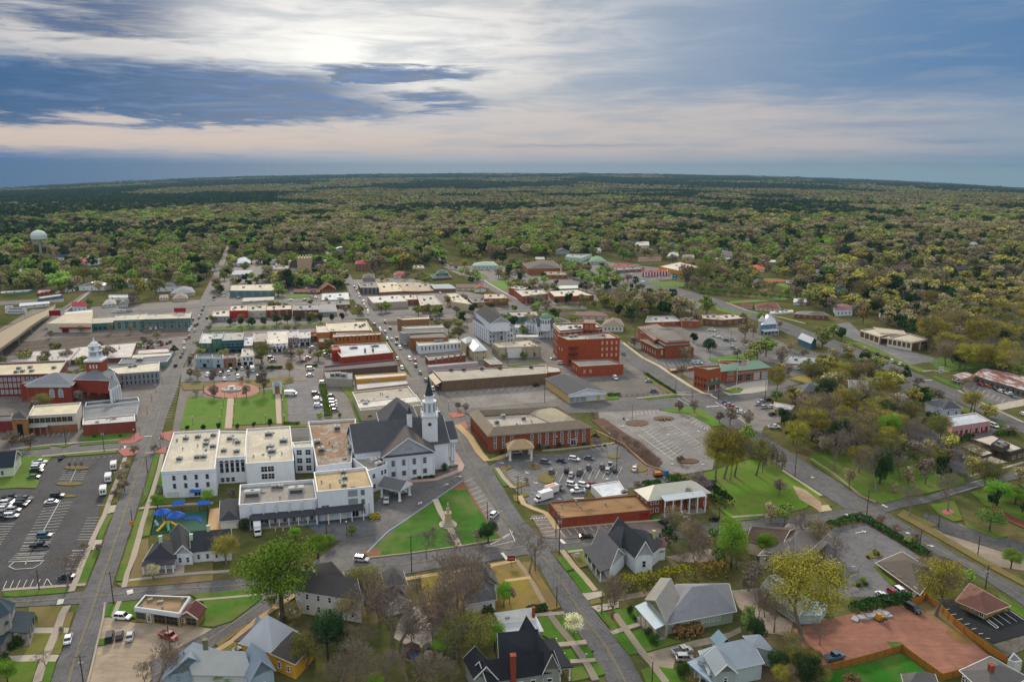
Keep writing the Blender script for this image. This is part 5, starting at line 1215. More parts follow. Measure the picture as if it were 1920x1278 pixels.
w.po(0,-.03,.8,3.2,4.0,5,DKR,'d0d4d8',.9,.35,False);w.ac((.55,.9),(.55,.6),(.5,.25),sz=(2,1.6,1.2));w.vn(6,11);w.bn(0,.45,3.6,'c3cad1',A3,.03,.5,1.0,'entrance_wall')
w=wg(b,[(312,766,955),(984,712),(956,545),(322,592)],wl=WH,rf=(Ae,'8a8680'),cop=(A4,'d6d6d2'),par=1.0)
w.pl(0,6,.3,w.h-.4,.5,'c4cad0',.14,.97,.5);w.po(0,.14,1.0,3.0,3.4,8,DKR,'d0d4d8',.9,.35,True);w.win(0,7,.5,1.3,2.2,.16,.98,Cj,'c8ccd0');w.win(3,3,w.h*.5,1.2,1.5)
w.ac((.17,.5),(.75,.52),sz=(5.5,2.6,2.2));w.ac((.45,.82),(.5,.83),(.55,.8),sz=(1.6,1.4,1.3));w.vn(4,13)
w=wg(b,[(150,900,975),(310,888),(302,716),(160,728)],wl=(A3,'c4c4ba'),rf=DKR,t=B1,rh=2.2)
w=wg(b,[(1432,470,665),(1592,412),(1562,345),(1290,365)],wl=WH,rf=(Ae,'8a8680'),cop=(A4,'d6d6d2'))
w.win(0,1,[w.h*.15,w.h*.6],1.4,1.9,.1,.4);w.win(0,2,w.h*.62,1.2,1.9,.6,.95);w.ac((.55,.55),(.6,.2),(.85,.7),sz=(3,2,1.6))
O(760,780)
c=bd(G1,'large white church with grey gabled roofs, pediment and tall steeple',G1,[(370-800,215+95,420),(370,217),22.0],mk='the white church',h=11.5,wl=WH,rf=(A5,'4a4c50'),t=Bb,rh=8.0,fas='d2d6da',ov_=.6)
c.win(0,4,[2.4,7.0],1.3,2.0,.05,.35);c.win(1,4,2.2,1.3,3.0,.1,.9)
w=wg(c,[(-190,345,505),(245,300),(200,140)],h=11.2,wl=WH,rf=(A5,'55504e'),t=D4,rh=6.6,fas='d6dade',ov_=.7)
L,W=w.dims()
w.win(0,4,6.6,1.5,1.7,.08,.92,Dg,'c6cbd0','3c464e');w.win(0,4,2.4,1.7,2.1,.08,.92,B9,'aab0b5','3c464e');w.pl(0,5,.3,11.0,.5,'cdd2d7',.0,1.0,.3);w.bn(0,10.6,11.3,'4a4d52',out=.6);w.bn(0,9.9,10.55,'d3d7dc',out=.4)
w.win(1,2,[2.4,7.0],1.3,1.8,.2,.9,B9)
m=MB();P,Q=w.fa(0);mid=(P+Q)/2;d=(Q-P).normalized();nx=V((d.y,-d.x,0));vs_=[]
for i in rg(9):t=mh.pi*i/8;q=mid+d*1.6*mh.cos(t)+nx*.12;vs_.append((q.x,q.y,12.6+1.6*mh.sin(t)))
m.py_(vs_);m.bu('fan_window',M(A4,'8d979f'),c.rt)
w=wg(c,[(-200,115,300),(120,60),(60,-80)],h=11.8,wl=WH,rf=(A5,'45474b'),t=B1,rh=8.6)
P,Q=c.fa(1);e=(Q-P).normalized();nx=V((e.y,-e.x,0))
for i in rg(4):
 q=P+e*(3+i*4.2)+nx*3.2;m=MB();m.lt((q.x,q.y,.3),[(.7,0),(.7,.4),(.5,.5),(.42,9.4),(.62,9.6),(.65,10.0)],12);m.bu(Gb,M(A4,'d5d9dd'),c.rt)
m=MB();a,b_=P+e*1.5+nx*.05,P+e*17.2+nx*.05;a2,b2=a+nx*4.2,b_+nx*4.2;m.pr_([(v.x,v.y)for v in(a,a2,b2,b_)],10.3,11.5,True);m.bu('entablature',M(A4,'d0d4d8'),c.rt)
ap=(a+b_)/2;m=MB();up=lambda v,z:V((v.x,v.y,z))
m.add([up(a-nx*.5,11.52),up(a2+nx*.4,11.52),up(b2+nx*.4,11.52),up(b_-nx*.5,11.52),up(ap-nx*8,17.0),up(ap+nx*4.6,17.0)],[(0,1,5,4),(2,3,4,5)]);m.bu('portico_roof',M(A5,'4a4c50'),c.rt)
m=MB();m.add([up(a2,11.5),up(b2,11.5),up(ap+nx*4.1,16.5)],[(0,1,2)]);m.bu('portico_gable',M(A4,'d0d4d8'),c.rt)
m=MB();m.pr_([(v.x,v.y)for v in(a,a2,b2,b_)],.01,.55);m.bu('portico_steps',M(Aa,'a9a59c'),c.rt)
def stage(m,c_,r,z0,z1,n=4,rot=mh.pi/4+.12,r2=None):m.lt((c_.x,c_.y,0),[(r,z0),(r2 or r,z1)],n,rot)
sp=at(806,806,16.0);WHM=M(A4,'d2d6da')
m=MB();stage(m,sp,4.4,12,22.6);m.bu('steeple_base',WHM,c.rt)
m=MB();stage(m,sp,5.0,22.6,23.2);m.bu(Jh,WHM,c.rt)
rail=MB()
for i in rg(4):
 a_,b_=[V((sp.x+4.7*mh.cos(mh.pi/4+.12+k*mh.pi/2),sp.y+4.7*mh.sin(mh.pi/4+.12+k*mh.pi/2),24.4))for k in(i,i+1)]
 rail.tu(a_,b_,.1,.1,4);rail.tu(a_-V((0,0,1.2)),a_+V((0,0,.5)),.25,.2,4)
 for j in rg(1,8):q=a_.lerp(b_,j/8);rail.tu(q-V((0,0,1.2)),q,.06,.06,4)
rail.bu('balcony_railing',WHM,c.rt)
m=MB();stage(m,sp,2.8,23.2,28.2,8,.12+mh.pi/8);m.bu('belfry',WHM,c.rt)
for i in rg(8):
 t=.12+i*mh.pi/4;q=V((sp.x+2.8*mh.cos(t),sp.y+2.8*mh.sin(t),0));m=MB();m.box((q.x,q.y,24.4),(.12,.9,3.4),t);m.bu('louvre',M(A4,'8d959c'),c.rt)
m=MB();stage(m,sp,3.1,28.2,28.6,8,.12+mh.pi/8);stage(m,sp,1.9,28.6,30.5,8,.12+mh.pi/8);stage(m,sp,2.2,30.5,30.8,8,.12+mh.pi/8);m.bu('lantern',WHM,c.rt)
zt=zof(sp,703);m=MB();m.lt((sp.x,sp.y,0),[(1.75,30.8),(.8,31+(zt-31)*.42),(.1,zt-.3)],8,.12);m.bu('spire',M(B6,'2f3a3c'),c.rt)
m=MB();m.tu((sp.x,sp.y,zt-1),(sp.x,sp.y,zt+1.6),.07,.05);m.tu((sp.x-.5,sp.y,zt+.6),(sp.x+.5,sp.y,zt+.6),.05,.05);m.bu('cross',M(A4,'9a8f6a'),c.rt)
for t in rg(4):
 an=.12+t*mh.pi/2;q=(sp.x+3.13*mh.cos(an),sp.y+3.13*mh.sin(an));m=MB();p0=V((q[0],q[1],19.5));dd=V((mh.cos(an),mh.sin(an),0));m.tu(p0-dd*.2,p0+dd*.12,.75,.75,16);m.bu('round_window',M(A4,'3a4248'),c.rt)
cp=at(768,792,18.5);m=MB();stage(m,cp,1.5,16,21);stage(m,cp,1.1,21,22.6,8);m.bu('cupola',WHM,c.rt);m=MB();m.lt((cp.x,cp.y,0),[(1.3,22.6),(.6,23.6),(.05,25.6)],8);m.bu('cupola_spire',M(B6,'2f3a3c'),c.rt)
O(380,780)
cn=Zg(Ji,'white columned carport with grey gabled roof beside church drive',Ji,tuple(g((1660,680))));cn.location=(0,0,0)
cn_(cn,[(1512,602),(1700,645),(1810,580)],4.6,(A5,'5a5c60'),'d6dade',.8,Bb,2.6,.9,'d2d6da',2,2)
O(760,780)
b=bd(G2,'long red brick two storey office with tan mansard roof and entrance canopy',A9,[(720,165,320),(1597,92,250),(1340,-60),(560,-20)],mk='the red brick office',wl=(A8,'8e3c2b'),rf=(Ae,'a9a296'),par=.3)
hh=b.h
b.win(0,3,[2.0,hh*.58],1.3,2.4,.02,.26,B9,'cfd2d6','5a646c');b.win(0,8,[1.6,hh*.58],1.3,2.4,.38,.97,B9,'cfd2d6','5a646c');b.win(3,9,[1.6],1.2,2.2,.05,.95,B9,'6a3024','3a2a28');b.win(0,1,.4,2.8,3,.8,.86,Cj);b.bn(0,.1,.8,'7a3427',A8,out=.1,name=E9)
m=MB();I0=ins([(p.x,p.y)for p in b.w],-.7);I1=ins([(p.x,p.y)for p in b.w],3.2);n=4
v_=[(x,y,hh-.6)for x,y in I0]+[(x,y,hh-.1)for x,y in I0]+[(x,y,hh+2.6)for x,y in I1]+[(x,y,hh+.1)for x,y in ins([(p.x,p.y)for p in b.w],4.2)]
m.add(v_,[(k*4+i,k*4+(i+1)%4,(k+1)*4+(i+1)%4,(k+1)*4+i)for k in rg(3)for i in rg(4)]);m.bu(H9,M(A5,'7f7464'),b.rt)
w=wg(b,[(1330,90,250),(1597,92),(1340,-60),(1040,-40)],h=hh+.15,zb=hh-.5,wl=(A5,'7f7464'),rf=(A5,'a09780'),t=B1,rh=3.2,ov_=.0)
b.ac((.18,.5),(.22,.2),(.36,.25),(.5,.2),(.48,.6),(.3,.75),sz=(2.0,1.6,1.2),z=hh+.0);b.vn(9,31)
q=Zg('entrance_canopy','tan hipped drive through canopy on white posts before office',Ha,(0,0,0));cn_(q,[(885,290),(1110,272),(1085,218)],5.2,(A5,'9a8768'),'cfccc4',.8,B1,3.0,1.0,'b5a78a')
b=bd(B3,'low red brick shop with a brown weathered flat roof',A9,[(1340,880,968),(2115,808),(1990,678),(1240,740)],mk='the red brick shop',wl=(A8,'8c2f24'),rf=(Gf,'8a6a46'),par=.35,cop=(A4,'6b4f3a'))
b.win(0,1,.4,2.6,2.6,.9,.96,C2,'7a2018','8a1f18');b.vn(4,3)
b=bd('white_shed','white flat roofed service building behind red brick shop',A9,[(1700,692,760),(1915,665),(1840,553),(1600,590)],wl=(A3,'c9c9c4'),rf=(Ae,'c8ced4'),par=.3)
O(1140,780)
b.ac((.85,.1),(.92,.1),(.98,.12),sz=(1.2,1.2,1.1))
b=bd('brick_house','two storey red brick house with pale hipped roof and white columned porch',Bc,[(350,722,860),(875,655),(750,570)],mk='the columned brick house',wl=(A8,'8a3a2b'),rf=(B6,'b8b6a8'),t=B1,rh=3.4)
b.win(0,2,[1.2,4.3],1.2,1.6,.02,.18);b.win(0,5,[1.2,4.3],1.2,1.8,.22,.86);b.win(3,3,[1.4,4.4],1.1,1.6);b.win(0,1,[1.2,4.3],1.2,1.8,.88,.98)
b.po(0,.2,.86,3.2,6.4,6,(B6,'b0b8bc'),'d8dada',.7,.45)
O(1140,780)
b=bd(Af,'white house with dark steep gables and a columned front porch',Bc,[(-90,1095,1210),(380,1180,1290),(490,1090)],mk='the dark gabled white house',wl=WH,rf=(A5,'4a4a4e'),t=B1,rh=5.2,fas='d4d4d0')
O(760,1000)
w=wg(b,[(1610,105,215),(1760,300),(1890,170)],h=4.2,wl=WH,rf=(A5,'56565a'),t=Bb,rh=4.2,fas='d8d8d4');w.po(0,0,1,2.8,3.4,5,(A5,'4c4c50'),'dcdcd8',.9,.35)
O(1140,780)
w=wg(b,[(240,1200,1310),(385,1190),(160,985)],h=6.0,wl=WH,rf=(A5,'2f3338'),t=D4,rh=4.6,fas='dcdcd8');w.win(0,1,2.0,1.2,2.2,.3,.7)
w=wg(b,[(385,1130,1250),(495,1115),(470,1080),(300,1085)],wl=WH,rf=(A5,'5a4740'),t=E3,rh=.8);w.win(0,1,2.0,1.0,1.6,.1,.4);w.win(0,1,2.6,2.0,.9,.55,.95)
w.ch_(.3,.4,.8,9.5,'b9a78a')
O(0,1000)
b=bd(Af,'white single storey house with wide dark roof and three chimneys',Bc,[(1255,225,315),(1510,212),(1480,60),(1330,90)],mk='the dark roofed white house',h=3.8,wl=WH,rf=(A5,'32353a'),t=B1,rh=3.0,ov_=.7)
b.po(0,.0,1.0,2.6,3.2,5,(A5,'32353a'),'d8dcdf',.6,.4)
w=wg(b,[(1500,175,290),(1655,165,260),(1620,-20)],h=4.2,wl=WH,rf=(A5,'34373c'),t=D4,rh=2.8,fas='d8d8d6');w.win(0,2,1.2,1.0,1.8,.1,.95);
w=wg(b,[(1655,150,250),(1990,120),(1980,-30)],h=4.2,wl=WH,rf=(A5,'32353a'),t=Bb,rh=3.4,fas='c9c9c6');w.win(0,4,1.3,1.0,1.7);b.ch_(.5,.5,.9,8.6,'b4b6b8');w.ch_(.0,.3,.8,8.0,'b9bbbd');w.ch_(.45,.5,.9,9.3,'b4b6b8')
b=bd('garage_building','tan brick service garage with a stained flat roof and open bays','garage',[(1160,635,752),(1545,690,788),(1640,545),(1250,530)],mk='the tan brick garage',wl=(A8,'9c7f62'),rf=(Gf,'8d7558'),par=.6,cop=(A4,'c3c6c8'))
b.bn(0,b.h-1.0,b.h-.05,'bfc4c8',A3,out=.25,name=G3);b.bn(1,b.h-1.0,b.h-.05,'bfc4c8',A3,out=.25,name=G3)
b.win(0,2,.45,3.6,2.7,.42,.96,C2,'6b5a48','101418');b.win(0,1,.45,1.2,2.3,.26,.36,Cj);b.win(0,3,1.0,1.0,1.7,.03,.22,C2,'5a5a58');b.vn(5,2)
w=wg(b,[(1545,700,780),(1700,720,800),(1765,640)],h=3.0,wl=(A8,'a07a5c'),rf=(A5,'5a3430'),t=D4,rh=1.6,fas='cfcfca');w.win(0,1,.4,3.2,2.3,.4,.92,C2,'8a6f58','1a2228');w.win(0,1,1.0,.9,1.2,.1,.28)
b=bd('victorian_house','dark teal roofed victorian house with deep porch at bottom left',Bc,[(-230,770,960),(60,770,960),(120,600)],mk='the victorian house',h=7.5,wl=(A3,'a3a097'),rf=(A5,'2e3f48'),t=B1,rh=5.0,fas='5a6468')
b.po(0,0,1,3.8,3.6,5,(A5,'2c3c45'),'7a6a5a',1.4,.4);b.po(1,0,1.0,4.0,3.6,4,(A5,'2c3c45'),'9a958a',1.4,.4)
b.win(0,3,[1.2,4.6],1.1,1.8);b.win(1,2,[1.2,4.6],1.1,1.8)
q=b.pt(.75,.1,0);m=MB();m.lt((q.x,q.y,0),[(2.6,0),(2.6,9.8)],8);m.bu('turret',M(A3,'8f8d86'),b.rt);m=MB();m.lt((q.x,q.y,0),[(3.1,9.8),(.1,14.5)],8);m.bu(Hg,M(A5,'41525a'),b.rt)
b.ch_(.4,.6,1.0,14.5,'6b2a22')
O(380,1000)
b=bd('yellow_house','yellow house under a tall weathered tin pyramid roof',Bc,[(330,935,1060),(600,1015,1120),(800,840)],mk='the yellow house',wl=(A3,'c69636'),rf=(B6,'a9aeb4'),t=B1,rh=6.2)
b.win(0,1,1.2,1.1,2.0,.15,.4);b.po(3,.1,.9,2.6,3.2,3,(A5,'4c4143'),'c9c4b4',.7,.35)
w=wg(b,[(600,1025,1125),(795,1110,1200),(965,920)],h=4.6,wl=(A3,'c69636'),rf=(A5,'4a4642'),t=B1,rh=2.2);w.win(0,2,1.3,1.0,1.6,.1,.9)
w=wg(b,[(400,860,960),(450,870),(500,760)],h=5.0,wl=(A3,'b9bcbc'),rf=(B6,'b9bcbc'),t=D4,rh=1.6);
b=bd(I9,'pale blue house with blue tin gables at bottom edge',Bc,[(410,1250,1420),(610,1160,1380),(530,1020)],mk='the blue tin roofed house',h=5.5,wl=(A3,'8fa0ad'),rf=(B6,'8291a0'),t=D4,rh=3.6,fas='9aa9b4')
b.win(0,1,1.4,1.0,1.8,.4,.7);w=wg(b,[(-80,1200,1420),(410,1210,1400),(300,1080)],h=5.0,wl=(A3,'b7bcbc'),rf=(B6,'a7aaa8'),t=Bb,rh=4.0);w=wg(b,[(-330,1230,1420),(110,1120,1330),(140,1020)],h=5.2,wl=(A3,'8fa0ad'),rf=(B6,'8492a0'),t=D4,rh=3.8);w.ch_(.8,.4,1.0,11,'6a625c')
b=bd(Af,'old white two storey house half hidden behind budding trees',Bc,[(830,480,700),(1360,560,750),(1290,420)],mk='the half hidden white house',h=7.2,wl=(A3,'c4c6c2'),rf=(A5,'4d4a4a'),t=Bb,rh=3.5,fas='c6c6c2')
b.win(0,5,[1.3,4.6],1.0,1.7);b.win(3,2,[1.3,4.6],1.0,1.7);w=wg(b,[(1040,420,600),(1300,470),(1200,330)],h=7.4,wl=(A3,'c4c6c2'),rf=(A5,'55504c'),t=B1,rh=4.8);b.ch_(.2,.6,.8,12.5,'7a3a30')
b=bd('white_cottage','small white gabled cottage behind bare trees',Bc,[(1600,615,680),(1780,570,655),(1700,490)],mk='the white cottage',h=3.4,wl=(A3,'c9ccca'),rf=(A5,'3a3a3e'),t=D4,rh=2.0,fas='d6d6d2');b.win(0,1,1.2,.9,1.2,.5,.9)
b=bd(C6,'narrow grey shingled house behind bare trees by street',Bc,[(1580,440,560),(1750,430,540),(1720,330)],h=5.5,wl=(A3,'b1b2ae'),rf=(A5,'56565a'),t=B1,rh=3.6)
O(760,1000)
b=bd('corner_house','white house with a long grey hipped roof on golden lawn',Bc,[(530,600,660),(775,560,640),(730,290)],mk='the golden lawn house',h=3.8,wl=(A3,'c2c4c0'),rf=(A5,'57565a'),t=B1,rh=3.6)
b.win(0,2,1.2,1.0,1.5,.5,.95);w=wg(b,[(640,470,600),(800,430),(740,300)],h=3.9,wl=(A3,'c2c4c0'),rf=(A5,'605c5e'),t=D4,rh=3.0)
b=bd(Gc,'grey house with a silver patched tin roof',Bc,[(850,880,930),(1175,835,900),(1120,740),(820,770)],mk='the silver tin roofed house',h=3.6,wl=(A3,'9aa09a'),rf=(B6,'a7acb4'),t=E3,rh=.6);b.win(0,3,1.1,1.1,1.6)
w=wg(b,[(820,765,860),(1110,735),(1050,650),(740,710)],h=4.4,wl=(A3,'aeb2ae'),rf=(B6,'bcbcb8'),t=Bb,rh=1.8);w.ch_(1.0,.1,.7,7.4,'8a3a2c');w.vn(3,4)
b=bd(C6,'large grey house with black cross gabled roofs and red chimney',Bc,[(710,1260,1400),(1320,1165,1290),(1200,1060)],mk='the black roofed grey house',h=5.0,wl=(A3,'83867f'),rf=(A5,'23272d'),t=Bb,rh=3.2,fas='c0c0bc')
b.win(0,4,1.3,1.3,2.0,.2,.9);w=wg(b,[(1190,1170,1300),(1325,1160,1290),(1110,840)],h=5.6,wl=(A3,'83867f'),rf=(A5,'272b31'),t=D4,rh=4.2,fas='c9c9c4');w.win(0,1,1.3,1.3,2.0,.2,.6)
w=wg(b,[(820,1060,1200),(1160,1060,1200),(1100,860),(800,920)],h=5.6,wl=(A3,'83867f'),rf=(A5,'2a2e34'),t=Bb,rh=4.2,fas='a9a9a2');w=wg(b,[(600,1230,1400),(790,1240,1400),(700,1080)],h=5.0,wl=(A3,'83867f'),rf=(A5,'23272d'),t=D4,rh=3.0,fas='c9c9c4')
w=wg(b,[(1325,1160,1285),(1435,1150,1270),(1280,910),(1190,920)],h=3.6,zb=3.3,wl=(A4,'c9c9c4'),rf=(A5,'25292f'),t=J3,ov_=.2)
O(760,1000)
for xy in((1330,1270),(1415,1262),(1370,1130),(1300,1000)):
 q=g(xy);m=MB();m.lt((q.x,q.y,0),[(.3,0),(.3,.9),(.18,1.0),(.18,3.35)],8);m.bu(E8,M(A4,'cfcfca'),b.rt)
b.ch_(.35,-.02,1.2,10.5,'8a2f26',0)
b=bd('garden_shed','small dark roofed shed with a blue tarpaulin',E3,[(0,1010,1060),(115,1005,1050),(110,965)],h=2.4,wl=(A3,'5a4f46'),rf=(A5,'4a3f3a'),t=D4,rh=.8);b.bn(0,.3,1.6,'2b5f9a',u0=.4,u1=1,out=.5,name='tarpaulin')
b=bd('garden_hut','tiny white and orange garden hut',E3,[(165,1000,1060),(232,1000,1055),(230,970)],h=2.6,wl=(A3,'c0bfba'),rf=(A5,'4a4542'),t=D4,rh=.8);b.win(0,1,.1,.9,1.9,.5,.95,B9,'c07a3a','b8702f')
b=bd('brown_shed','low brown roofed shed beside big budding tree',E3,[(240,790,850),(340,760,820),(320,640)],h=3.2,wl=(A3,'b5b2a8'),rf=(A5,'6a4a40'),t=D4,rh=1.0)
O(1140,1000)
b=bd('sage_house','large sage green house with a broad grey shingled roof',Bc,[(500,758,870),(1080,655,790),(1030,440),(600,450)],mk='the sage green house',wl=(A3,'8b9a8c'),rf=(A5,'77797e'),t=B1,rh=4.4,ov_=.9)
b.win(0,1,1.3,1.1,1.8,.06,.16,B9,'c9ccc8','9aa2a4');b.win(0,2,1.3,1.1,1.8,.32,.48,B9,'c9ccc8','9aa2a4');b.win(0,4,1.5,1.1,1.6,.5,.82,B9,'c9ccc8','9aa2a4')
w=wg(b,[(330,560,700),(500,745),(620,560)],h=5.6,wl=(A3,'a3a58c'),rf=(A5,'84827e'),t=D4,rh=2.8,fas='b9b8a0');w.po(0,.0,1.0,3.0,3.6,5,(B6,'8fa2ad'),'b8a98a',.9,.4)
b.ch_(.9,.15,.6,3.4,'c9c3b0',0,A4)
b=bd('green_barn','pale green outbuilding with a long grey shingle roof','barn',[(1325,475,560),(1640,695,770),(1760,590),(1460,365)],mk='the pale green barn',wl=(A3,'b7bda4'),rf=(A5,'6f726f'),t=Bb,rh=1.6,ov_=.5,fas='c0c4b4')
b.win(0,5,.4,2.2,2.1,.05,.95,C2,'b9c0b0','8d958c');w=wg(b,[(1630,705,760),(1830,700,740),(1900,600)],h=2.6,wl=(A3,'9fb0b8'),rf=(B6,'93a9b8'),t=E3,rh=.4)
b=bd(Gc,'house with pale blue tin roofs, dormers and a porch at bottom edge',Bc,[(880,1200,1400),(1330,1105,1300),(1230,925)],mk='the blue tin dormer house',h=4.6,wl=(A3,'a3b0b0'),rf=(B6,'959fa8'),t=B1,rh=4.2)
w=wg(b,[(775,1075,1190),(1050,1140,1260),(1110,1010),(910,1000)],h=5.2,wl=(A3,'a3b0b0'),rf=(B6,'98a3ac'),t=B1,rh=3.6);w=wg(b,[(930,1200,1400),(1100,1180,1400),(1010,1040)],h=6.4,wl=(A3,'8f9c98'),rf=(B6,'848e96'),t=D4,rh=2.2,fas='d0d4d4');w.win(0,1,3.6,1.0,1.4,.35,.65)
w=wg(b,[(1260,960,1060),(1420,1000,1090),(1340,925)],h=4.8,wl=(A3,'a3b0b0'),rf=(B6,'959fa8'),t=B1,rh=2.4);w=wg(b,[(960,960,1050),(1070,960,1050),(1010,895)],h=4.8,wl=(A3,'a3b0b0'),rf=(B6,'7f9aa6'),t=D4,rh=1.9)
w=wg(b,[(700,1120,1230),(900,1290,1400),(985,1250),(790,1085)],h=3.4,zb=3.1,wl=(A4,'c9d0d4'),rf=(B6,'8a9cac'),t=J3)
for xy in((705,1195),(745,1240),(790,1285)):q=g(xy);m=MB();m.tu((q.x,q.y,0),(q.x,q.y,3.15),.16,.14,8);m.bu(E8,M(A4,'d0d4d4'),b.rt)
O(1520,1000)
b=bd(Bg,'long low brick building with a dark brown hipped roof',A9,[(590,255,305),(930,498,570),(1060,330),(790,165)],mk='the brown roofed brick building',wl=(A8,'8a4a3a'),rf=(A5,'5a544c'),t=B1,rh=2.8,ov_=1.0,fas='c9c9c4')
b.win(0,4,1.1,1.2,1.4,.1,.8,B9,'8d8a84');b.win(0,1,.4,1.4,2.3,.88,.97,Cj,'c9c9c4','b9b9b4')
b=bd(Dh,'small tan brick office with brown hipped roof beside black lot',A9,[(1290,575,640),(1500,700-30,735),(1665,600),(1400,455)],mk='the small brown roofed office',wl=(A8,'9a7458'),rf=(A5,'6a4a42'),t=B1,rh=2.4,ov_=1.0,fas='b7a48c')
b.win(0,2,1.1,1.2,1.4,.1,.7);b.win(0,1,.4,1.2,2.2,.84,.96,Cj);b.win(1,1,1.6,2.4,.8,.55,.85,B9,'b9cdd8','4a7f9a')
b=bd(C6,'single storey house with dark grey hipped roof and red chimney',Bc,[(1315,1185,1290),(1560,1400),(1839,1230),(1560,1070)],mk='the low grey roofed house',h=3.6,wl=(A3,'b3aca4'),rf=(A5,'5d5b5a'),t=B1,rh=2.2,ov_=.8,fas='d0d0cc')
b.win(0,3,1.0,1.2,1.6,.03,.3,B9,'d4d4d0');b.ch_(.55,.35,1.0,7.2,'8a3a2c')
b=bd(C6,'house with a dark domed shingle roof behind fenced green lawn',Bc,[(830,1330,1400),(1100,1330),(1060,1215)],h=3.6,wl=(A3,'a8a29a'),rf=(A5,'63605f'),t=B1,rh=2.6)
b=bd('storage_shed','small white storage shed with grey roof by wooden fence',E3,[(1700,1085,1145),(1760,1105,1158),(1825,1095),(1750,1020)],h=2.8,wl=(A3,'b9b9b6'),rf=(Ae,'6a6f70'),t=Ah,par=.1)
O(1140,780)
b=bd('brown_roof_house','cream house with brown gable roof hidden behind lime trees',Bc,[(1200,1075,1150),(1470,1140,1210),(1620,960),(1290,960)],mk='the cream gabled house',h=4.2,wl=(A3,'c9b99c'),rf=(A5,'54463f'),t=Bb,rh=2.6,fas='cfc8b8');b.win(3,1,1.3,1.2,1.8,.3,.7)
b=bd('long_low_building','long low dark roofed building behind grey brushy trees',A9,[(1310,1190,1230),(1700,1180),(1900,1000),(1560,930)],h=4.0,wl=(A3,'aaa49a'),rf=(A5,'6a6461'),t=B1,rh=2.0)
O(1520,780)
b=bd('bank_building','modern flat white roofed bank with dark fascia and roof box',A9,[(1380,195,270),(1720,310,380),(1839,275),(1560,155)],mk='the flat roofed bank',wl=(A8,'5a4038'),rf=(Ae,'bdb5a6'),par=.3,cop=(A4,'4a4240'))
b.bn(0,b.h-1.6,b.h+.02,'453c3a',out=.35,name=G3);b.bn(1,b.h-1.6,b.h+.02,'453c3a',out=.35,name=G3);b.win(0,4,.9,1.6,2.0,.2,.95,C2,'3c3632');b.win(1,2,.5,1.8,2.6,.1,.95,C2,'c6c2b8')
w=wg(b,[(1555,235,250),(1650,270),(1720,240),(1620,190)],h=b.h+1.8,zb=b.h-.4,wl=(A5,'4c4642'),rf=(Ae,'6e6a66'),par=.4);w.ac((.5,.5),sz=(2,2,1.2))
q=Zg('drive_through_canopy','flat drive through canopy with dark fascia on pale posts',Ha,(0,0,0));cn_(q,[(1300,262),(1480,345),(1568,318)],5.0,(Ae,'b9b1a2'),'d2cfc6',.7,Ah,0,1.2,'453c3a',2,2,1.2)
O(1520,580)
b=bd('pink_shop','long pink walled shop with a pale blue flat roof',A9,[(1225,1008,1100),(1548,960,1045),(1420,890),(1170,925)],mk='the pink walled shop',wl=(A3,'b08484'),rf=(Ae,'b4bcc4'),par=.3,cop=(A4,'c9c4c0'))
b.win(0,7,.5,1.3,2.2,.05,.98,B9,'8a2f38','3c3034');b.bn(0,.1,.9,'8a2f38',out=.08,name=E9);b.pl(0,5,.1,b.h-.6,.5,'b9a89a',.05,.98,.25)
b=bd(I9,'small pale blue house with dark hipped roof by highway',Bc,[(1140,860,915),(1300,850,905),(1220,785)],mk='the pale blue house',h=4.2,wl=(A3,'9db6c4'),rf=(A5,'4a4c52'),t=B1,rh=2.6);b.win(0,2,1.3,1.3,1.7,.1,.95)
w=wg(b,[(995,810,870),(1140,860),(1190,790),(1060,775)],h=3.9,wl=(A3,'b4bec4'),rf=(A5,'55575c'),t=B1,rh=2.0)
b=bd('strip_shops','long strip of shops under a rusting tin roof',A9,[(1410,570,625),(1980,735,800),(2150,640),(1530,510)],mk='the tin roofed strip',wl=(A3,'6d675f'),rf=('tin','8a5a50'),t=Bb,rh=1.2,ov_=.6,fas='8a847c')
b.win(0,12,.6,2.0,2.2,.03,.97,C2,'8a847a');q=Zg('shop_canopy','rusty red roofed canopy at end of tin roofed strip',Ha,(0,0,0));cn_(q,[(1225,562),(1300,600),(1420,572)],5.0,('tin','7a3a30'),'8a8580',.35,Ah,0,.6,'9a7a6a',2,2,.9)
b=bd('modernist_office','modernist office with cream frames around brown brick panels',A9,[(672,245,320),(870,280,385),(1018,258),(840,205)],mk='the cream framed office',wl=(A8,'74482f'),rf=(Ae,'bfb6a2'),par=.5,cop=(A4,'cfc8b6'))
b.pl(0,6,0,b.h,.7,'cfc9b8',0,1,.5);b.bn(0,b.h-.9,b.h,'cfc9b8',out=.45);b.bn(1,b.h-.9,b.h,'cfc9b8',out=.45);b.bn(0,0,1.8,'cfc9b8',out=.4,name=E9);b.pl(1,3,0,b.h,.7,'cfc9b8',0,1,.5);b.win(1,1,3.2,9.0,3.2,.38,.9,C2,'c9c3b2','1a2026');b.win(1,1,.3,5.0,2.2,.3,.9,C2,'c9c3b2','30261f')
w=wg(b,[(432,178,245),(596,232,290),(680,215),(560,160)],h=None,wl=(A8,'7a4a32'),rf=(Ae,'bfb6a2'),par=.5,cop=(A4,'cfc8b6'));w.pl(0,5,0,w.h,.6,'cfc9b8',0,1,.5);w.bn(0,w.h-.8,w.h,'cfc9b8',out=.45);w.bn(0,0,.9,'cfc9b8',out=.35,name=E9)
w=wg(b,[(590,238,300),(672,245,300),(700,210),(620,190)],h=5.0,zb=4.2,wl=(A4,'cfc9b8'),rf=(Ae,'bfb6a2'),par=.2);w=wg(b,[(600,200,280),(830,215),(800,180),(540,150)],h=w.h+1.4,wl=(A3,'b5ad9b'),rf=(Ae,'b5ab96'),par=.3)
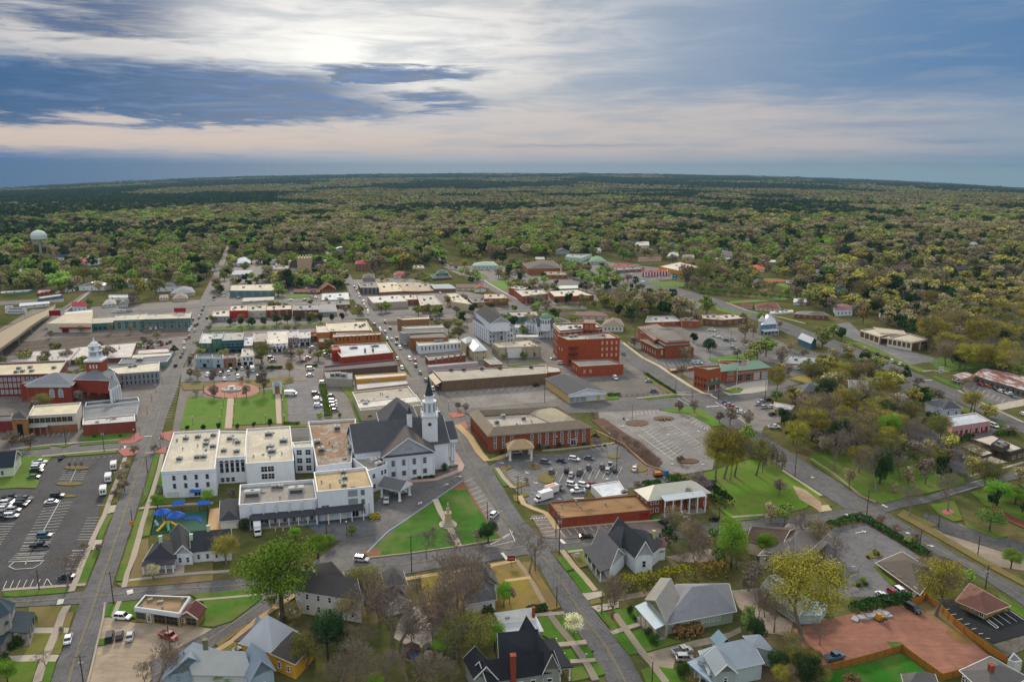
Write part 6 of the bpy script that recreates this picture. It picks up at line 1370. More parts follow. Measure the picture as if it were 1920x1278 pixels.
b=bd(Af,'white house with grey hipped roof among purple blossoming trees',Bc,[(-90,735,800),(130,710,770),(70,640)],mk='the white house among purple blossoms',h=5.5,wl=WH,rf=(A5,'5a6064'),t=B1,rh=3.6);b.win(0,3,2.5,1.1,1.6)
b=bd(Af,'pale house with a faded grey roof half hidden in brown trees',Bc,[(335,690,740),(490,690,740),(470,610)],h=4.6,wl=(A3,'9fa6ac'),rf=(A5,'8f8a88'),t=Bb,rh=2.6,fas='cfd2d4')
b=bd(Af,'white clapboard house behind golden trees beside highway',Bc,[(700,730,770),(870,700,770),(860,640)],mk='the clapboard house',h=4.8,wl=WH,rf=(A5,'6a6a68'),t=Bb,rh=2.4,fas='cfd2d4')
F()
b=bd('white_garage','cream garage with a pale flat roof in gravel lot','garage',[(1450,760,768),(1480,772,784),(1490,760),(1452,753)],h=4.2,mk='the cream garage',wl=(A3,'c5b797'),rf=(Ae,'aab2ba'),par=.3);b.win(0,3,.4,2.0,2.6,.05,.95,C2,'b5a98c','6a6250')
O(1140,580)
b=bd('fire_station','red brick fire station with green trimmed roof and white bay doors','fire station',[(868,520,700),(972,500,690),(965,480),(745,490)],mk='the fire station',wl=(A8,'9a4229'),rf=(Ae,'8fa08c'),par=.8,cop=(A4,'a08a74'))
b.win(3,4,[1.4,5.0],1.0,1.7,.05,.9,B9,'7a3422');b.win(0,2,4.8,1.0,1.7,.1,.9);b.po(0,-.3,.9,3.2,4.0,3,(A5,'3a5248'),'d5d5d0',.6,.35)
w=wg(b,[(972,535,680),(1100,525,660),(1110,500),(960,480)],h=7.0,wl=(A8,'96402b'),rf=(B6,'5d7a66'),t=E3,rh=.9);w.win(0,2,[1.2,4.4],1.5,1.8,.45,.9,E7,'cfcfca')
w=wg(b,[(1100,530,660),(1400,500,620),(1300,455),(1040,485)],h=6.6,wl=(A8,'96402b'),rf=(B6,'5d7a66'),t=E3,rh=1.2);w.win(0,2,.35,3.8,4.0,.03,.48,C2,'a59a8a','16191c');w.win(0,2,.35,3.8,4.0,.5,.96,E7,'d0d4d6','8fa0a8');w.bn(0,4.9,5.4,'a9958a',out=.08)
w=wg(b,[(540,530,535),(740,500,535),(742,486),(520,505)],h=1.6,wl=(A8,'8e3c2a'),rf=(Aa,'a08f7c'),par=.2)
w=wg(b,[(960,450,470),(1250,470,480),(1200,435),(950,440)],h=5.0,wl=(A8,'9a4229'),rf=(Ae,'8a8a84'),par=2.0,cop=(A4,'c0a88c'))
b=bd('tiered_office','two tiered brick office with grey mansard bands',A9,[(425,330,425),(740,320,415),(690,270),(290,260)],mk='the tiered brick office',wl=(A8,'8e412c'),rf=(A5,'6f6c66'),t=B1,rh=1.0,ov_=.6,fas='b9b2a2')
b.win(0,4,2.6,1.1,3.2,.05,.7,B9,'c6b8a4','b4ada0');b.win(3,6,2.0,1.0,2.6,.05,.95,B9,'c6b8a4','b4ada0')
w=wg(b,[(500,285,350),(705,270),(560,165),(290,170)],h=b.h+3.8,wl=(A8,'8e412c'),rf=(Ae,'716e6a'),par=.3);m=MB();ou,inn=ins([(p.x,p.y)for p in w.w],-.8),ins([(p.x,p.y)for p in w.w],2.6);hz=w.h
m.add([(x,y,hz-2.2)for x,y in ou]+[(x,y,hz+.5)for x,y in inn]+[(x,y,hz-.3)for x,y in ins([(p.x,p.y)for p in w.w],3.2)],[(k*4+i,k*4+(i+1)%4,(k+1)*4+(i+1)%4,(k+1)*4+i)for k in rg(2)for i in rg(4)]);m.bu(H9,M(A5,'6f6c66'),b.rt)
w=wg(b,[(400,260,320),(560,200),(420,125),(260,150)],h=b.h+3.4,wl=(A8,'8e412c'),rf=(A5,'77746c'),t=B1,rh=1.0)
O(760,580)
b=bd('brick_warehouse','tall bright red brick block with a fire escape on its side',A9,[(1400,262,490),(1850,245,438),(1750,195),(1310,225)],mk='the tall red brick block',wl=(A8,'9c3a22'),rf=(Ae,'a9a69c'),par=.7,cop=(A4,'a88f7c'))
b.win(0,4,[b.h*.32,b.h*.55,b.h*.78],1.0,1.9,.62,.98,B9,'cdb8a4','b9a490');b.win(3,2,[b.h*.5],1.0,1.7,.1,.6,B9,'cdb8a4','b9a490');b.ac((.2,.7),(.3,.75),(.8,.6));b.vn(6,41)
P,Q=b.fa(3);d=(Q-P).normalized();nx=V((d.y,-d.x,0));m=MB()
P2,Q2=b.fa(0);d2=(Q2-P2).normalized();n2=V((d2.y,-d2.x,0))
for k in rg(1,4):
 z=b.h*k/4.2;c0=P2+d2*3.5+n2*1.0;m.box((c0.x,c0.y,z),(6.0,1.8,.15),mh.atan2(d2.y,d2.x))
 for s_ in(-3,0,3):q=c0+d2*s_+n2*.9;m.tu((q.x,q.y,z),(q.x,q.y,z+1.1),.05,.05,4)
 q1,q2=c0-d2*3+n2*.9,c0+d2*3+n2*.9;m.tu((q1.x,q1.y,z+1.1),(q2.x,q2.y,z+1.1),.05,.05,4);m.tu((q1.x,q1.y,z),(q2.x,q2.y,z-b.h/4.2),.12,.12,4)
m.bu('fire_escape',M(A4,'3c3230'),b.rt)
w=wg(b,[(1500,492,582),(1880,470,555),(1760,430),(1432,440)],wl=(A8,'9a3c26'),rf=(Ae,'9b9a94'),par=.5,cop=(A4,'a88f7c'));w.win(0,2,w.h*.35,1.3,2.0,.05,.32,B9,'c0a894','a89484');w.win(3,2,w.h*.4,1.0,1.8,.2,.8,B9,'c0a894','a89484')
b=bd(Hh,'older brick block with white cornice and a rooftop stair box',A9,[(1335,182,440),(1700,150,400),(1640,112),(1275,122)],mk='the cornice topped brick block',wl=(A8,'8a3a2a'),rf=(Ae,'bcb8b2'),par=.8,cop=(A4,'cfc4b6'))
b.win(3,4,[b.h*.12,b.h*.36,b.h*.6,b.h*.8],1.0,1.9,.05,.95,B9,'d0cabd');b.win(0,7,[b.h*.82,b.h*.62],1.0,1.8,.03,.98,B9,'d0cabd');b.bn(0,b.h-1.4,b.h-1.0,'d0c6b8',out=.4);b.bn(3,b.h-1.4,b.h-1.0,'d0c6b8',out=.4);b.ac((.3,.4),(.45,.5),(.5,.3));b.vn(8,12)
w=wg(b,[(1530,115,130),(1640,120),(1640,85),(1540,82)],h=b.h+4.0,zb=b.h-1,wl=(A8,'9a3c2a'),rf=(Ae,'8a7a70'),par=.2);w.win(0,2,b.h+.6,1.2,1.6,.1,.9,B9,'d0cabd')
b=bd(G4,'big white four storey hall with dark stepped gable roof and columns','hall',[(718,152,298),(934,140,270),(800,45),(580,70)],mk='the white pedimented hall',wl=WH,rf=(A5,'3a3b3e'),t=D4,rh=4.6,ov_=.6,fas='d8dadc')
b.win(3,7,[b.h*.1,b.h*.34,b.h*.56],1.1,2.0,.05,.95,B9,'b9bdc0');b.win(0,2,[b.h*.08,b.h*.36,b.h*.66],1.2,1.9,.02,.26);b.win(0,2,[b.h*.08,b.h*.36,b.h*.66],1.2,1.9,.74,.98);b.win(0,1,[b.h*.2,b.h*.6],2.4,3.0,.42,.58,E7,gl='4a2a2a')
b.pl(0,4,.2,b.h-1.5,.7,'d8dbde',.3,.7,.9);b.bn(0,b.h-1.4,b.h-.3,'d3d6d9',out=.7)
w=wg(b,[(740,118,298),(900,110),(770,0),(610,18)],h=b.h+5.2,zb=b.h-1,wl=WH,rf=(A5,'333437'),t=D4,rh=3.6,ov_=.5,fas='d8dadc')
w=wg(b,[(776,160,290),(885,152,280),(870,135)],h=b.h+.5,zb=b.h-.2,wl=WH,rf=(A5,'3a3b3e'),t=D4,rh=2.4,fas='d8dadc')
b=bd('domed_church','white church with a green dome and columned portico',G1,[(1140,145,245),(1290,140,230),(1270,100),(1110,105)],mk='the green domed church',wl=WH,rf=(A5,'45484c'),t=Bb,rh=4,fas='d4d8da')
b.win(0,2,2.0,1.2,2.4,.05,.3);b.po(0,.5,1.0,3,b.h*.9,4,(A5,'45484c'),'dadddf',1.6,.7)
w=wg(b,[(1030,110,195),(1130,130,215),(1190,95),(1110,80)],wl=WH,rf=(A5,'4a4c50'),t=D4,rh=3,fas='d4d8da');w.win(0,3,2.0,.9,4.0,.15,.85,Dg);w=wg(b,[(940,150,205),(1040,165,200),(1030,130),(950,130)],h=5.0,wl=WH,rf=(Ae,'b5b7b5'),par=.3);w.win(0,3,1.2,1.2,1.8)
w=wg(b,[(950,235,270),(1140,235,270),(1150,220),(960,215)],h=3.6,zb=3.0,wl=(A4,'d0d2d2'),rf=(Ae,'c9c6bc'),par=.1)
for i in rg(8):q=g((950+i*26,268));m=MB();m.tu((q.x,q.y,0),(q.x,q.y,3.0),.25,.22,8);m.bu('arcade_column',M(A4,'d2d4d4'),b.rt)
q=g((1210,160));q=at(*fu((1209,75)),15);zb_=10;m=MB();m.lt((q.x,q.y,0),[(3.7,zb_-4),(3.7,zb_+4.4),(4.2,zb_+4.5),(4.2,zb_+5.0)],16);m.bu('drum',WHM,b.rt)
m=MB();m.lt((q.x,q.y,zb_+5.0),[(3.9*mh.cos(a*mh.pi/16),3.7*mh.sin(a*mh.pi/16))for a in rg(8)]+[(.5,3.8),(.4,4.8),(.05,5.3)],16);m.bu('dome',M(A4,'6f8f78'),b.rt)
for i in rg(12):t=i*mh.pi/6;m=MB();m.box((q.x+3.68*mh.cos(t),q.y+3.68*mh.sin(t),zb_+1.4),(.2,.9,2.4),t);m.bu('drum_window',M(Ee,'3a444c'),b.rt)
b=bd('concrete_office','tan two storey office with white entrance bay and stained flat roof',A9,[(805,330,425),(1165,318,410),(1070,260),(745,285)],mk='the tan concrete office',wl=(A3,'a39a85'),rf=(Ae,'b8ad98'),par=.4,cop=(A4,'8f8878'))
b.win(0,5,[b.h*.6],1.1,1.8,.22,.52,B9,'d8d8d4');b.bn(0,.3,b.h-.6,'cfcfca',u0=.2,u1=.54,out=.5,name='entrance_bay');b.win(0,2,[1.0],1.6,2.4,.56,.95,C2,'6a6a60','3c4438');b.win(3,3,1.2,1.4,3.6,.1,.9,C2,'7a7668','3a3a34');b.vn(6,17);b.pl(0,7,0,b.h-.5,.4,'8f8774',0,1,.3)
b=bd('tin_roof_building','old cream building with a bright tin hipped roof',A9,[(590,360,445),(702,350,440),(610,255),(520,280)],mk='the cream tin roofed building',wl=(A3,'a59a7c'),rf=(B6,'c6c9cb'),t=B1,rh=2.6);b.win(0,2,[1.2,4.6],1.1,1.7)
w=wg(b,[(520,290,400),(600,260),(560,240),(480,260)],h=8.5,wl=(A3,'a59a7c'),rf=(B6,'b5b8ba'),t=B1,rh=2.2)
b=bd('low_shed','low white edged shed behind long low shop',A9,[(735,475,495),(835,470,490),(770,418),(675,432)],h=3.6,wl=(A8,'8a5a48'),rf=(Ae,'8f8e8a'),par=.2,cop=(A4,'c9c6be'))
b=bd('long_shop','long low purplish brick shop with a grey flat roof',A9,[(320,618,712),(1222,550,632),(1212,480),(240,528)],mk='the long low shop',wl=(A8,'6f4f4a'),rf=(Ae,'a69f92'),par=.4,cop=(A4,'b5ac9e'))
b.ac((.15,.95),(.26,.92),(.42,.92),(.58,.9),(.86,.8),sz=(2.0,1.6,1.4),col='5a5c60');b.po(3,.05,.9,3.0,3.6,3,(B6,'8a7c68'),'6a5a4a',1.6,.3,False)
w=wg(b,[(1212,545,600),(1340,535,590),(1330,500),(1225,480)],wl=(A8,'8a3a30'),rf=(Ae,'b3aea6'),par=.3)
b=bd('gable_shop','tan sided shop with big dark roof and white gabled front',A9,[(1408,735,808),(1725,708,775),(1500,590),(1210,600)],mk='the white gabled shop',h=4.6,wl=(A3,'b59a66'),rf=(A5,'4c4d50'),t=D4,rh=2.6,ov_=.5,fas='d4d6d8')
b.bn(0,3.2,4.5,'c9cdd2',A3,out=.5,name=G3);b.win(0,3,.5,3.6,2.5,.03,.45,C2,'c9ccce','6a7a84');b.win(0,1,.5,5.6,2.4,.5,.76,C2,'c9ccce','b5bcc2');b.win(0,1,.5,2.6,2.4,.84,.99,C2,'c9ccce','b5bcc2')
m=MB();P,Q=b.fa(0);d=(Q-P).normalized();nx=V((d.y,-d.x,0));M_=b.gab[0][2];m.add([P+nx*.1+V((0,0,4.5-4.6)),Q+nx*.1+V((0,0,-.1)),M_+nx*.1],[(0,1,2)]);m.bu('gable',M(A3,'c9ced4'),b.rt)
b=bd(B3,'narrow brick shop row with tall white windows beside main street',A9,[(205,440,500),(520,392,460),(500,370),(170,400)],wl=(A8,'7a3c2e'),rf=(Ae,'8a8780'),par=.5,cop=(A4,'a9a49a'));b.win(0,5,2.6,1.2,2.4,.1,.95,Dg,'8a5a48','8a6a58')
w=wg(b,[(200,495,545),(628,455,500),(615,445),(190,478)],wl=(A3,'a59aa0'),rf=(Ae,'a39c98'),par=.2)
b=bd(G5,'white two storey shop with ten dark arched windows',A9,[(115,312,385),(487,285,375),(440,252),(85,268)],mk='the white arched window shop',wl=(A3,'c3c8cc'),rf=(Ae,'cfc9bb'),par=.4,cop=(A4,'d4d4d0'));b.win(0,11,b.h*.42,1.0,1.9,.03,.98,Dg,'b9bdc0','3c2e30');b.ac((.45,.6),(.52,.6),(.6,.62))
b=bd(B3,'brown brick corner shop with dark parapet next to white arched shop',A9,[(40,250,350),(372,240,320),(330,195),(25,215)],wl=(A8,'8a5038'),rf=(Ae,'6d6a66'),par=.5,cop=(A4,'3c3a3c'))
for k,(x0,x1,y0,y1,wc,rc,lab)in enumerate(((0,330,135,165,'b9b4ac','c6beae','white topped shop block with cream roof above white arched shop'),(-20,330,180,205,'8e9296','b4b4b0','grey roofed shop between cream roof and brown brick corner shop'))):
 b=bd(B7,lab,A9,[(x0,y1,y1+95),(x1,y1-12,y1+60),(x1-10,y0-0),(x0-30,y0+15)],wl=(A3,wc),rf=(Ae,rc),par=.4,cop=(A4,'c9c4ba'))
b=bd(B7,'brick shop block with white parapet roofs by railway corner',A9,[(-20,90,190),(205,80,140),(200,58),(-70,75)],wl=(A8,'8a5a44'),rf=(Ae,'c4b8a2'),par=.4,cop=(A4,'d0ccc2'))
CR,CW=(A4,'cfc8ba'),(A4,'d2d2ce')
O(0,580)
b=bd(Ia,'red brick courthouse with white domed clock tower and grey hipped roof',Ia,[(230,650,810),(610,650,800),(700,560),(400,560)],mk='the courthouse',wl=(A8,'8a2a22'),rf=(A5,'70757b'),t=B1,rh=4.0,ov_=.9,fas='c9cccc')
b.win(0,2,[3.5],2.6,3.6,.45,.85,Dg,'cfd2d4','8b979f');b.bn(0,b.h-1.2,b.h-.1,'c9cccc',out=.5);b.pl(3,4,0,b.h-.4,.9,'cfd2d4',.1,.9,.9)
w=wg(b,[(170,640,740),(400,640,760),(560,560),(260,580)],h=b.h-.4,wl=(A8,'8a2a22'),rf=(A5,'5c6066'),t=Ah,par=.2)
w=wg(b,[(605,672,775),(940,655,770),(930,615),(640,640)],wl=(A8,'96342a'),rf=(Ae,'8b8f92'),par=.5,cop=(A4,'d0d3d4'));w.bn(0,w.h-1.6,w.h+.05,'d0d3d4',out=.45);w.bn(1,w.h-1.6,w.h+.05,'d0d3d4',out=.45);w.win(0,3,w.h*.32,1.3,2.6,.05,.85,B9,'d4d6d6','8b979f');w.ac((.3,.5),(.6,.6),(.2,.7))
w=wg(b,[(640,600,650),(960,610,655),(990,530),(700,540)],h=b.h+1.2,zb=4,wl=(A8,'8a2a22'),rf=(A5,'666b71'),t=B1,rh=3.6,fas='d0d3d4')
w=wg(b,[(940,690,770),(1025,640,690),(990,560),(950,590)],h=b.h+.6,wl=(A3,'c9cdd0'),rf=(A5,'6c7177'),t=B1,rh=2.5);w.pl(0,5,0,w.h-.5,.8,'d4d7d9',.05,.95,.9,Gb)
w=wg(b,[(450,775,808),(615,765,800),(590,735),(480,742)],wl=(A8,'963428'),rf=(Ae,'b9b9b4'),par=.3,cop=CW);w.win(0,2,1.0,1.2,2.0)
cq=at(*fu((842,560)),11);m=MB();m.box((cq.x,cq.y,8),(7.9,7.9,11),.12);m.bu('tower_base',M(A8,'9c3a28'),b.rt)
m=MB();m.box((cq.x,cq.y,19),(9.2,9.2,1.0),.12);m.bu('tower_cornice',WHM,b.rt)
for k in(-1.6,0,1.6):m=MB();m.box((cq.x+k+mh.sin(.12)*4.0,cq.y-4.0+k*.12,15.4),(.8,.2,2.0),.12);m.bu(If,M(A4,'c9c4bb'),b.rt)
ztop=zof(cq,fu((818,240))[1]);s_=(ztop-20)/22.0;m=MB()
m.lt((cq.x,cq.y,0),[(4.9,20),(4.3,20+1*s_),(3.9,20+2*s_),(3.3,20+8*s_)],4,mh.pi/4+.12);m.bu('tower_stage',M(A3,'c3c9cf'),b.rt)
m=MB();m.lt((cq.x,cq.y,0),[(3.8,20+8*s_),(3.8,20+8.6*s_),(2.9,20+8.7*s_),(2.6,20+13*s_),(3.2,20+13.2*s_),(3.2,20+13.8*s_),(2.4,20+14*s_)],8,.12+mh.pi/8);m.bu('clock_stage',M(A3,'ccd1d6'),b.rt)
m=MB();m.lt((cq.x,cq.y,20+13.9*s_),[(2.4*mh.cos(a*mh.pi/14),3.8*s_*mh.sin(a*mh.pi/14))for a in rg(6)]+[(.5,3.9*s_),(.45,5.6*s_),(.05,8.1*s_)],14);m.bu('tower_dome',WHM,b.rt)
for i in rg(4):
 an=.12-mh.pi/2+i*mh.pi/2;q0=V((cq.x,cq.y,20+11*s_));dd=V((mh.cos(an),mh.sin(an),0));m=MB();m.tu(q0+dd*2.5,q0+dd*2.85,1.05,1.05,16);m.bu('clock_face',M(A4,'9fb0a8'),b.rt);m=MB();m.tu(q0+dd*2.9,q0+dd*2.9+V((0,0,.85)),.1,.06,4);m.tu(q0+dd*2.9,q0+dd*2.9+V((-dd.y*.5,dd.x*.5,.2)),.1,.06,4);m.bu('clock_hands',M(A4,'20262a'),b.rt)
 q1=V((cq.x,cq.y,0))+dd*2.95;m=MB()
 for k in(-1.1,0,1.1):m.box((q1.x-dd.y*k-dd.x*.35,q1.y+dd.x*k-dd.y*.35,20+3*s_),(.25,.6,3.6*s_),an)
 m.bu('louvre',M(A4,'8d979f'),b.rt)
b=bd(Hh,'long dark red three storey block with white windows at left edge',A9,[(-330,575,760),(505,552,700),(575,440),(-150,470)],mk='the long dark red block',wl=(A8,'742026'),rf=(Ae,'c6bd9f'),par=.8,cop=(A4,'a9abad'))
b.win(0,14,[b.h*.12,b.h*.42,b.h*.70],1.5,2.3,.28,.92,B9,'c9c6c0','8b929a');b.win(1,5,b.h*.45,1.2,2.0,.1,.9,B9,'c9c6c0');b.ac((.52,.25),(.58,.3),(.68,.3),(.5,.55),(.62,.6),(.9,.5));b.bn(0,b.h-1.2,b.h-.5,'6a3a3a',out=.3)
b=bd(G2,'cream stucco office with a row of dark windows over brick base',A9,[(240,918,1075),(655,895,1048),(700,800),(290,830)],mk='the cream row window office',wl=(A3,'b9b5aa'),rf=(Ae,'c9c0a6'),par=.5,cop=(A4,'d0cbbe'))
b.win(0,8,b.h*.60,2.2,2.4,.0,.92,C2,'8a857a','14181c');b.bn(0,.1,b.h*.42,'8a5040',A8,out=.25,name='brick_base');b.po(0,0,.4,2.6,b.h*.45,4,(B6,'a9acae'),'9a6a54',.2,.5,False)
w=wg(b,[(100,935,1105),(225,940,1100),(245,900),(120,890)],h=None,wl=(A8,'9a6040'),rf=(A5,'4a4a4c'),t=B1,rh=2.4);w.bn(0,.4,w.h*.72,'15181c',A4,.3,.68,.15,'entrance_glass')
w=wg(b,[(-160,965,1060),(100,960,1060),(110,910),(-140,920)],wl=(A8,'7a1f28'),rf=(Ae,'55585c'),par=.3)
w=wg(b,[(70,1130,1145),(240,1115,1135),(250,1090),(90,1100)],h=1.3,wl=(A8,'8a5040'),rf=(Aa,'8a8580'),par=.1)
b=bd(B3,'dark red corner shop with white and grey stepped roofs',A9,[(712,995,1095),(1165,962,1068),(1160,905),(715,945)],mk='the dark red corner shop',wl=(A8,'80302f'),rf=(Ae,'b9b9b6'),par=.3,cop=(A4,'c9c9c6'));b.vn(4,5)
b=bd(B7,'grey roofed shop behind dark red corner shop',A9,[(712,945,1000),(1180,900,960),(1195,815),(720,830)],wl=(A3,'9a9ea4'),rf=(Ae,'7d8084'),par=.2)
b=bd(B7,'white walled shop with black roof between courthouse and corner shop',A9,[(735,835,900),(1200,790,860),(1190,755),(740,800)],wl=(A3,'b9bcc0'),rf=(Ae,'4c4e54'),par=.5,cop=(A4,'c9cccf'));b.win(1,1,2,1.0,2,.2,.7)
b=bd(Gg,'long grey two storey shop with many small windows and cream roof',A9,[(1020,555,655),(1370,530,620),(1375,450),(935,500)],mk='the long grey shop',wl=(A3,'7d838b'),rf=(Ae,'c9c2b0'),par=.4,cop=CW)
b.win(0,9,b.h*.45,1.2,2.0,.03,.98,Dg,'9a9ea4','2a2f36');b.win(0,9,.3,1.2,2.0,.03,.98,B9,'9a9ea4','22262c');b.ac((.4,.8),(.5,.82))
b=bd(Gg,'dark grey roofed shop with teal end wall on left street',A9,[(1020,470,520),(1440,450,500),(1480,395),(1050,425)],wl=(A3,'5e8080'),rf=(Ae,'6f7276'),par=.3,cop=(A4,'b9bcbc'));b.ac((.4,.5),sz=(4,3,1.6))
b=bd(B7,'cream sloped roof shop with teal trim beside left street',A9,[(1100,425,460),(1460,400,450),(1495,370),(1140,390)],wl=(A3,'6f9a94'),rf=(Ae,'c9c4b6'),par=.2)
b=bd(B7,'small red walled shop by hedge near railway',A9,[(1180,385,410),(1470,365,395),(1450,330),(1190,345)],wl=(A8,'9a2a24'),rf=(Ae,'c0bcb6'),par=.4)
b=bd(Ii,'wide low warehouse with bleached white roof behind clock tower',A9,[(600,435,475),(1135,410,440),(1180,285),(640,325)],mk='the bleached roof warehouse',wl=(A8,'6a3c3c'),rf=(Ae,'c3beb8'),par=.2);b.vn(7,6)
b=bd(Ii,'second white roofed warehouse among bare trees by overpass',A9,[(80,450,500),(600,435,480),(690,330),(290,360)],wl=(A3,'a09a98'),rf=(Ae,'bdb8b4'),par=.2);b.vn(4,8)
b=bd(Di,'cream warehouse with a red awning and dark red door beyond railway',A9,[(405,120,200),(785,118,190),(800,25),(550,45)],mk='the red awning warehouse',wl=(A3,'c2baa4'),rf=(Ae,'bcb29c'),par=.2)
b.bn(0,3.2,4.2,'9a2226',u0=.28,u1=.99,out=1.4,name=Ij);b.win(0,1,.3,5.0,3.4,.34,.46,B9,'7a1a1e','6a1418')
q=g((485,130));m=MB();m.box((q.x,q.y,b.h),(8.5,.5,4.2),.1);m.bu(Hb,M(A4,'7a1a20'),b.rt)
b=bd(Di,'teal fronted flat roofed store joined to cream warehouse',A9,[(790,122,185),(970,112,175),(1005,60),(760,75)],wl=(A3,'3d6c6c'),rf=(Ae,'b5ad9c'),par=.3,cop=CW);b.win(0,4,.6,2.6,2.6,.05,.95,C2,'5a7c7c','16242a')
for k,(x0,x1,wc,rc,n,gl,y0,lab)in enumerate(((1000,1260,'6d7d76','bfb8a8',4,'1f5a52',0,'left section of arched depot row with green arches'),(1265,1640,'5c6a68','b9b1a1',6,'2a5a56',-10,'right section of arched depot row with green and red arches'))):
 b=bd(Di,lab,A9,[(x0-20,95+y0,172),(x1,85+y0,150),(x1+10,35+y0,),(x0,52+y0)],mk='the arched depot row' if k else None,wl=(A3,wc),rf=(Ae,rc),par=.3,cop=(A4,'c9c9c4'));b.win(0,n,.4,3.4,3.4,.03,.98,Dg,'c9ccc9',gl);b.vn(3,k)
 if k:
  q=b.pt(.75,.9);m=MB();m.box((q.x,q.y,b.h+1),(9,.5,3.4),.1);m.box((q.x-3,q.y,b.h-.5),(.3,.3,1.6),.1);m.box((q.x+3,q.y,b.h-.5),(.3,.3,1.6),.1);m.bu(Hb,M(A4,'8a2430'),b.rt)
b=bd('metal_hall','pale metal roofed hall behind depot row',A9,[(560,60,100),(790,45,80),(795,5),(570,25)],wl=(A3,'a5a29a'),rf=(B6,'b9b6aa'),t=Bb,rh=1.4)
for(nm,lab,pts,wc,rc,t,rh)in(('storage_building','white walled long storage building left of overpass',[(170,800,826),(425,775,805),(420,762),(180,775)],'c4c4c2','b5b9bd',Bb,1.0),(Cf,'blue fronted shop with a cream flat roof beside road bend',[(330,735,760),(540,705,735),(520,690),(340,715)],'4a6a8a','c4b9a0',Ah,0),(D7,'long low teal motel range at far left',[(10,688,702),(240,672,688),(310,655),(20,672)],'5a8a8a','b5b5ac',Bb,.8),(Cf,'dark red shop near used car lot',[(320,690,712),(440,668,700),(440,645),(330,660)],'8a1f34','b9a9a0',Ah,0),('white_cabin','tiny white cabin at left edge lawn',[(50,815,830),(105,812,828),(108,800),(55,800)],'c4c8c8','b9b9b4',Bb,.8),(C6,'dark roofed house near left edge hydrants',[(60,850,870),(160,850,870),(210,810),(120,810)],'9aa0a0','3c4046',Bb,2.2),(C3,'white bungalow with bright red gabled roof beside road',[(622,800,842),(748,800,838),(720,765),(628,768)],'c0c8d4','8a2630',Bb,2.2),('white_motel','white two storey block with dark openings behind bungalows',[(935,725,748),(1105,725,748),(1100,700),(940,700)],'c9ccce','b9bcbc',Ah,0),(Bi,'grey roofed cottage left of sandy lane',[(885,790,812),(1000,780,805),(990,745),(920,745)],'b9c0c6','9a9a96',B1,2.2),(Bi,'pale cottage right of sandy lane',[(1030,780,806),(1100,778,802),(1110,740),(1060,740)],'bcc4c0','8f9090',D4,2.2),(C6,'large grey roofed house by street corner beyond depot',[(1470,690,720),(1680,680,705),(1650,635),(1530,640)],'a9a9a4','84888c',B1,3.0),('tan_house','tan roofed house in front of large grey roofed house',[(1490,735,760),(1620,730,755),(1600,695),(1520,695)],'b0a898','8a7c70',B1,2.4),(Bi,'small white house left of tan roofed house',[(1375,735,752),(1450,732,750),(1445,700),(1390,705)],'c4c6c6','94867c',Bb,1.8),(Af,'big white house with pale roof up wooded road',[(755,520,545),(880,518,545),(870,475),(770,480)],'b9c0c6','a9adb2',B1,2.6),(C3,'house with dark red roof behind yellow green oaks',[(950,370,395),(1050,360,385),(1060,325),(970,330)],'9aa0a8','7a2430',Bb,3.0),(C3,'orange red roofed house left of black evergreen',[(670,425,445),(755,425,445),(750,395),(680,395)],'b9a9a0','a04a3a',B1,2.2),(C6,'grey gabled house with steep roofs beside wooded road',[(840,440,470),(970,430,460),(960,385),(860,390)],'7a828a','7c828a',Bb,4.0),(Af,'white low house with flat roof in woods at left',[(600,400,415),(800,375,395),(790,350),(610,365)],'c4c0b6','c0b6a4',Ah,0),(C6,'dark roofed house behind road at left hill',[(1225,365,380),(1370,365,380),(1370,340),(1240,342)],'8a8a88','3a4048',Bb,2.4),(Af,'white gabled houses cluster end by left street',[(1700,400,425),(1830,395,420),(1820,355),(1730,360)],'b5bcc4','84888c',Bb,3.4),(Af,'half hidden dark roofed house at left road fork',[(1090,520,550),(1230,515,545),(1220,490),(1110,495)],'9aa0a4','4a4e54',Bb,2.0),(C3,'red roofed cottage near water tower',[(135,410,425),(205,410,425),(195,385),(150,385)],'b9b9b6','8a3a40',Bb,2.2),(C3,'pink roofed cottage right of water tower',[(360,415,430),(440,410,428),(430,380),(370,385)],'c0b4b0','8a4a44',B1,2.2),(C3,'small house with red roof beside pale lane in woods',[(1445,495,505),(1510,490,503),(1505,470),(1450,472)],'b9b9b6','7a3034',Bb,1.6)):
 ORG[:]=[0.0,400.0,4.5975];q=fu((pts[0][0],pts[0][1]))
 b=bd(nm,lab,A9 if 'build' in nm or 'motel' in nm else Bc,pts,wl=(A3,wc),rf=(Ae if t==Ah else B6 if 'storage' in nm else A5,rc),t=t,rh=rh)
 b.win(0,3,1.2,1.2,1.6)
F();q=at(77,478,0);zt_=zof(q,431);t=Zg('water_tower','pale green domed water tower on thin legs above left woods','water tower',(q.x,q.y,0));r_=13*zt_/45*.9
R0=13.5*(V((q.x,q.y,0)).length/1450)/(1 if True else 1);px=13.5*q.y/FPX;m=MB();zb_=zof(q,448);H_=zt_-zb_
m.lt((0,0,zb_),[(px*.6,-2),(px*.96,0),(px,H_*.25),(px,H_*.45),(px*.85,H_*.7),(px*.5,H_*.9),(.5,H_)],20);m.bu('tank',M(A3,'b5c4bc'),t)
for i in rg(6):an=i*mh.pi/3;m=MB();m.tu((px*.95*mh.cos(an),px*.95*mh.sin(an),0),(px*.85*mh.cos(an),px*.85*mh.sin(an),zb_+1),.7,.6,6);m.bu('leg',M(A4,'7f9a94'),t)
m=MB();m.tu((0,0,0),(0,0,zb_),1.6,1.6,8);m.bu('riser_pipe',M(A4,'7f9a94'),t)
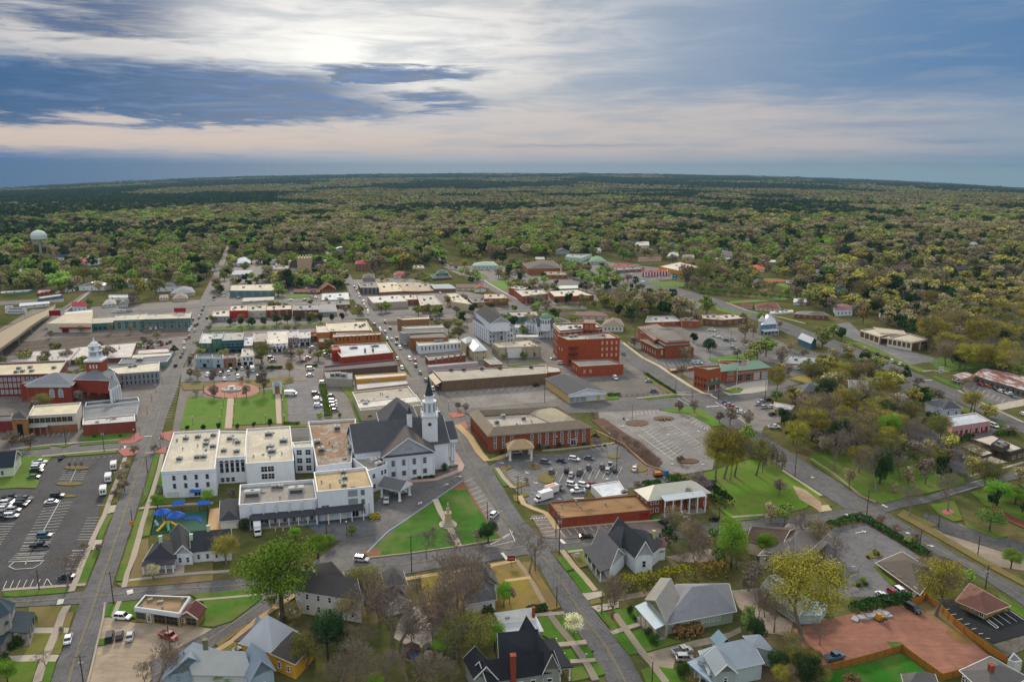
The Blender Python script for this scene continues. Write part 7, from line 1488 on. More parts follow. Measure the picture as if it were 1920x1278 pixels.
foot([(q.x-45,q.y-110),(q.x+25,q.y-110),(q.x+25,q.y+20),(q.x-25,q.y+20)])
O(0,400)
t=Zg('overpass_bridge','long concrete overpass bridge with tan deck at left edge','bridge',(0,0,0));up_=[((-260,1250),(-260,1420),8.5),((0,1020),(0,1170),8.5),((150,940),(150,1065),8.0),((300,870),(250,985),7.0),((380,838),(370,905),5.0),((480,790),(440,880),1.5)]
m=MB();e_=MB();prev=None
for a,b_,h in up_:
 p,q=g(a,h),g(b_,h)
 if prev:
  (p0,q0)=prev;v=[q0,q,p,p0];m.add([(x.x,x.y,x.z)for x in v]+[(x.x,x.y,x.z-1.3)for x in v],[(0,1,2,3),(7,6,5,4),(0,4,5,1),(1,5,6,2),(2,6,7,3),(3,7,4,0)])
  for A,B in((p0,p),(q0,q)):d=(B-A).normalized();n_=V((-d.y,d.x,0))*.2;e_.add([A+n_,B+n_,B-n_,A-n_,A+n_+V((0,0,.9)),B+n_+V((0,0,.9)),B-n_+V((0,0,.9)),A-n_+V((0,0,.9))],[(4,5,6,7),(0,1,5,4),(2,3,7,6),(1,2,6,5),(3,0,4,7)])
  if h>4:
   for u in(.2,.5,.8):
    c_=p.lerp(q,u);pm=MB();pm.tu((c_.x,c_.y,0),(c_.x,c_.y,h-1.2),.7,.7,8);pm.bu('pier',M(Aa,'7e7a74'),t)
   pm=MB();a1,b1=p.lerp(q,.05),p.lerp(q,.95);pm.tu((a1.x,a1.y,h-1.9),(b1.x,b1.y,h-1.9),.8,.8,4);pm.bu('pier_cap',M(Aa,'7e7a74'),t)
 prev=(p,q)
m.bu('deck',M(Aa,'94866f'),t);e_.bu('parapet',M(Aa,'a59a86'),t)
O(380,580)
for nm,lab,pts,wk,wc,rc,n,cop in((Ib,'green two storey shop at left of shop row',[(-30,290,370),(75,292,372),(90,205),(0,200)],A3,'3f6252','c4c6c6',2,'b9bcb9'),(Ib,'second green shop with grey roof in row',[(75,256,370),(165,252,372),(185,198),(90,200)],A3,'436a5a','a9abaa',2,'a9b5ae'),(Gh,'dark teal balconied shop in park side row',[(165,270,375),(350,262,370),(357,190),(183,196)],A3,'2f5560','a6a49e',4,'8a9a9e'),('orange_shop','orange brick shop with white roof beside teal shop',[(350,315,365),(430,310,360),(437,228),(360,232)],A8,'9a6a4a','c9ced2',2,'c0c4c6'),(B7,'shop with cluttered tan roof behind round olive tree',[(440,280,330),(555,275,320),(560,195),(440,200)],A3,'8a8a86','a59c90',0,'c9c6be'),(B7,'white roofed shop with twin roof bays behind parking court',[(555,300,360),(735,290,345),(730,180),(570,188)],A3,'b9bcc0','cfcabc',3,'d2d2ce'),(B7,'low white fronted shop facing parking court',[(590,318,370),(730,312,360),(725,278),(580,285)],A3,'c0c4ca','b9bcc2',4,'c9cccf'),(B7,'plum walled shop with pale roof by cobbled court',[(740,245,320),(825,242,318),(822,178),(740,182)],A3,'8a6f7a','b9b9b9',1,'c4c4c0'),(B7,'two storey grey shop with white windows by cobbled court',[(830,250,315),(930,245,312),(925,185),(825,190)],A3,'8f8f92','c0c0bd',3,'c9c9c6'),('small_shop','little pale shop with white hipped lean to by cobbled court',[(775,308,330),(838,306,326),(835,268),(780,275)],A3,'a9a0a4','c4c4c2',1,'c4c4c0'),('blue_shop','pale blue shop with dark awning facing parking court',[(-60,425,500),(85,425,505),(80,390),(-50,390)],A3,'7d98a4','6f7376',2,'8f9a9e'),(Gg,'white and grey shop with dark arched awning facing court',[(85,425,505),(178,425,505),(172,390),(80,390)],A3,'9aa4a8','6f7376',1,'9aa0a2'),(B3,'pink brick shop with dark awning facing court',[(178,425,500),(288,415,495),(285,385),(175,390)],A8,'9a5a50','7c7874',2,'a58078'),(B7,'narrow tan fronted shop facing court',[(288,425,490),(335,422,488),(330,388),(285,388)],A3,'b5aa9a','8a8680',1,'b9b2a4'),(G5,'white brick shop with tall windows at court corner',[(335,405,485),(440,402,478),(430,335),(340,340)],A3,'c4c6c6','b9b4a6',3,'d4d4d2'),('rust_shop','small red roofed annex between white shops',[(930,232,270),(985,230,265),(980,195),(930,200)],A8,'8a3024','8a2f22',0,'8a3a2a')):
 b=bd(nm,lab,A9,pts,mk={Gh:'the teal shop',G5:'the white corner shop'}.get(nm),wl=(wk,wc),rf=(Ae,rc),par=.4,cop=(A4,cop))
 if n:b.win(0,n,[b.h*.58],1.3,1.9,.05,.95,B9,'c4c8c8');b.win(0,max(1,n-1),.3,2.2,2.2,.05,.95,C2,'3a4044','14181c')
 if nm==Gh:
  for z in(b.h*.3,b.h*.55,b.h*.8):b.bn(0,z,z+.2,'4a6f78',out=1.6,name='balcony')
 b.vn(3,len(lab))
b=bd(Ea,'orange brick block with white roofs at downtown corner',A9,[(985,200,300),(1095,195,290),(1065,135),(978,140)],wl=(A8,'a05a34'),rf=(Ae,'c4bcae'),par=.4,cop=(A4,'c9c0b0'))
w=wg(b,[(1000,278,330),(1100,275,325),(1095,238),(1000,242)],wl=(A8,'a05a34'),rf=(Ae,'c6c2ba'),par=.3);w=wg(b,[(1075,190,250),(1455,180,240),(1410,95),(1063,115)],wl=(A8,'a05c38'),rf=(Ae,'c9c0ac'),par=.5,cop=CR);w.ac((.7,.6),(.78,.4),(.85,.5),(.9,.6));w.vn(5,44)
w=wg(b,[(1150,215,255),(1465,190,235),(1450,155),(1170,165)],h=w.h-1.0,wl=(A8,'a05c38'),rf=(Ae,'c9c6bd'),par=.4,cop=CR)
b=bd(Ea,'orange brick front block with a row of arched windows',A9,[(1120,238,305),(1538,215,275),(1530,198),(1130,215)],wl=(A8,'a8552c'),rf=(Ae,'b9b4ac'),par=.4,cop=(A4,'cfc4b2'));b.win(0,12,b.h*.40,1.2,2.2,.03,.98,Dg,'a86a48','2c2a2c');b.pl(0,9,.2,b.h+.5,.7,'b0683e',0,1,.3,kd_=A8)
b=bd('red_brick_block','bright red brick block with long white roof beside main street',A9,[(1198,412,490),(1640,370,445),(1585,285),(1112,308)],mk='the bright red white roofed block',wl=(A8,'962a20'),rf=(Ae,'bfc2c4'),par=.6,cop=(A4,'d0cabc'))
b.ac((.35,.7),(.75,.75),sz=(5,3,1.2));b.ac((.5,.3),(.65,.3),sz=(1.2,1.2,2.6));w=wg(b,[(1115,352,490),(1190,345,480),(1170,315),(1108,320)],h=b.h+1.6,wl=(A8,'9a2018'),rf=(Ae,'8a5a50'),par=.3)
b=bd('plum_shop','dark plum walled long shop with black sloping roof edge',A9,[(1050,530,600),(1680,480,560),(1660,430),(1040,490)],wl=(A8,'5a4048'),rf=(Ae,'5e5054'),par=.6,cop=(A4,'6a6468'))
w=wg(b,[(1065,590,660),(1290,600,650),(1290,545),(1045,535)],h=5.0,wl=(A3,'8f8c84'),rf=(Ae,'8a8c88'),par=.3);w.ac((.3,.4),(.5,.5),(.7,.4),sz=(3,2.4,2))
b=bd('yellow_shop','yellow walled shop with white roof behind curved drive',A9,[(1325,603,680),(1755,570,630),(1745,542),(1312,568)],mk='the yellow walled shop',wl=(A3,'b98a40'),rf=(Ae,'cfcac0'),par=.3,cop=(A4,'c9a468'));b.win(0,1,2.0,1.0,2.4,.28,.4,Cj)
w=wg(b,[(1330,690,700),(1775,640,660),(1760,605),(1325,640)],h=b.h-1.8,wl=(A3,'8a6a5a'),rf=(Ae,'b5b5b2'),par=.2)
b=bd('patched_roof_shop','broad shop with patchy cream and white roofs beside church',A9,[(1362,870,960),(1900,825,910),(1770,660),(1290,712)],mk='the patchy roofed shop',wl=(A3,'a09684'),rf=(Ae,'aaa292'),par=.5,cop=(A4,'cfccc4'))
w=wg(b,[(1350,850,900),(1880,790,840),(1840,740),(1330,800)],h=b.h+.5,zb=b.h-1,wl=(A3,'c4c0b6'),rf=(Ae,'cfcabd'),par=.3,cop=CW);b.ac((.1,.45),(.16,.4),(.12,.3),sz=(2.6,2,1.5));b.vn(9,51)
b=bd('brick_pavilion','small white and brick pavilion with blue grey hipped roof in park','pavilion',[(607,655,690),(675,652,688),(668,628),(612,630)],mk='the park pavilion',h=5.0,wl=(A8,'8a6248'),rf=(A5,'6f8490'),t=B1,rh=1.8);b.pl(0,2,0,5,1.0,'c9cccc',.06,.94,.4)
q=g((252,700));t=Zg(J8,'oval pale stone fountain with turquoise water on brick plaza',J8,(q.x,q.y,.37));rx_=(g((340,700))-g((165,700))).length/2;ry_=rx_*.62
def oval(a,b,z,n=24):return[(a*mh.cos(2*mh.pi*i/n),b*mh.sin(2*mh.pi*i/n),z)for i in rg(n)]
m=MB();v=oval(rx_,ry_,0)+oval(rx_,ry_,.9)+oval(rx_-.7,ry_-.7,.9)+oval(rx_-.7,ry_-.7,.2);m.add(v,[(k*24+i,k*24+(i+1)%24,(k+1)*24+(i+1)%24,(k+1)*24+i)for k in rg(3)for i in rg(24)]);m.bu('basin',M(Aa,'b9b2a4'),t)
m=MB();m.py_(oval(rx_-.72,ry_-.72,.6));m.bu('water',M(Ee,'7fa8a8'),t);m=MB();m.lt((0,0,0),[(3,0),(3,.8),(1,1.0),(.8,2.2),(2.0,2.4),(.3,2.7)],14);m.bu('centrepiece',M(Aa,'c0bab0'),t)
for s_ in(-1,1):m=MB();m.tu((s_*rx_*.5,0,.2),(s_*rx_*.5,0,1.6),.35,.2,8);m.bu('jet_nozzle',M(Aa,'b0aaa0'),t)
O(760,780)
q=g((370,945));t=Zg(J9,'tall pale stone obelisk monument topped by a statue on lawn',J9,(q.x,q.y,.45));zt_=zof(q,fu((366,742))[1])-.45
for nm_,pr in(('steps',[(3.0,0),(3.0,.5),(2.4,.5),(2.4,1.0),(1.9,1.0),(1.9,1.5)]),(E9,[(1.5,1.5),(1.5,4.2),(1.75,4.3),(1.6,4.7)]),('shaft',[(.95,4.7),(.8,zt_*.55),(.5,zt_-2.6)]),('capital',[(.75,zt_-2.6),(.75,zt_-2.1)])):
 m=MB();m.lt((0,0,0),pr,4,.9);m.bu(nm_,M(Aa,'b5a47e' if nm_==E9 else 'aaa498'),t)
m=MB();m.lt((0,0,0),[(.38,zt_-2.1),(.3,zt_-1.2),(.42,zt_-.7),(.3,zt_-.45),(.13,zt_-.4),(.2,zt_-.2),(.17,zt_-.02),(.03,zt_)],8);m.bu('statue',M(Aa,'a5a098'),t)
O(0,780)
b=bd('white_chapel','pale green gabled building with dark roof at left edge',A9,[(-150,455,520),(110,430,500),(175,330)],mk='the pale gabled shed',h=4.4,wl=(A3,'c0c6b0'),rf=(A5,'26303a'),t=Bb,rh=4.0,fas='c9ccc0');b.win(0,2,1.2,1.2,1.8,.1,.8);b.win(1,2,1.2,1.0,1.8,.2,.8)
T1=(380,400);T2=(760,400);T3=(1140,400);T4=(1520,400)
far=((T1,Cf,'teal walled flat roofed shop with white cars beside it',[(235,665,718),(620,665,705),(612,605),(245,615)],A3,'4f6f72','c4b9a4',Ah,.4,5),(T1,Cf,'grey fronted low building beside empty far lot',[(255,530,558),(425,525,555),(425,490),(262,495)],A3,'9a9a98','a9acb2',Bb,1.0,4),(T1,Cc,'white shed roofed shops behind red shop',[(345,760,775),(612,745,760),(612,720),(360,730)],A3,'b0ada6','b9b2a4',Bb,.9,2),(T1,Cc,'cream roofed shop at left end of tree lined row',[(80,890,930),(230,885,925),(225,830),(95,840)],A3,'8a8c90','c9c2b4',Ah,.3,2),(T1,Cc,'bright red metal walled shop in tree lined row',[(232,838,905),(388,835,900),(388,790),(240,795)],A3,'9a2a30','c4bda8',Ah,.2,0),(T1,Cc,'cream walled shop right of bright red shop',[(388,840,895),(545,838,890),(545,790),(392,795)],A3,'a9a498','b9b09e',Ah,.2,2),(T1,Cc,'dark red brick shop with cream roof in tree lined row',[(548,835,900),(768,825,895),(765,788),(548,795)],A8,'70302c','c4b9a6',Ah,.3,3),(T1,Cc,'dark brick shop with grey domed roof in tree lined row',[(775,835,905),(1000,830,900),(985,785),(790,790)],A8,'5a342f','8f9094',Ah,.3,1),(T1,Cc,'grey hipped roof store with wide pale windows',[(1000,850,885),(1155,845,880),(1140,785),(1010,790)],A3,'8a8c8c','8d8f90',B1,1.2,3),(T1,Gi,'pale blue walled hall with white roof by main street',[(1025,748,760),(1265,742,755),(1255,680),(1030,690)],A3,'6f8c9a','c9ccce',Ah,.2,0),(T1,B3,'dark open fronted brick building below blue hall',[(1010,790,820),(1270,785,815),(1265,750),(1015,755)],A8,'6a3a32','7a7a7a',Ah,.2,5),(T1,Hi,'brick church hall with brown steep gable and round window',[(1020,660,685),(1150,655,680),(1130,620),(1000,640)],A8,'8a5040','6a463a',D4,5.0,0),(T1,'brick_annex','low brown brick annex behind small green lawn',[(785,680,695),(1010,680,700),(1005,650),(790,652)],A8,'6f4238','6a4038',Bb,1.0,4),(T1,De,'grand stone church with black tiled roof and square tower',[(755,468,500),(1060,462,490),(1058,440),(755,445)],A3,'b0a08a','23282e',Bb,6.0,4),(T1,G4,'long cream wing left of stone church',[(570,478,496),(750,475,492),(745,450),(610,452)],A3,'b9b0a0','a59a88',Ah,.3,5),(T1,Af,'white two storey house with blue grey roof among far trees',[(298,430,460),(410,428,455),(405,385),(305,388)],A3,'c0c6ce','b5bcc6',B1,2.6,3),(T1,Bi,'long white bungalow left of stone church',[(535,432,448),(625,430,446),(620,405),(545,408)],A3,'c4c8ca','5a5e62',Bb,2.0,3),(T1,Gd,'brick mansion with white columns and red roof beyond main street',[(1318,435,495),(1452,432,492),(1445,405),(1325,408)],A8,'7a4a40','8a2430',B1,2.0,4),(T1,Ej,'shaded bungalow with dark roof beneath far mansion',[(1380,560,585),(1480,558,582),(1475,520),(1390,525)],A3,'8f8a80','5a504c',B1,2.0,3),(T1,Ej,'white cottage with small red roof at right of mansion',[(1648,535,560),(1740,532,558),(1730,500),(1660,505)],A3,'c0c0ba','8a4038',B1,1.6,2),(T1,B3,'white topped brick building with long front at far corner',[(1465,770,825),(1770,755,815),(1700,700),(1420,715)],A3,'a8968c','c9c6bf',Ah,.3,0),(T1,B3,'dark store with deep arcade right of main street',[(1360,640,695),(1520,640,695),(1500,590),(1340,600)],A3,'4c4644','7a7a78',Ah,.3,4),(T1,B3,'cream roofed brick store behind arcade store',[(1520,680,705),(1735,668,695),(1670,590),(1490,598)],A8,'8a5646','c9bda2',Ah,.2,0),(T2,B3,'tan roofed brick store in far middle row',[(-100,670,690),(115,672,690),(50,590),(-110,592)],A8,'7a463c','a89c86',Ah,.2,0),(T2,B3,'second tan roofed brick store in far middle row',[(115,672,690),(250,665,685),(200,590),(55,592)],A8,'7a463c','a59a86',Ah,.2,0),(T2,B3,'pale blue roofed low store right of tan roofs',[(250,650,680),(435,648,675),(370,610),(210,615)],A8,'8a5048','9aa4aa',Bb,1.0,0),(T2,'cream_store','cream fronted store with brown roof and corner gable',[(440,640,665),(600,640,662),(610,610),(440,612)],A3,'c4b89a','6a5a50',Bb,1.2,3),(T2,Bi,'white gabled bungalow with reddish roof next to far street',[(595,655,680),(695,650,680),(680,625),(600,628)],A3,'c9ccca','8a4c3c',D4,2.6,1),(T2,B3,'red brick cube shop with pale roof beside far street',[(680,735,795),(888,730,795),(845,690),(675,692)],A8,'96402e','b5aa98',Ah,.4,1),(T2,B3,'dark grey roofed brick store left of red cube shop',[(580,770,810),(735,765,805),(690,720),(540,725)],A8,'7a463c','6f6c68',Ah,.3,0),(T2,B3,'long cream roofed store running away in middle row',[(410,760,825),(580,785,835),(440,685),(350,690)],A3,'b0a088','c4bda8',Ah,.2,0),(T2,B3,'brick store with stained grey roof left of cream roof store',[(130,795,850),(320,785,830),(240,700),(100,705)],A8,'8a4436','b5b0a6',Ah,.3,3),(T2,B3,'long white roofed brick store at left of middle row',[(-60,745,790),(110,740,790),(90,700),(-70,705)],A8,'8a4a3c','c9c2b4',Ah,.3,2),(T2,Bg,'large two level brick office with ribbon windows beyond railway',[(1010,715,780),(1230,690,750),(1180,655),(940,660)],A8,'94442f','c0bab0',Ah,.5,5),(T2,Bg,'long low brick wing right of ribbon window office',[(1285,715,765),(1625,705,745),(1480,655),(1235,668)],A8,'8a4034','cfc6b4',Ah,.3,0),(T2,Bg,'brick stair block at left of ribbon window office',[(890,640,700),(1010,660,770),(1060,640),(960,622)],A8,'9a4a34','b9b5ac',Ah,.3,0),(T2,Ic,'pale metal roofed shed behind brick wing',[(1320,650,665),(1485,645,660),(1480,622),(1330,625)],A3,'9aa49c','c0c4bf',Bb,.8,0),(T2,Eb,'large brick building with dark grey hipped roof at far corner',[(1060,475,530),(1335,470,515),(1270,405),(1010,430)],A8,'96502f','5c5450',B1,4.0,0),(T2,Bg,'low brick building with tan eaves right of large brick building',[(1215,530,562),(1395,530,558),(1370,500),(1190,495)],A8,'96482f','8d8578',Ah,.3,3),(T2,Ek,'long white building with pale green roof beside far street',[(575,450,485),(800,450,480),(760,415),(600,425)],A3,'b0b8b0','8a9f94',B1,2.6,6),(T2,G6,'dark green tiered roof restaurant among trees',[(240,560,580),(400,550,575),(370,520),(210,525)],A3,'6a4a40','3f5a54',B1,3.0,0),(T2,Af,'tan shed roofed building by far street trees',[(60,470,482),(165,470,480),(150,445),(70,448)],A3,'b0a894','b5a992',Ah,.2,2),(T2,G7,'white shop with bright green hipped roof on strip',[(1580,415,440),(1735,415,440),(1680,370),(1610,375)],A3,'a0a49c','66856a',B1,2.6,3),(T2,G7,'long pale green fronted shop left of green hipped roof',[(1380,372,405),(1515,385,405),(1610,350),(1400,350)],A3,'a9c0ac','9aa09c',Ah,.2,4),(T2,Bi,'white cottages among oaks above green roofed shop',[(1600,325,345),(1690,322,340),(1680,295),(1610,298)],A3,'c4c6c4','9a9a96',Bb,1.6,3),(T2,Bi,'pale house behind golden trees near strip',[(1120,395,408),(1200,395,408),(1190,378),(1130,378)],A3,'c0bcae','b5ad9c',Bb,1.6,2),(T2,'teal_building','dark teal walled flat building behind white hall',[(940,895,940),(1150,880,935),(1130,840),(880,850)],A3,'4a6a6a','a59c90',Ah,.4,3),(T2,Ej,'brown roofed low building at far right of railway',[(1475,880,920),(1750,885,910),(1640,850),(1470,850)],A3,'b0a090','7a625a',Bb,1.2,4),(T2,'hip_house','tan hipped roof house with white porch beside brick block',[(1700,965,1020),(1880,965,1020),(1850,910),(1730,915)],A3,'c4c4bc','7d7264',B1,3.0,5),(T3,Bg,'low orange brick office with pale roof at left of avenue',[(320,940,975),(630,930,960),(560,880),(340,885)],A8,'9a4a34','a4a5a6',Ah,.4,3),(T3,Bg,'dark roofed orange brick office next to avenue lot',[(640,925,985),(790,930,980),(740,895),(620,898)],A8,'94482f','6a6866',Ah,.4,1),(T3,Bg,'brown brick office with tan roof beside budding trees',[(820,905,960),(1005,920,975),(930,870),(810,875)],A8,'7a4a3a','b9ac96',Ah,.4,3),(T3,Bg,'pale roofed brick office beside highway bank',[(1010,915,965),(1205,900,945),(1080,865),(920,872)],A8,'7a4a3c','c4b8b0',Ah,.4,3),(T3,Dj,'blue victorian house with silver tin roofs and wrap porch',[(1325,960,1050),(1448,950,1040),(1430,900),(1310,905)],A3,'4c7088','b4bac0',B1,4.5,3),(T3,Hc,'small blue cottage with pale gabled roof by side street',[(1640,1075,1130),(1750,1120,1165),(1795,1095),(1700,1050)],A3,'3f6278','a9b0b2',Bb,2.6,0),(T3,D7,'brown hipped roof building with cream walls beside highway',[(1270,810,835),(1490,825,845),(1450,770),(1280,780)],A3,'c0b8a8','6a4038',B1,2.6,5),(T3,D7,'smaller brown roofed wing by highway',[(1130,795,810),(1245,805,820),(1230,775),(1150,775)],A3,'c0b8a8','6a4038',Bb,1.6,3),(T3,Dh,'low brick bungalow with grey roof beyond highway',[(1605,865,900),(1850,880,915),(1800,845),(1640,845)],A8,'8a3f34','7a7a74',B1,1.8,4),(T3,'white_storage','white long storage units beyond highway',[(1390,860,875),(1600,845,860),(1590,830),(1400,845)],A3,'c9ccca','c4c4c0',Ah,.1,0),(T3,G4,'round topped white hall behind bare tree',[(1600,765,790),(1710,765,790),(1700,735),(1610,735)],A3,'c4c6c8','c9ccd0',Bb,1.6,0),(T3,Hd,'big store with orange yellow side wall and white roof',[(440,455,490),(600,490,530),(870,480),(620,415)],A3,'b9863a','cfcac0',Ah,.6,0),(T3,Gj,'red and white striped diner at shopping strip',[(290,510,545),(515,500,535),(510,485),(320,490)],A3,'c9c4c4','a8262a',Ah,.4,0),(T3,B3,'low brick shops beside striped diner',[(80,490,512),(285,480,515),(270,462),(70,468)],A8,'7a4a42','8a8680',Ah,.2,3),(T3,'red_roof_shop','red roofed fuel station canopy on strip',[(30,450,462),(160,455,466),(270,440),(60,430)],A3,'b9a9a4','a82a2c',Ah,.3,0),(T3,Cf,'brown roofed row of cream shops behind strip',[(258,395,415),(460,388,412),(455,375),(270,378)],A3,'c4b8a4','7a5646',Bb,1.0,6),(T3,Af,'white pair of gabled houses in far oaks',[(235,280,297),(355,275,292),(345,240),(250,245)],A3,'c9ccca','b5b0a6',Bb,2.4,4),(T3,Af,'pale green hipped house in row below far oaks',[(512,370,388),(610,365,382),(600,335),(525,340)],A3,'b5bfae','a4aea0',B1,2.0,3),(T3,Af,'white house with small grey roof and red chimney in far row',[(640,385,400),(745,380,395),(735,355),(650,358)],A3,'c0b4ac','8a8580',Bb,1.6,3),(T3,Af,'blue grey two storey house in far row',[(825,370,402),(898,368,400),(892,338),(830,342)],A3,'9aaabc','7f8a96',Bb,2.0,3),(T3,Af,'dark roofed white house right of blue grey house',[(985,372,392),(1075,370,390),(1060,328),(975,335)],A3,'b9bcbe','5f5c5a',Bb,2.6,3),(T3,Be,'white and silver roofed buildings behind oaks',[(920,400,410),(1060,402,412),(1050,385),(930,385)],A3,'b9bcbe','c4c8cc',Bb,.8,0),(T3,Eh,'white house with vivid orange roof beyond pines',[(1250,480,508),(1350,478,505),(1330,445),(1215,450)],A3,'c4c4be','b4573a',B1,1.6,1),(T3,'long_white_building','long white roofed building behind orange roofed house',[(1240,415,425),(1450,420,430),(1440,402),(1240,400)],A3,'b0b0aa','c9c9c2',Bb,.8,0),(T3,Af,'small white gabled house with dark roof beside sapling row',[(1245,605,638),(1338,605,640),(1325,575),(1255,578)],A3,'c9ccc9','4a5058',D4,2.2,2),(T3,'red_pavilion','low red roofed pavilion range on green field',[(1340,588,598),(1530,590,600),(1520,575),(1350,575)],A3,'8a6a58','a8503c',Bb,.8,0),(T3,'grey_pavilion','open grey roofed pavilion beside red one',[(1535,600,615),(1635,600,615),(1625,578),(1540,578)],A3,'6a6a68','8f9090',Ah,.2,3),(T3,'clinic','tan trimmed brick clinic with flat grey roofs by forecourt',[(1510,1290,1330),(1790,1300,1340),(1839,1240),(1560,1220)],A3,'a88c64','9ca3aa',Ah,.5,3),(T4,Af,'white two storey house with brown hipped roof beyond highway',[(218,830,885),(362,825,882),(345,780),(195,785)],A3,'c4ccd4','7a5c5c',B1,1.8,4),(T4,Dh,'low brick ranch with dark roof at street bend',[(-20,865,905),(155,880,905),(110,850),(-20,845)],A8,'6f4434','5c5652',B1,1.6,2),(T4,Af,'pale blue grey house behind rusty tree',[(590,895,930),(710,890,920),(690,840),(600,845)],A3,'a9b4be','8a96a2',Bb,3.0,3),(T4,Af,'small white house under olive trees',[(390,530,552),(455,530,552),(450,505),(395,505)],A3,'c4c6c6','8a8e92',Bb,1.4,2),(T4,Be,'white steel roofed sheds at right among trees',[(470,485,500),(620,505,515),(640,475),(500,450)],A3,'b5b9bc','c0c6cc',Bb,1.2,0),(T4,Be,'cream industrial building on far right rise',[(1060,210,225),(1150,205,222),(1165,190),(1065,188)],A3,'c4bda8','cfc9b8',Ah,.2,0),(T4,Be,'tan roofed warehouse in front of cream building',[(905,222,238),(1050,225,240),(1050,208),(910,205)],A3,'b0a288','c4b494',Ah,.2,0),(T4,Be,'long pale warehouse roofs below far rise',[(820,325,338),(1000,335,350),(1040,300),(830,295)],A3,'a9acae','c0c4c8',Bb,1.2,0),(T4,Be,'grey roofed works in far right trees',[(1500,262,280),(1690,262,276),(1700,248),(1520,248)],A3,'9a9ea4','b9bec4',Ah,.2,0),(T4,Be,'teal fronted shed beside far right road',[(1200,425,440),(1330,440,452),(1345,420),(1220,415)],A3,'7a9aa0','b9bcbc',Ah,.2,2),(T4,Be,'low sheds with stained roofs at far right',[(1340,300,312),(1430,298,310),(1440,280),(1370,280)],A3,'8a8c94','a9aebc',Bb,.8,0),(T2,'red_roof_school','long low school roofs with a red section in far woods',[(865,55,64),(985,50,60),(990,38),(880,40)],A3,'a0807a','9a3a3e',Ah,.3,0),(T2,'white_roof_school','pale school roof left of red section in far woods',[(610,55,64),(780,52,62),(785,42),(620,44)],A3,'b5b5b9','c4c8d2',Ah,.3,0),(T2,Af,'white roofed house deep in far oaks',[(1340,140,150),(1420,138,148),(1425,126),(1350,126)],A3,'b5b9bc','c4c8ca',Bb,1.2,0))
for k_,(og,nm,lab,pts,wk,wc,rc,t,a,n)in enumerate(far):
 O(*og);big=nm in(De,)
 b=bd(nm,lab,G1 if G1 in nm and nm!=Hi else Bc if any(w_ in nm for w_ in(Bc,Ej,'victorian','cottage'))else A9,pts,wl=(wk,wc),rf=(Ae if t==Ah else B6 if rc in('c0c4bf','b9c0c4','b4bac0')or nm in(Gi,Ic)else A5,rc),t=t,rh=a,par=a if t==Ah else .3,cop=(A4,'bdb7ab')if t==Ah and k_%2 else None,mk={De:'the stone church',Gd:'the columned mansion',Dj:'the blue victorian house',Hc:'the blue cottage',Gj:'the striped diner',Hd:'the yellow sided store',D7:'the brown roofed motel',Eb:'the large far brick building',Gi:'the pale blue hall',Eh:'the orange roofed house','clinic':'the tan clinic',Ek:'the pale green roofed hall'}.get(nm))
 if n:b.win(0,n,max(.8,b.h*.30)if b.h<6 else[b.h*.14,b.h*.58],1.4,1.8 if b.h>3.6 else 1.3,.05,.95)
 if t==Ah:b.vn(4,k_);b.ac((.3,.5),(.68,.62))
 if nm==De:
  for u in(0,1):q=b.pt(u,.5);m=MB();m.box((q.x,q.y,b.h-4),(3,7,11),.1);m.bu('gable_end',M(A3,'b0a08a'),b.rt)
  q=b.pt(.42,.2);m=MB();m.box((q.x,q.y,0),(16,14,zof(q,fu((870,378))[1])),.1);m.bu('tower',M(A3,'a8937a'),b.rt)
  zt_=zof(q,fu((870,378))[1]);m=MB()
  for i in rg(-2,3):
   for s_ in(-1,1):m.box((q.x+i*3.4,q.y+s_*6.4+i*.34,zt_),(1.6,1.0,2.2),.1)
  m.bu('battlements',M(A3,'b9a68c'),b.rt)
 if nm==Gj:
  P,Q=b.fa(0)
  for i in rg(9):u=(i+.5)/9;c_=P.lerp(Q,u);m=MB();m.box((c_.x,c_.y-.1,.2),(1.6,.3,b.h-.1),0);m.bu('red_stripe',M(A4,'9a1f26'),b.rt)
 if nm==Dj:b.po(0,.0,1.0,3.4,3.2,5,(B6,'b4bac0'),'c9ccd0',.9,.35);b.ch_(.2,.4,1,b.h+6,'8a4a3c');q=b.pt(.05,.3,0);m=MB();m.lt((q.x,q.y,0),[(2.6,0),(2.6,b.h+1.5)],8);m.bu('turret',M(A3,'a9a49c'),b.rt);m=MB();m.lt((q.x,q.y,b.h+1.5),[(3,0),(.1,4.5)],8);m.bu(Hg,M(B6,'b4bac0'),b.rt)
 if nm==G6:w=wg(b,[(265,520,530),(370,515,525),(350,490),(280,495)],h=b.h+3.5,zb=b.h,wl=(A3,'6a4a40'),rf=(A5,'3f5a54'),t=B1,rh=2.4)
F();hr=random.Random(11)
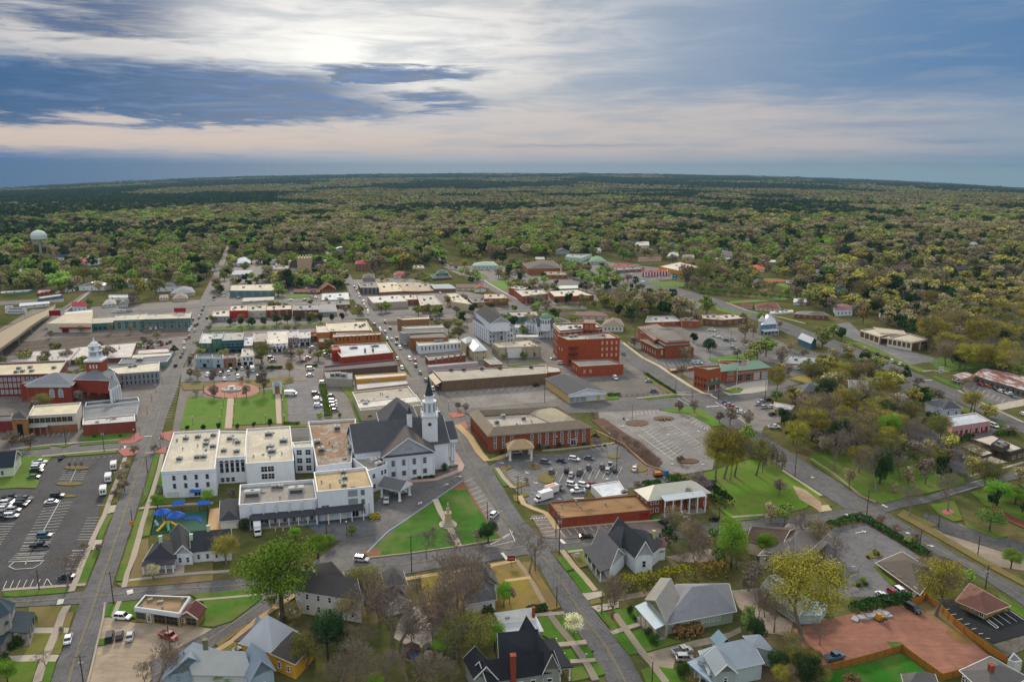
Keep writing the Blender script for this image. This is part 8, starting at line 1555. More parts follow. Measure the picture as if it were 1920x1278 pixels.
for k_,(x0,x1,y0,y1,n)in enumerate(((0,400,425,455,9),(10,400,455,490,10),(20,400,495,548,11),(430,640,415,478,9),(660,1130,395,430,11),(680,1130,435,478,11),(1150,1560,395,440,12),(1150,1560,445,495,14),(1470,1640,505,575,8),(1560,1900,395,450,11),(1580,1900,455,535,12))):
 for i in rg(n):
  x,y=x0+(x1-x0)*(i+hr.uniform(.1,.9))/n,hr.uniform(y0,y1);q=at(x,y)
  if occupied(q.x,q.y):continue
  cn,wc=hr.choice(((Ab,'c4c6c6'),(Ab,'c9cccc'),('cream','bdb49a'),(A8,'7a4438'),('pale blue','9aaab4')));rn,rc=hr.choice(((Bd,'85878a'),(B5,'44474c'),('brown','6a5248'),(Ac,'b0b6bc')))
  wd,sc=hr.uniform(16,27)*FPX/q.y,FPX/q.y;t=hr.choice((Bb,B1,D4));yr=y-5*sc*.98
  near=min(LAND,key=lambda l:(l[0]-q.x)**2+(l[1]-q.y)**2)[2]
  b=bd('tree_shaded_house',f'{cn} house with {rn} roof among trees past {near}',Bc,[(x,yr,y),(x+wd,yr-.4),11.0],wl=(A8 if cn==A8 else A3,wc),rf=(B6 if rn==Ac else A5,rc),t=t,rh=3.2,fas='c9c9c6' if t!=B1 else None)
  b.win(0,3,1.2,1.3,1.6);foot([(p.x,p.y-16)for p in b.w],5)
O(0,780)
Zc('in big lot beside grass corner',[(345,412,Ab,B4),(330,440,Ab,Ag),(318,460,Ab,Ag),(320,485,Aj,Ag),(290,535,Bd,A7)],(100,-6))
Zc('at far edge of big lot',[(530,368,Aj,A7,(30,-40))])
Zc('in close packed group at left frame edge',[(95,715,Aj,B4),(80,742,Bd,A7),(60,765,Ab,Ag),(45,790,Ac,A7),(25,812,Ab,A7),(15,850,Bd,Ck),(215,730,Bd,B4),(200,755,Aj,Ag),(175,780,Aj,Ag),(120,825,Ac,Ag),(100,875,Ab,Ag),(5,890,Aj,A7)],(100,-6))
Zc('near small grass island of big lot',[(495,700,Aj,Ag),(445,752,Ab,A7)],(100,-8))
Zc('in big lot beside long white stall line',[(385,1045,J5,Ag),(348,1133,Aj,B4)],(100,-6))
O(0,1000);Zc('under big bare tree in lot',[(580,385,Bj,A7)],(100,-6))
Zc('on the garage forecourt',[(1060,738,Ab,Ag,(100,6),'nearest the garage'),(950,912,Aj,D8,(20,-90)),(1035,898,Aj,Ck,(20,-90)),(1122,905,Ac,A7,(20,-90)),(1455,905,E5,B4,(100,35),'with open bed')])
Zc('driving up left street',[(590,928,Ab,A7,(20,-90))])
O(0,780)
for i,(x,y)in enumerate(((985,450),(938,555),(895,665))):big_vehicle('shuttle_bus','white shuttle bus parked along right edge of big lot','bus',(x,y),(18,-90),6.6,2.3,2.9,'d4d6d8',stripe='bus',group='white shuttle buses')
O(380,780);big_vehicle(Ei,'white box truck backed beside dark hipped annex wing',Eg,(475,1010),(10,90),6.5,2.4,3.0,'c9cccf')
Zc('by the church carport',[(1585,740,Ac,B4,(-10,90),'in the drive'),(1710,670,Ac,Ag,(100,-10),'under the roof')])
O(760,780)
Zc('parked beside triangular lawn',[(765,865,Ab,Ag,(50,-50))])
Zc('under office entrance canopy',[(960,325,Ac,Ag,(100,-6))])
Zc('in back row of busy office lot',[(1208,410,Bd,Ag,(100,14)),(1343,398,Bj,A7,(100,14)),(1455,382,Ab,Ag,(100,14)),(1580,374,Bd,A7,(100,14))])
Zc('in middle rows of busy office lot',[(1258,490,Bd,Ag,(25,-80)),(1388,480,Aj,Ag,(10,-80)),(1428,518,Ac,A7,(30,-80)),(1505,490,Bd,Ag,(30,-80)),(1578,452,Bd,Ag,(15,-80)),(1495,505,Aj,A7,(30,-80)),(1695,445,Bd,Ag,(15,-80)),(1765,438,Ac,B4,(15,-80)),(1742,482,Ac,Ag,(15,-80)),(1805,478,Aj,Ck,(15,-80)),(1975,465,Ab,A7,(20,-80))])
Zc('behind white service shed',[(1435,605,Ab,Ag,(100,20)),(1535,610,Ab,Ag,(100,20)),(1600,600,E5,A7,(100,20)),(1318,632,Bd,B4,(100,35)),(1485,658,Ab,B4,(-100,8),'with dark flat bed')])
Zc('on near cross street beside brick shop',[(1560,1048,Aj,A7,(100,-4)),(2235,938,Aj,A7,(60,30))],(100,-6))
big_vehicle(Ec,'plain white box truck near corner of office lot',Eg,(1190,725),(-90,28),7.6,2.5,3.4,'d6d8da');big_vehicle(Ec,'white box truck with orange roof panel behind plain one',Eg,(1245,672),(-90,28),7.2,2.5,3.3,'cfd0d2',stripe='orange')
O(380,1000);Zc('on street by church drive',[(1370,240,Ac,Ag,(100,8))]);Zc('half hidden under blossoms by white house',[(735,705,Ac,A7,(100,-10))]);Zc('beside the yellow house',[(335,1060,Bj,B4,(60,40))])
O(1140,1000);Zc('in driveway of sage green house',[(640,1035,Ac,B4,(100,-20)),(665,1095,Ac,Ag,(100,0))])
O(1520,1000);Zc('in hedged lot behind shrubs',[(615,553,Ab,A7,(60,45)),(710,530,E5,Ck,(60,45)),(775,525,Ab,Ag,(60,45))]);Zc('on clay lot by fence corner',[(880,665,Aj,Ag,(60,35))])
Zc('parked on clay by wooden fence',[(200,1085,J5,B4,(100,-25))])
O(1140,780);Zc('by columned brick house',[(645,860,Ab,A7,(50,50)),(930,900,Aj,A7,(100,10))]);Zc('on gravel by brown thicket',[(1432,105,Ab,B4,(100,0))])
O(1520,780);Zc('beside pink walled shop',[(1575,92,Ab,D8,(60,25))])
O(1140,580)
Zc('in kerbside row of gravel lot',[(1015,812,Bd,A7),(1040,830,Ac,A7),(1065,850,E5,A7),(1105,872,Ac,B4),(1145,897,Ab,A7)],(100,8))
Zc('in row before cream garage',[(1290,825,Ac,A7),(1320,803,Ac,A7),(1378,792,Aj,Ag),(1345,853,Ac,Ag),(1410,848,Ab,Ck),(1415,915,Aj,Ck)],(100,-20))
Zc('beside fire station ramp',[(745,468,Ab,Ag),(785,468,Ab,Ag)],(100,10))
Zc('in office lot behind brick office',[(920,235,Ab,A7),(960,248,Ab,A7),(1020,275,Bj,A7),(1080,340,Ac,Ag)],(100,12))
Zc('in fenced dealer yard',[(62,600,Ab,D8,(50,50)),(352,625,Ac,A7,(100,-5)),(390,712,Bd,A7,(100,-5))]);Zc('on road by small brick block',[(135,395,Aj,A7,(80,60))])
O(1520,580)
Zc('in row before tin roofed strip',[(1465,655,E5,A7),(1525,672,E5,Ck),(1595,698,Bj,A7),(1640,715,Ab,A7),(1682,728,Aj,Ag),(1715,742,Ab,B4),(1738,757,J5,Ck)],(60,25));Zc('under rusty canopy of strip',[(1260,628,Ab,B4,(80,25))]);Zc('on highway shoulder at right edge',[(1835,915,Ab,Ck,(70,30))])
O(760,580)
Zc('alone on bleached lot',[(1132,662,Aj,Ag,(70,-20))]);Zc('beside tall brick block',[(1280,428,Ab,A7,(100,-8)),(1340,470,Ab,D8,(100,0))])
Zc('on main street below brick rows',[(35,430,Ab,Ag),(90,495,Aj,Ag),(128,555,Bj,A7),(175,618,Aj,A7),(240,695,Ac,Ag),(285,910,Bj,B4)],(40,80))
O(380,580)
Zc('at left kerb of park side lot',[(975,735,Aj,Ag),(990,775,Ac,A7),(995,795,Ac,Ag),(995,838,Ab,Ag)],(100,-3));Zc('by planting strip of curved drive',[(1105,755,Aj,A7),(1120,800,Ab,Ag),(1125,825,Ac,Ag),(1125,845,Ac,A7),(1135,880,Bj,A7)],(100,-3))
big_vehicle(Ei,'white box trailer parked alone in park side lot','trailer',(762,740),(100,0),6.5,2.4,2.6,'d4d6d6');big_vehicle(Ec,'white moving truck in parking court before shops',Eg,(432,535),(5,80),5.8,2.3,3.0,'d4d6d6')
Zc('in parking court before shop row',[(45,575,Ab,Ck),(155,568,Bd,Ag),(225,560,Ac,Ag),(305,590,Ab,Ag),(188,610,Ab,A7),(390,580,Ac,A7),(478,592,Bd,Ag),(140,535,E5,A7),(245,528,Bd,A7),(340,520,Ac,A7)],(15,80),False)
Zc('on cobbled rear court',[(725,375,Ac,Ag),(770,405,Ac,A7),(900,430,E5,B4),(870,453,Aj,A7),(945,335,Ac,A7),(1045,372,Ab,A7),(1065,400,Ac,Ag),(590,425,Bj,Ag),(605,450,Aj,A7)],(100,-10),False)
Zc('parked by small oval hedge beds',[(930,520,Ab,D8),(925,575,Ac,A7),(1040,640,Ab,Ag)],(100,-5),False)
Zc('along main street past red block',[(1530,180,Ac,Ag),(1575,205,Bd,Ag),(1630,265,Ac,A7),(1670,305,Aj,A7),(1702,340,Ab,Ag),(1718,515,Ab,Ag),(1785,435,Ab,Ag)],(40,75),False)
O(0,580)
Zc('on left street near grey shops',[(1590,352,Ab,Ag),(1560,415,Bj,A7),(1515,490,Aj,Ag),(1650,420,Bd,A7),(1635,455,Bd,Ag),(1660,395,E5,A7),(1575,385,Bd,A7)],(30,-80),False)
Zc('parked below arched depot row',[(1220,185,Aj,A7),(1300,172,Ab,A7),(1345,170,Ab,A7),(1390,165,Ac,A7),(1430,162,Ab,Ag),(1480,160,Bd,A7),(1520,158,Ac,Ag),(1665,95,Bd,Ag),(1720,70,Ab,Ag),(1785,80,Aj,Ag),(1705,132,Aj,A7),(1680,190,Ac,A7),(1790,570,Ab,B4)],(20,-70),False)
Zc('parked behind arched depot row',[(995,30,Ab,B4),(1035,28,Ab,D8),(1080,25,Ab,D8),(1120,22,Ac,D8)],(100,-10),False)
O(0,400)
r=random.Random(4)
for k_,(n_,x0,x1,y0,y1)in enumerate(((9,600,800,615,640),(9,560,740,640,665),(9,490,680,665,690))):
 Zc('in %s row of crowded used car lot'%('far','middle','near')[k_],[(x0+(x1-x0)*i/n_+r.uniform(-5,5),y1+(y0-y1)*i/n_+r.uniform(-3,3),r.choice((Ab,Ac,Bd,Aj,E5,Ab)),r.choice((A7,Ag,B4)))for i in rg(n_)],(30,-60),False,'cars of used car lot')
O(380,400)
Zc('beside teal walled store',[(200,675,Ab,Ag),(195,690,Ab,A7),(190,705,Ac,Ag),(185,720,Ab,A7),(310,735,Bd,A7)],(100,-8),False)
Zc('on the far cross street',[(760,752,Ab,A7),(880,752,Aj,A7),(980,735,Ab,Ag)],(100,-3),False)
Zc('along upper main street',[(1325,665,Bd,A7),(1345,700,Ab,A7),(1380,770,Bd,A7),(1392,795,Ac,Ag),(1408,820,E5,A7),(1425,850,Ab,Ag),(1325,815,Ac,A7),(1310,640,Aj,Ag),(1355,725,Ac,A7)],(30,70),False)
O(760,400)
Zc('in distant lot behind long lawn',[(740,500,Ab,A7),(785,505,Ac,Ag),(830,510,Aj,Ag),(830,548,Ab,A7),(870,548,E5,A7),(1590,500,Ab,Ag),(1520,465,Ac,A7)],(100,5),False)
Zc('on road past long lawn',[(710,650,Ac,Ag),(300,690,Ab,A7),(320,862,Ac,Ag),(240,920,Ab,D8)],(80,50),False)
O(1140,400);big_vehicle(Ec,'white truck on highway near striped diner',Eg,(300,610),(100,30),8,2.5,3.4,'c9d4e0');big_vehicle(Ei,'orange brick coloured container behind small brick block','container',(215,1110),(80,60),6,2.4,2.8,'8a3a2a')
Zc('by the highway bridge',[(740,660,Bd,Ag),(720,650,Aj,B4)],(80,35),False)
def kerb(place,a,b_,n,seed,dd,near=False):
 r_=random.Random(seed);Zc(place,[(a[0]+(b_[0]-a[0])*(i+r_.uniform(-.2,.2))/n,a[1]+(b_[1]-a[1])*(i+r_.uniform(-.2,.2))/n,r_.choice((Ab,Ac,Bd,Aj,E5,Ab,Bj)),r_.choice((A7,Ag,Ck,B4)))for i in rg(n)if r_.random()<.72],dd,near)
F();kerb('parked along upper left street',(383,575),(352,640),9,1,(-20,45));kerb('on far side of upper left street',(364,600),(343,652),7,2,(-20,45))
kerb('parked below brick rows of main street',(722,606),(792,690),6,3,(30,38));kerb('parked on near side of main street',(692,590),(757,690),6,4,(30,38));kerb('parked on farthest stretch of main street',(650,508),(690,580),6,5,(20,40))
kerb('in lot beyond tiered office',(1310,610),(1400,650),7,6,(100,10));kerb('in far lot near long lawn',(900,505),(990,520),10,7,(40,40));kerb('in lot of shopping strip',(1060,515),(1190,545),12,8,(20,60));kerb('in second row of shopping strip',(1090,500),(1250,525),12,9,(20,60))
kerb('behind courthouse block',(20,700),(60,740),5,10,(60,20));kerb('beside bleached roof warehouse',(270,655),(330,640),7,12,(20,-50));kerb('in the clinic forecourt',(1480,690),(1530,700),4,13,(80,10));kerb('in columned office lot',(1620,655),(1700,690),6,14,(30,-30))
O(1140,780);q=g((430,520));t=Zg(Ik,'small orange excavator with blue cab beside office lot',Ik,(q.x,q.y,.3),.2)
for y in(-.9,.9):m=MB();m.box((0,y,0),(3.4,.5,.8));m.bu('track',M(A4,'2a2826'),t)
m=MB();m.box((-.3,0,.8),(3.0,2.0,1.0),0,.95);m.bu(J4,M(C8,'b5662a'),t);m=MB();m.box((3.6,.3,0),(1.8,1.6,2.0),0,.9);m.bu(K0,M(C8,'2f66a8'),t);m=MB();m.tu((-1.2,0,1.6),(-3.2,0,3.2),.2,.16,6);m.tu((-3.2,0,3.2),(-4.8,0,1.4),.16,.12,6);m.box((-4.9,0,.9),(.7,.9,.6));m.bu('boom',M(C8,'b5662a'),t)
O(1520,1000);q=g((590,748));t=Zg('skid_loader','small yellow loader on clay beside slab pile','loader',(q.x,q.y,.1),.4)
m=MB();m.box((0,0,.4),(2.0,1.5,1.0));m.box((-.3,0,1.4),(1.0,1.2,.7));m.bu(J4,M(C8,'b5822a'),t);m=MB();m.tu((-.6,.8,1.2),(1.6,.8,.5),.1,.1,4);m.tu((-.6,-.8,1.2),(1.6,-.8,.5),.1,.1,4);m.box((1.8,0,.1),(.6,1.7,.6));m.bu('bucket_arm',M(A4,'5a4a30'),t)
wm=car_meshes(D8)[2]
for a in(-.6,.6):
 for c_ in(-.8,.8):obj(I4,wm,t,(a,c_,.34))
r=random.Random(9)
for i,(x,y)in enumerate(((385,740),(440,735),(480,728),(520,720),(560,700),(600,690),(640,700),(660,715))):
 q=g((x,y));m=MB();m.box((0,0,0),(r.uniform(2,3.4),r.uniform(1.4,2.4),r.uniform(.3,.8)),r.random());o=m.bu('rubble_slab',M(Aa,'9a9c9e'));o.location=(q.x,q.y,.1);tag(o,'grey broken concrete slab in heap on clay lot',J3,'slabs heaped on clay')
O(0,1000)
A1=pp_('tall bare wooden pole at left street crossing',980,610,325);A2=pp_('wooden pole with grey transformer at bottom of left street',720,1300,1045,tr=True);pp_('thin pole standing on garage forecourt',1465,1000,790,arms=0);pp_('slim pole at edge of big lot under tree',340,490,310,arms=0,name=C7)
O(0,780)
A0=pp_('dark wooden pole beside left street by annex corner',1272,490,340);pp_('wooden pole beside black striped court',570,250,85);pp_('transformer pole beside dark red corner shop',900,310,110,tr=True,arms=2);pp_('pole with lamp beside playground verge',1145,960,800,arms=0);pp_('leaning white pole beside left street',1250,690,500,arms=0,col='a9a9a4',name=C7)
O(760,780);P1=pp_('tall wooden pole at brick shop corner',1298,1040,815,arms=2);P2=pp_('wooden pole with transformers at main crossing',1328,1190,850,arms=2,tr=True);pp_('pale pole by wooden corner of office lot',970,745,510);pp_('slender pole beside angled parking',708,890,740,arms=0);P0=pp_('pale pole with crossarm in front of triangular lawn',55,1340,1025)
O(760,1000);pp_('short pole by crossing tree',1118,330,115,arms=0);P3=pp_('dark pole standing in golden kerb strip',1305,635,450,arms=0);P4=pp_('pole with street light on driveway corner',1692,700,490,arms=0)
O(1140,1000);P5=pp_('dark pole at bottom of main street',377,1330,1100,arms=0)
O(1140,780);pp_('lattice armed pole above lime green tree',950,1010,770,arms=3);pp_('dark pole beside main road near open lawn',1610,530,310,arms=0);pp_('thin pole on open lawn',1342,860,725,arms=0,col='8a867c');pp_('pole with lamp in office lot',75,440,270,arms=0,name=C7)
O(1520,780);Q1=pp_('big armed pole at right crossing',480,880,630,arms=3);Q2=pp_('dark pole by hedge corner',938,1140,980,arms=1);pp_('leaning pole by bank',1625,440,350,arms=0);pp_('dark pole with street light in shaded lawn',1165,490,330,arms=1);pp_('lamp pole on abandoned lot',1440,1190,1025,arms=0,name=C7);pp_('thin lamp pole beside curved right lane',1100,960,860,arms=0,name=C7)
O(1520,1000);Q3=pp_('transformer pole beside lower right road',1505,475,270,tr=True);pp_('lamp pole near three parked cars',608,545,485,arms=0,name=C7)
O(1520,580);Zm('tall white lamp pole beside highway',[(588,380),(655,480),(1245,800),(1070,590),(1078,500)],12.0,H0,'lamp poles along highway');pp_('pole behind office bank',1328,530,400,tr=True);pp_('pole near tin roofed strip bank',1515,500,410,tr=True);pp_('dark pole beside highway near pale blue house',1410,890,785,arms=0);pp_('slim grey pole on bank behind office',1278,515,400,arms=0)
O(1140,580);Zm('tall pale lamp pole beside office lot',[(880,420),(1058,315)],11.0,J6,'lamp poles of office lots');Zm('grey street light by main road',[(305,540)],10.0,H0,'street lights of main road');pp_('traffic pole at fire station crossing',722,820,690,arms=0,name='signal_pole');pp_('pole across street from fire station',582,735,610,arms=0);pp_('pole beside fire station walk',952,770,610,arms=0);pp_('dark pole behind budding tree at fire station',1355,755,610,arms=0);pp_('tall pole behind tiered brick office',232,240,20,arms=2)
O(760,580);pp_('pole at edge of bleached lot',1200,800,630,arms=0);pp_('slim pole before tan concrete office',882,480,370,arms=0);pp_('tall pole by railway behind cream block',443,120,40,arms=1);pp_('pole beside white hall trees',535,190,90,arms=0)
O(1140,400);Zm('lamp pole along far highway',[(855,710),(962,810),(1037,750),(415,635),(445,640),(1730,975),(235,1020)],10.0,H0,'lamp poles along far highway')
O(760,400);[pp_('tall pole on distant shopping strip',x,y,yt,arms=0)for x,y,yt in((958,480,365),(1320,450,340),(1572,490,380),(1700,460,400))]
wi([A2,A1,A0]);wi([P1,P2,P3,P5]);wi([Q1,Q2,Q3]);wi([P0,P2],2)
O(380,580);Zm('black globe lamp post along park walks',[(180,840),(168,920),(155,1000),(275,800),(273,890),(268,1000),(192,770),(292,760),(672,690),(690,720),(692,850),(703,980),(545,985),(493,690),(10,690),(710,990)],4.4)
O(0,580);Zm('black globe lamp post along courthouse side street',[(1345,720),(1310,790),(1270,900),(1160,1120),(1210,1090),(1400,640),(1540,740),(1665,1005),(1410,1110),(1385,1200),(1755,720),(1700,760)],4.6)
O(760,780);Zm('black globe lamp post around office lot',[(873,440),(1000,670),(388,440),(1305,270),(1757,240)],5.0);Zm('tall dark lamp pole in busy lot',[(1822,440)],9.0,J6)
O(380,780);Zm('black globe lamp post by annex drive',[(1437,860),(1243,1030)],5.0);pp_('slim pole among annex bays',787,1040,880,arms=0,name=C7);pp_('second slim pole before annex entrance',1070,1020,870,arms=0,name=C7)
O(760,580);Zm('black globe lamp post by bleached lot',[(375,870),(283,730),(110,760),(1660,460)],4.6)
O(1140,780);Zm('dark twin lamp pole of worn lot',[(208,30)],7.5,J6)
O(1140,580);q=g((1105,700));H=zof(q,fu((1120,425))[1]);t=Zg(Ja,'white flagpole flying a striped flag before fire station',Ja,(q.x,q.y,.3));m=MB();m.tu((0,0,0),(0,0,H),.14,.08,8);m.lt((0,0,H),[(.05,0),(.18,.15),(.05,.3)],8);m.bu(H6,M(A4,'c9ccce'),t)
def flag(par,z,w,h,stripes=True,nm='flag'):
 def P(u,v):return(.1+u*w,.25*mh.sin(u*6)*u,z-v*h-.25*u*u)
 cols={'r':MB(),Jk:MB(),'b':MB()}
 for k in rg(13 if stripes else 1):
  for i in rg(8):
   u0,u1=i/8,(i+1)/8;v0,v1=(k/13,(k+1)/13)if stripes else(0,1)
   if stripes and k<7 and i<3:key='b'
   else:key='r' if k%2==0 and stripes else Jk
   cols[key].py_([P(u0,v0),P(u1,v0),P(u1,v1),P(u0,v1)])
 for i in rg(5):
  for j in rg(4):a,b=.03+i*.07,.06+j*.125;x=P(a,b);cols[Jk].py_([(x[0]-.05,x[1]-.03,x[2]-.05),(x[0]+.05,x[1]-.03,x[2]-.05),(x[0]+.05,x[1]-.03,x[2]+.05),(x[0]-.05,x[1]-.03,x[2]+.05)])
 allm=MB()
 for i,k in enumerate('rwb'):allm.mi=i;allm.add(cols[k].v,cols[k].f)
 allm.bu(nm,[M(A4,'9a1f2a'),M(A4,'c9c9c9'),M(A4,'1f2f5a')],par)
flag(t,H-1.2,4.6,2.8)
m=MB();m.py_([(.1,0,H-4.6),(1.9,.1,H-4.9),(1.9,.1,H-6.2),(.1,0,H-5.9)]);m.bu('pennant',M(A4,'c4c0b0'),t)
O(0,780);q=g((1040,340));t=Zg('flag_banner','small red white and blue banner flag at brick crossing corner','flag',(q.x,q.y,.3));m=MB();m.tu((0,0,0),(0,0,4.5),.05,.04,6);m.bu(H6,M(A4,'a9a9a9'),t);flag(t,4.4,1.8,1.2)
def sg(name,lb,p,w,h,z,cols,lines=3,two=True):
 q=g(p);t=Zg(name,lb,'sign',(q.x,q.y,0),.1);m=MB()
 for x in((-w*.35,w*.35)if two else(0,)):m.tu((x,0,0),(x,0,z+.1),.09,.09,6)
 m.bu(H7,M(A4,'6a6a68'),t);m=MB();m.box((0,0,z),(w,.18,h));m.bu('panel',M(A4,cols[0]),t)
 m=MB()
 for i in rg(lines):m.box((0,-.11,z+h*(i+.5)/lines-.08*h),(w*(.75-.15*(i%2)),.03,h*.16/max(1,lines/3)))
 if lines:m.bu('lettering',M(A4,cols[1]),t)
O(760,1000);sg(J0,'dark red sign on a post at golden lawn corner',(912,285),2.4,1.7,2.0,('7a1f24','b59a8a'),1,False)
O(1140,400);sg(G8,'blue and white pylon sign on shopping strip',(572,620),5,6,6,('2a5a80','c9ccd0'),2);sg(G8,'red and white pylon sign beside striped diner',(300,540),3,5,5,('9a1f28','d0d0d0'),2)
O(1520,580);sg(G8,'white roadside pylon sign on grass island',(1115,600),2.6,3.4,4,('c0c4c8','3a4a6a'),2)
O(0,400);sg('billboard','white billboard with grey lines beside overpass',(150,920),17,4.5,6,('c4c8cc','5a6068'),2)
O(760,1000);q=g((1480,215));sg(J0,'small white and blue sign in front of columned white house',(1480,215),1.6,1.2,.8,('c9ccd0','4a6a90'),1)
O(0,780);sg('street_sign','yellow diamond warning sign beside playground verge',(1142,985),1.5,1.5,2.0,('c07a2a','222222'),0,False)
O(760,1000)
for p,lab in(((1612,1060),'black mailbox beside main street kerb'),((1560,1085),'small pale blue utility box on kerb lawn')):
 q=g(p);t=Zg(Jj,lab,Jj,(q.x,q.y,.3));m=MB();m.tu((0,0,0),(0,0,1.1),.06,.06,6);m.bu(H7,M(A4,'5a4a3a'),t);m=MB();m.box((0,0,1.1),(.6,.3,.35));m.lt((0,0,1.4),[(.15,0),(.1,.08)],8);m.bu('box',M(A4,'24262a' if Aj in lab else '8ab0c4'),t)
O(0,780)
Zs(He,'dark green artificial turf of playground with a blue patch',(A4,'1c4a3a'),[(1340,838),(1790,820),(1780,985),(1300,1020)],2);Zs(He,'curved blue painted patch on playground turf',(A4,'1f4f8a'),[(1560,870),(1700,855),(1745,880),(1740,925),(1690,890),(1600,900)],3);Zs('paved_yard','tan paved yard beside playground',(Aa,'b0906a'),[(1810,800),(1900,790),(1960,975),(1785,985)],1)
def sail(lb,p,r,h,n=6):
 q=g(p);t=Zg('shade_canopy',lb,Ha,(q.x,q.y,.1),.3);m=MB();m.lt((0,0,h),[(r,0),(r*.5,r*.22),(.05,r*.5)],n);m.bu('canopy_cloth',M(A4,'1f4fa0'),t);m=MB();m.tu((0,0,0),(0,0,h+r*.45),.12,.1,8);m.bu(H7,M(A4,'a9a9a9'),t)
sail('large blue hexagonal shade over yellow tower',(1405,910),3.1,3.6);sail('second blue shade canopy in middle of playground',(1520,925),3.4,3.0,5)
for lab,a in(('flat blue awning panel above playground fence, left',(1545,810)),('flat blue awning panel above playground fence, right',(1760,808)),('blue fabric awning beside annex door',(1690,700))):
 q=g(a);t=Zg(Ij,lab,Ij,(q.x,q.y,.1),.2);m=MB();m.add([(-2,-1.2,2.4),(2,-1.2,2.4),(2,1.2,3),(-2,1.2,3),(-2,-1.2,2.5),(2,-1.2,2.5),(2,1.2,3.1),(-2,1.2,3.1)],[(3,2,1,0),(4,5,6,7),(0,1,5,4),(1,2,6,5),(2,3,7,6),(3,0,4,7)]);m.bu('awning_cloth',M(A4,'2458a8'),t)
 for x,y,z in((-1.9,-1.1,2.4),(1.9,-1.1,2.4),(-1.9,1.1,2.97),(1.9,1.1,2.97)):m=MB();m.tu((x,y,0),(x,y,z),.06,.06,6);m.bu(H7,M(A4,'8a8a8a'),t)
q=g((1450,950));t=Zg('play_structure','yellow and blue playground tower with green and yellow slides','play structure',(q.x,q.y,.1),.2)
for x,y in((-1,-1),(-1,1),(1,-1),(1,1)):m=MB();m.tu((x,y,0),(x,y,3.4),.09,.09,6);m.bu(H7,M(C8,'2b5aa0'),t)
m=MB();m.box((0,0,1.5),(2.2,2.2,.15));m.box((0,-1.1,1.65),(2.2,.1,.8));m.box((-1.1,0,1.65),(.1,2.2,.8));m.bu('platform',M(C8,'c99a1e'),t)
for k_,(c_,a0)in enumerate((('c9a01e',-2.2),('1f8a4a',-1.3),('c9a01e',-.4))):
 m=MB();dx,dy=mh.cos(a0),mh.sin(a0);pr=None
 for i in rg(6):
  u=i/5;p_=V((dx*(1.2+u*3.6),dy*(1.2+u*3.6),1.6*(1-u)**1.3+.25));
  if pr:m.tu(pr,p_,.5,.5,6)
  pr=p_
 m.bu('slide',M(C8,c_),t)
m=MB();m.tu((-3.4,1,0),(-4.6,2.2,1.6),.5,.5,8);m.bu('tunnel',M(C8,'7fa8a8'),t)
fc('black metal fence around playground',[(1300,1020),(1345,830),(1795,810),(1785,985)],1.4,'22262a','bar','metal_fence')
O(1140,580);fc('black iron fence with brick piers along dealer yard',[(310,560),(440,650),(580,730)],1.8,'2a2826','bar',Id);fc('black iron fence along cross street side of yard',[(0,760),(110,755),(300,745),(560,735)],1.6,'2a2826','bar',Id);Zh('clipped green hedge behind iron fence of yard',[(330,560),(450,640),(570,715)],1.5,1.3,'3a5a1c');Zh('green hedge row beside white gabled shop',[(0,745),(100,740)],2.5,1.5,'4a6a1c')
O(1520,1000);fc('tan wooden board fence running beside black lot',[(980,560),(1090,640),(1230,780),(1400,915),(1560,1040),(1690,1115)],2.0,'a8712a');fc('tan wooden board fence between lot hedge and golden tree',[(870,620),(960,590),(990,565)],2.2,'a8712a')
fc('long wooden board fence around green lawn',[(100,1195),(340,1140),(560,1080),(785,1010)],2.0,'8f6428');fc('wooden board fence from lawn corner to grey roofed house',[(785,1010),(900,1100),(1130,1265),(1310,1220)],2.0,'9a6c2a')
Zh('row of dark round shrubs above clay lot',[(370,670),(480,640),(600,610),(700,590),(850,570)],4.0,2.4,'24401c',dens=16)
O(1520,780);Zh('tall clipped green hedge around empty lot',[(150,960),(270,925),(380,885),(470,900),(600,975),(750,1065),(880,1140),(1010,1205)],3.2,2.2,'2d4a1a',dens=14);Zh('dark hedge beside bank lanes',[(1255,240),(1390,195)],3.5,2.6,'22401a');Zh('long green hedge behind bank roof',[(1600,170),(1750,148)],3.5,2.0,'3a6018')
O(1140,780);Zh('thick dark evergreen hedge beside columned brick house',[(870,640),(900,690),(960,740),(1045,790)],5,5,'1f3a1c',dens=14);Zh('low dark hedge below excavator',[(310,610),(440,590)],4,2.2,'2c4a1c');Zh('green hedge mound beside purple blossoms',[(520,570),(620,545)],4,2.6,'35521c')
O(1140,1000);Zh('long tall olive bamboo hedge above sage green house',[(110,500),(300,470),(460,440),(620,410),(730,390)],6,5,'6a6a1e',dens=9);Zh('brownish tall hedge right of olive bamboo',[(740,390),(860,370),(1000,350)],6,5,'6a5a2a',dens=9);Zh('brown twiggy bushes along sage green wall',[(560,880),(700,860),(800,850)],5,2.6,'6a5236',dens=14)
O(760,1000);Zh('low clipped hedge at golden lawn edge',[(1060,680),(1210,650)],3,1.6,'2c4020');Zh('green bushes in front of columned white house',[(1580,200),(1640,270),(1700,350)],3,1.5,'3a5a1c')
O(380,580);Zh('hedge between two parking lots of park',[(1030,660),(1060,780),(1085,920)],4,1.5,'4a5a2a',dens=12);Zh('low hedge at end of park side lot',[(700,992),(830,990)],3,1.2,'4a5a1e');Zh('dark hedge bed by cobbled court',[(1015,350),(1075,343)],5,1.2,'33441e');Zh('hedge beds along shop court',[(560,508),(680,505)],5,1.2,'3a4c20');Zh('hedge beds by park lot entrance',[(890,495),(985,490)],4,1.2,'3a4c20')
O(0,580);Zh('black green shrubs beside courthouse portico',[(945,760),(1000,710),(1030,670)],3.5,2.5,'1c241c',dens=12)
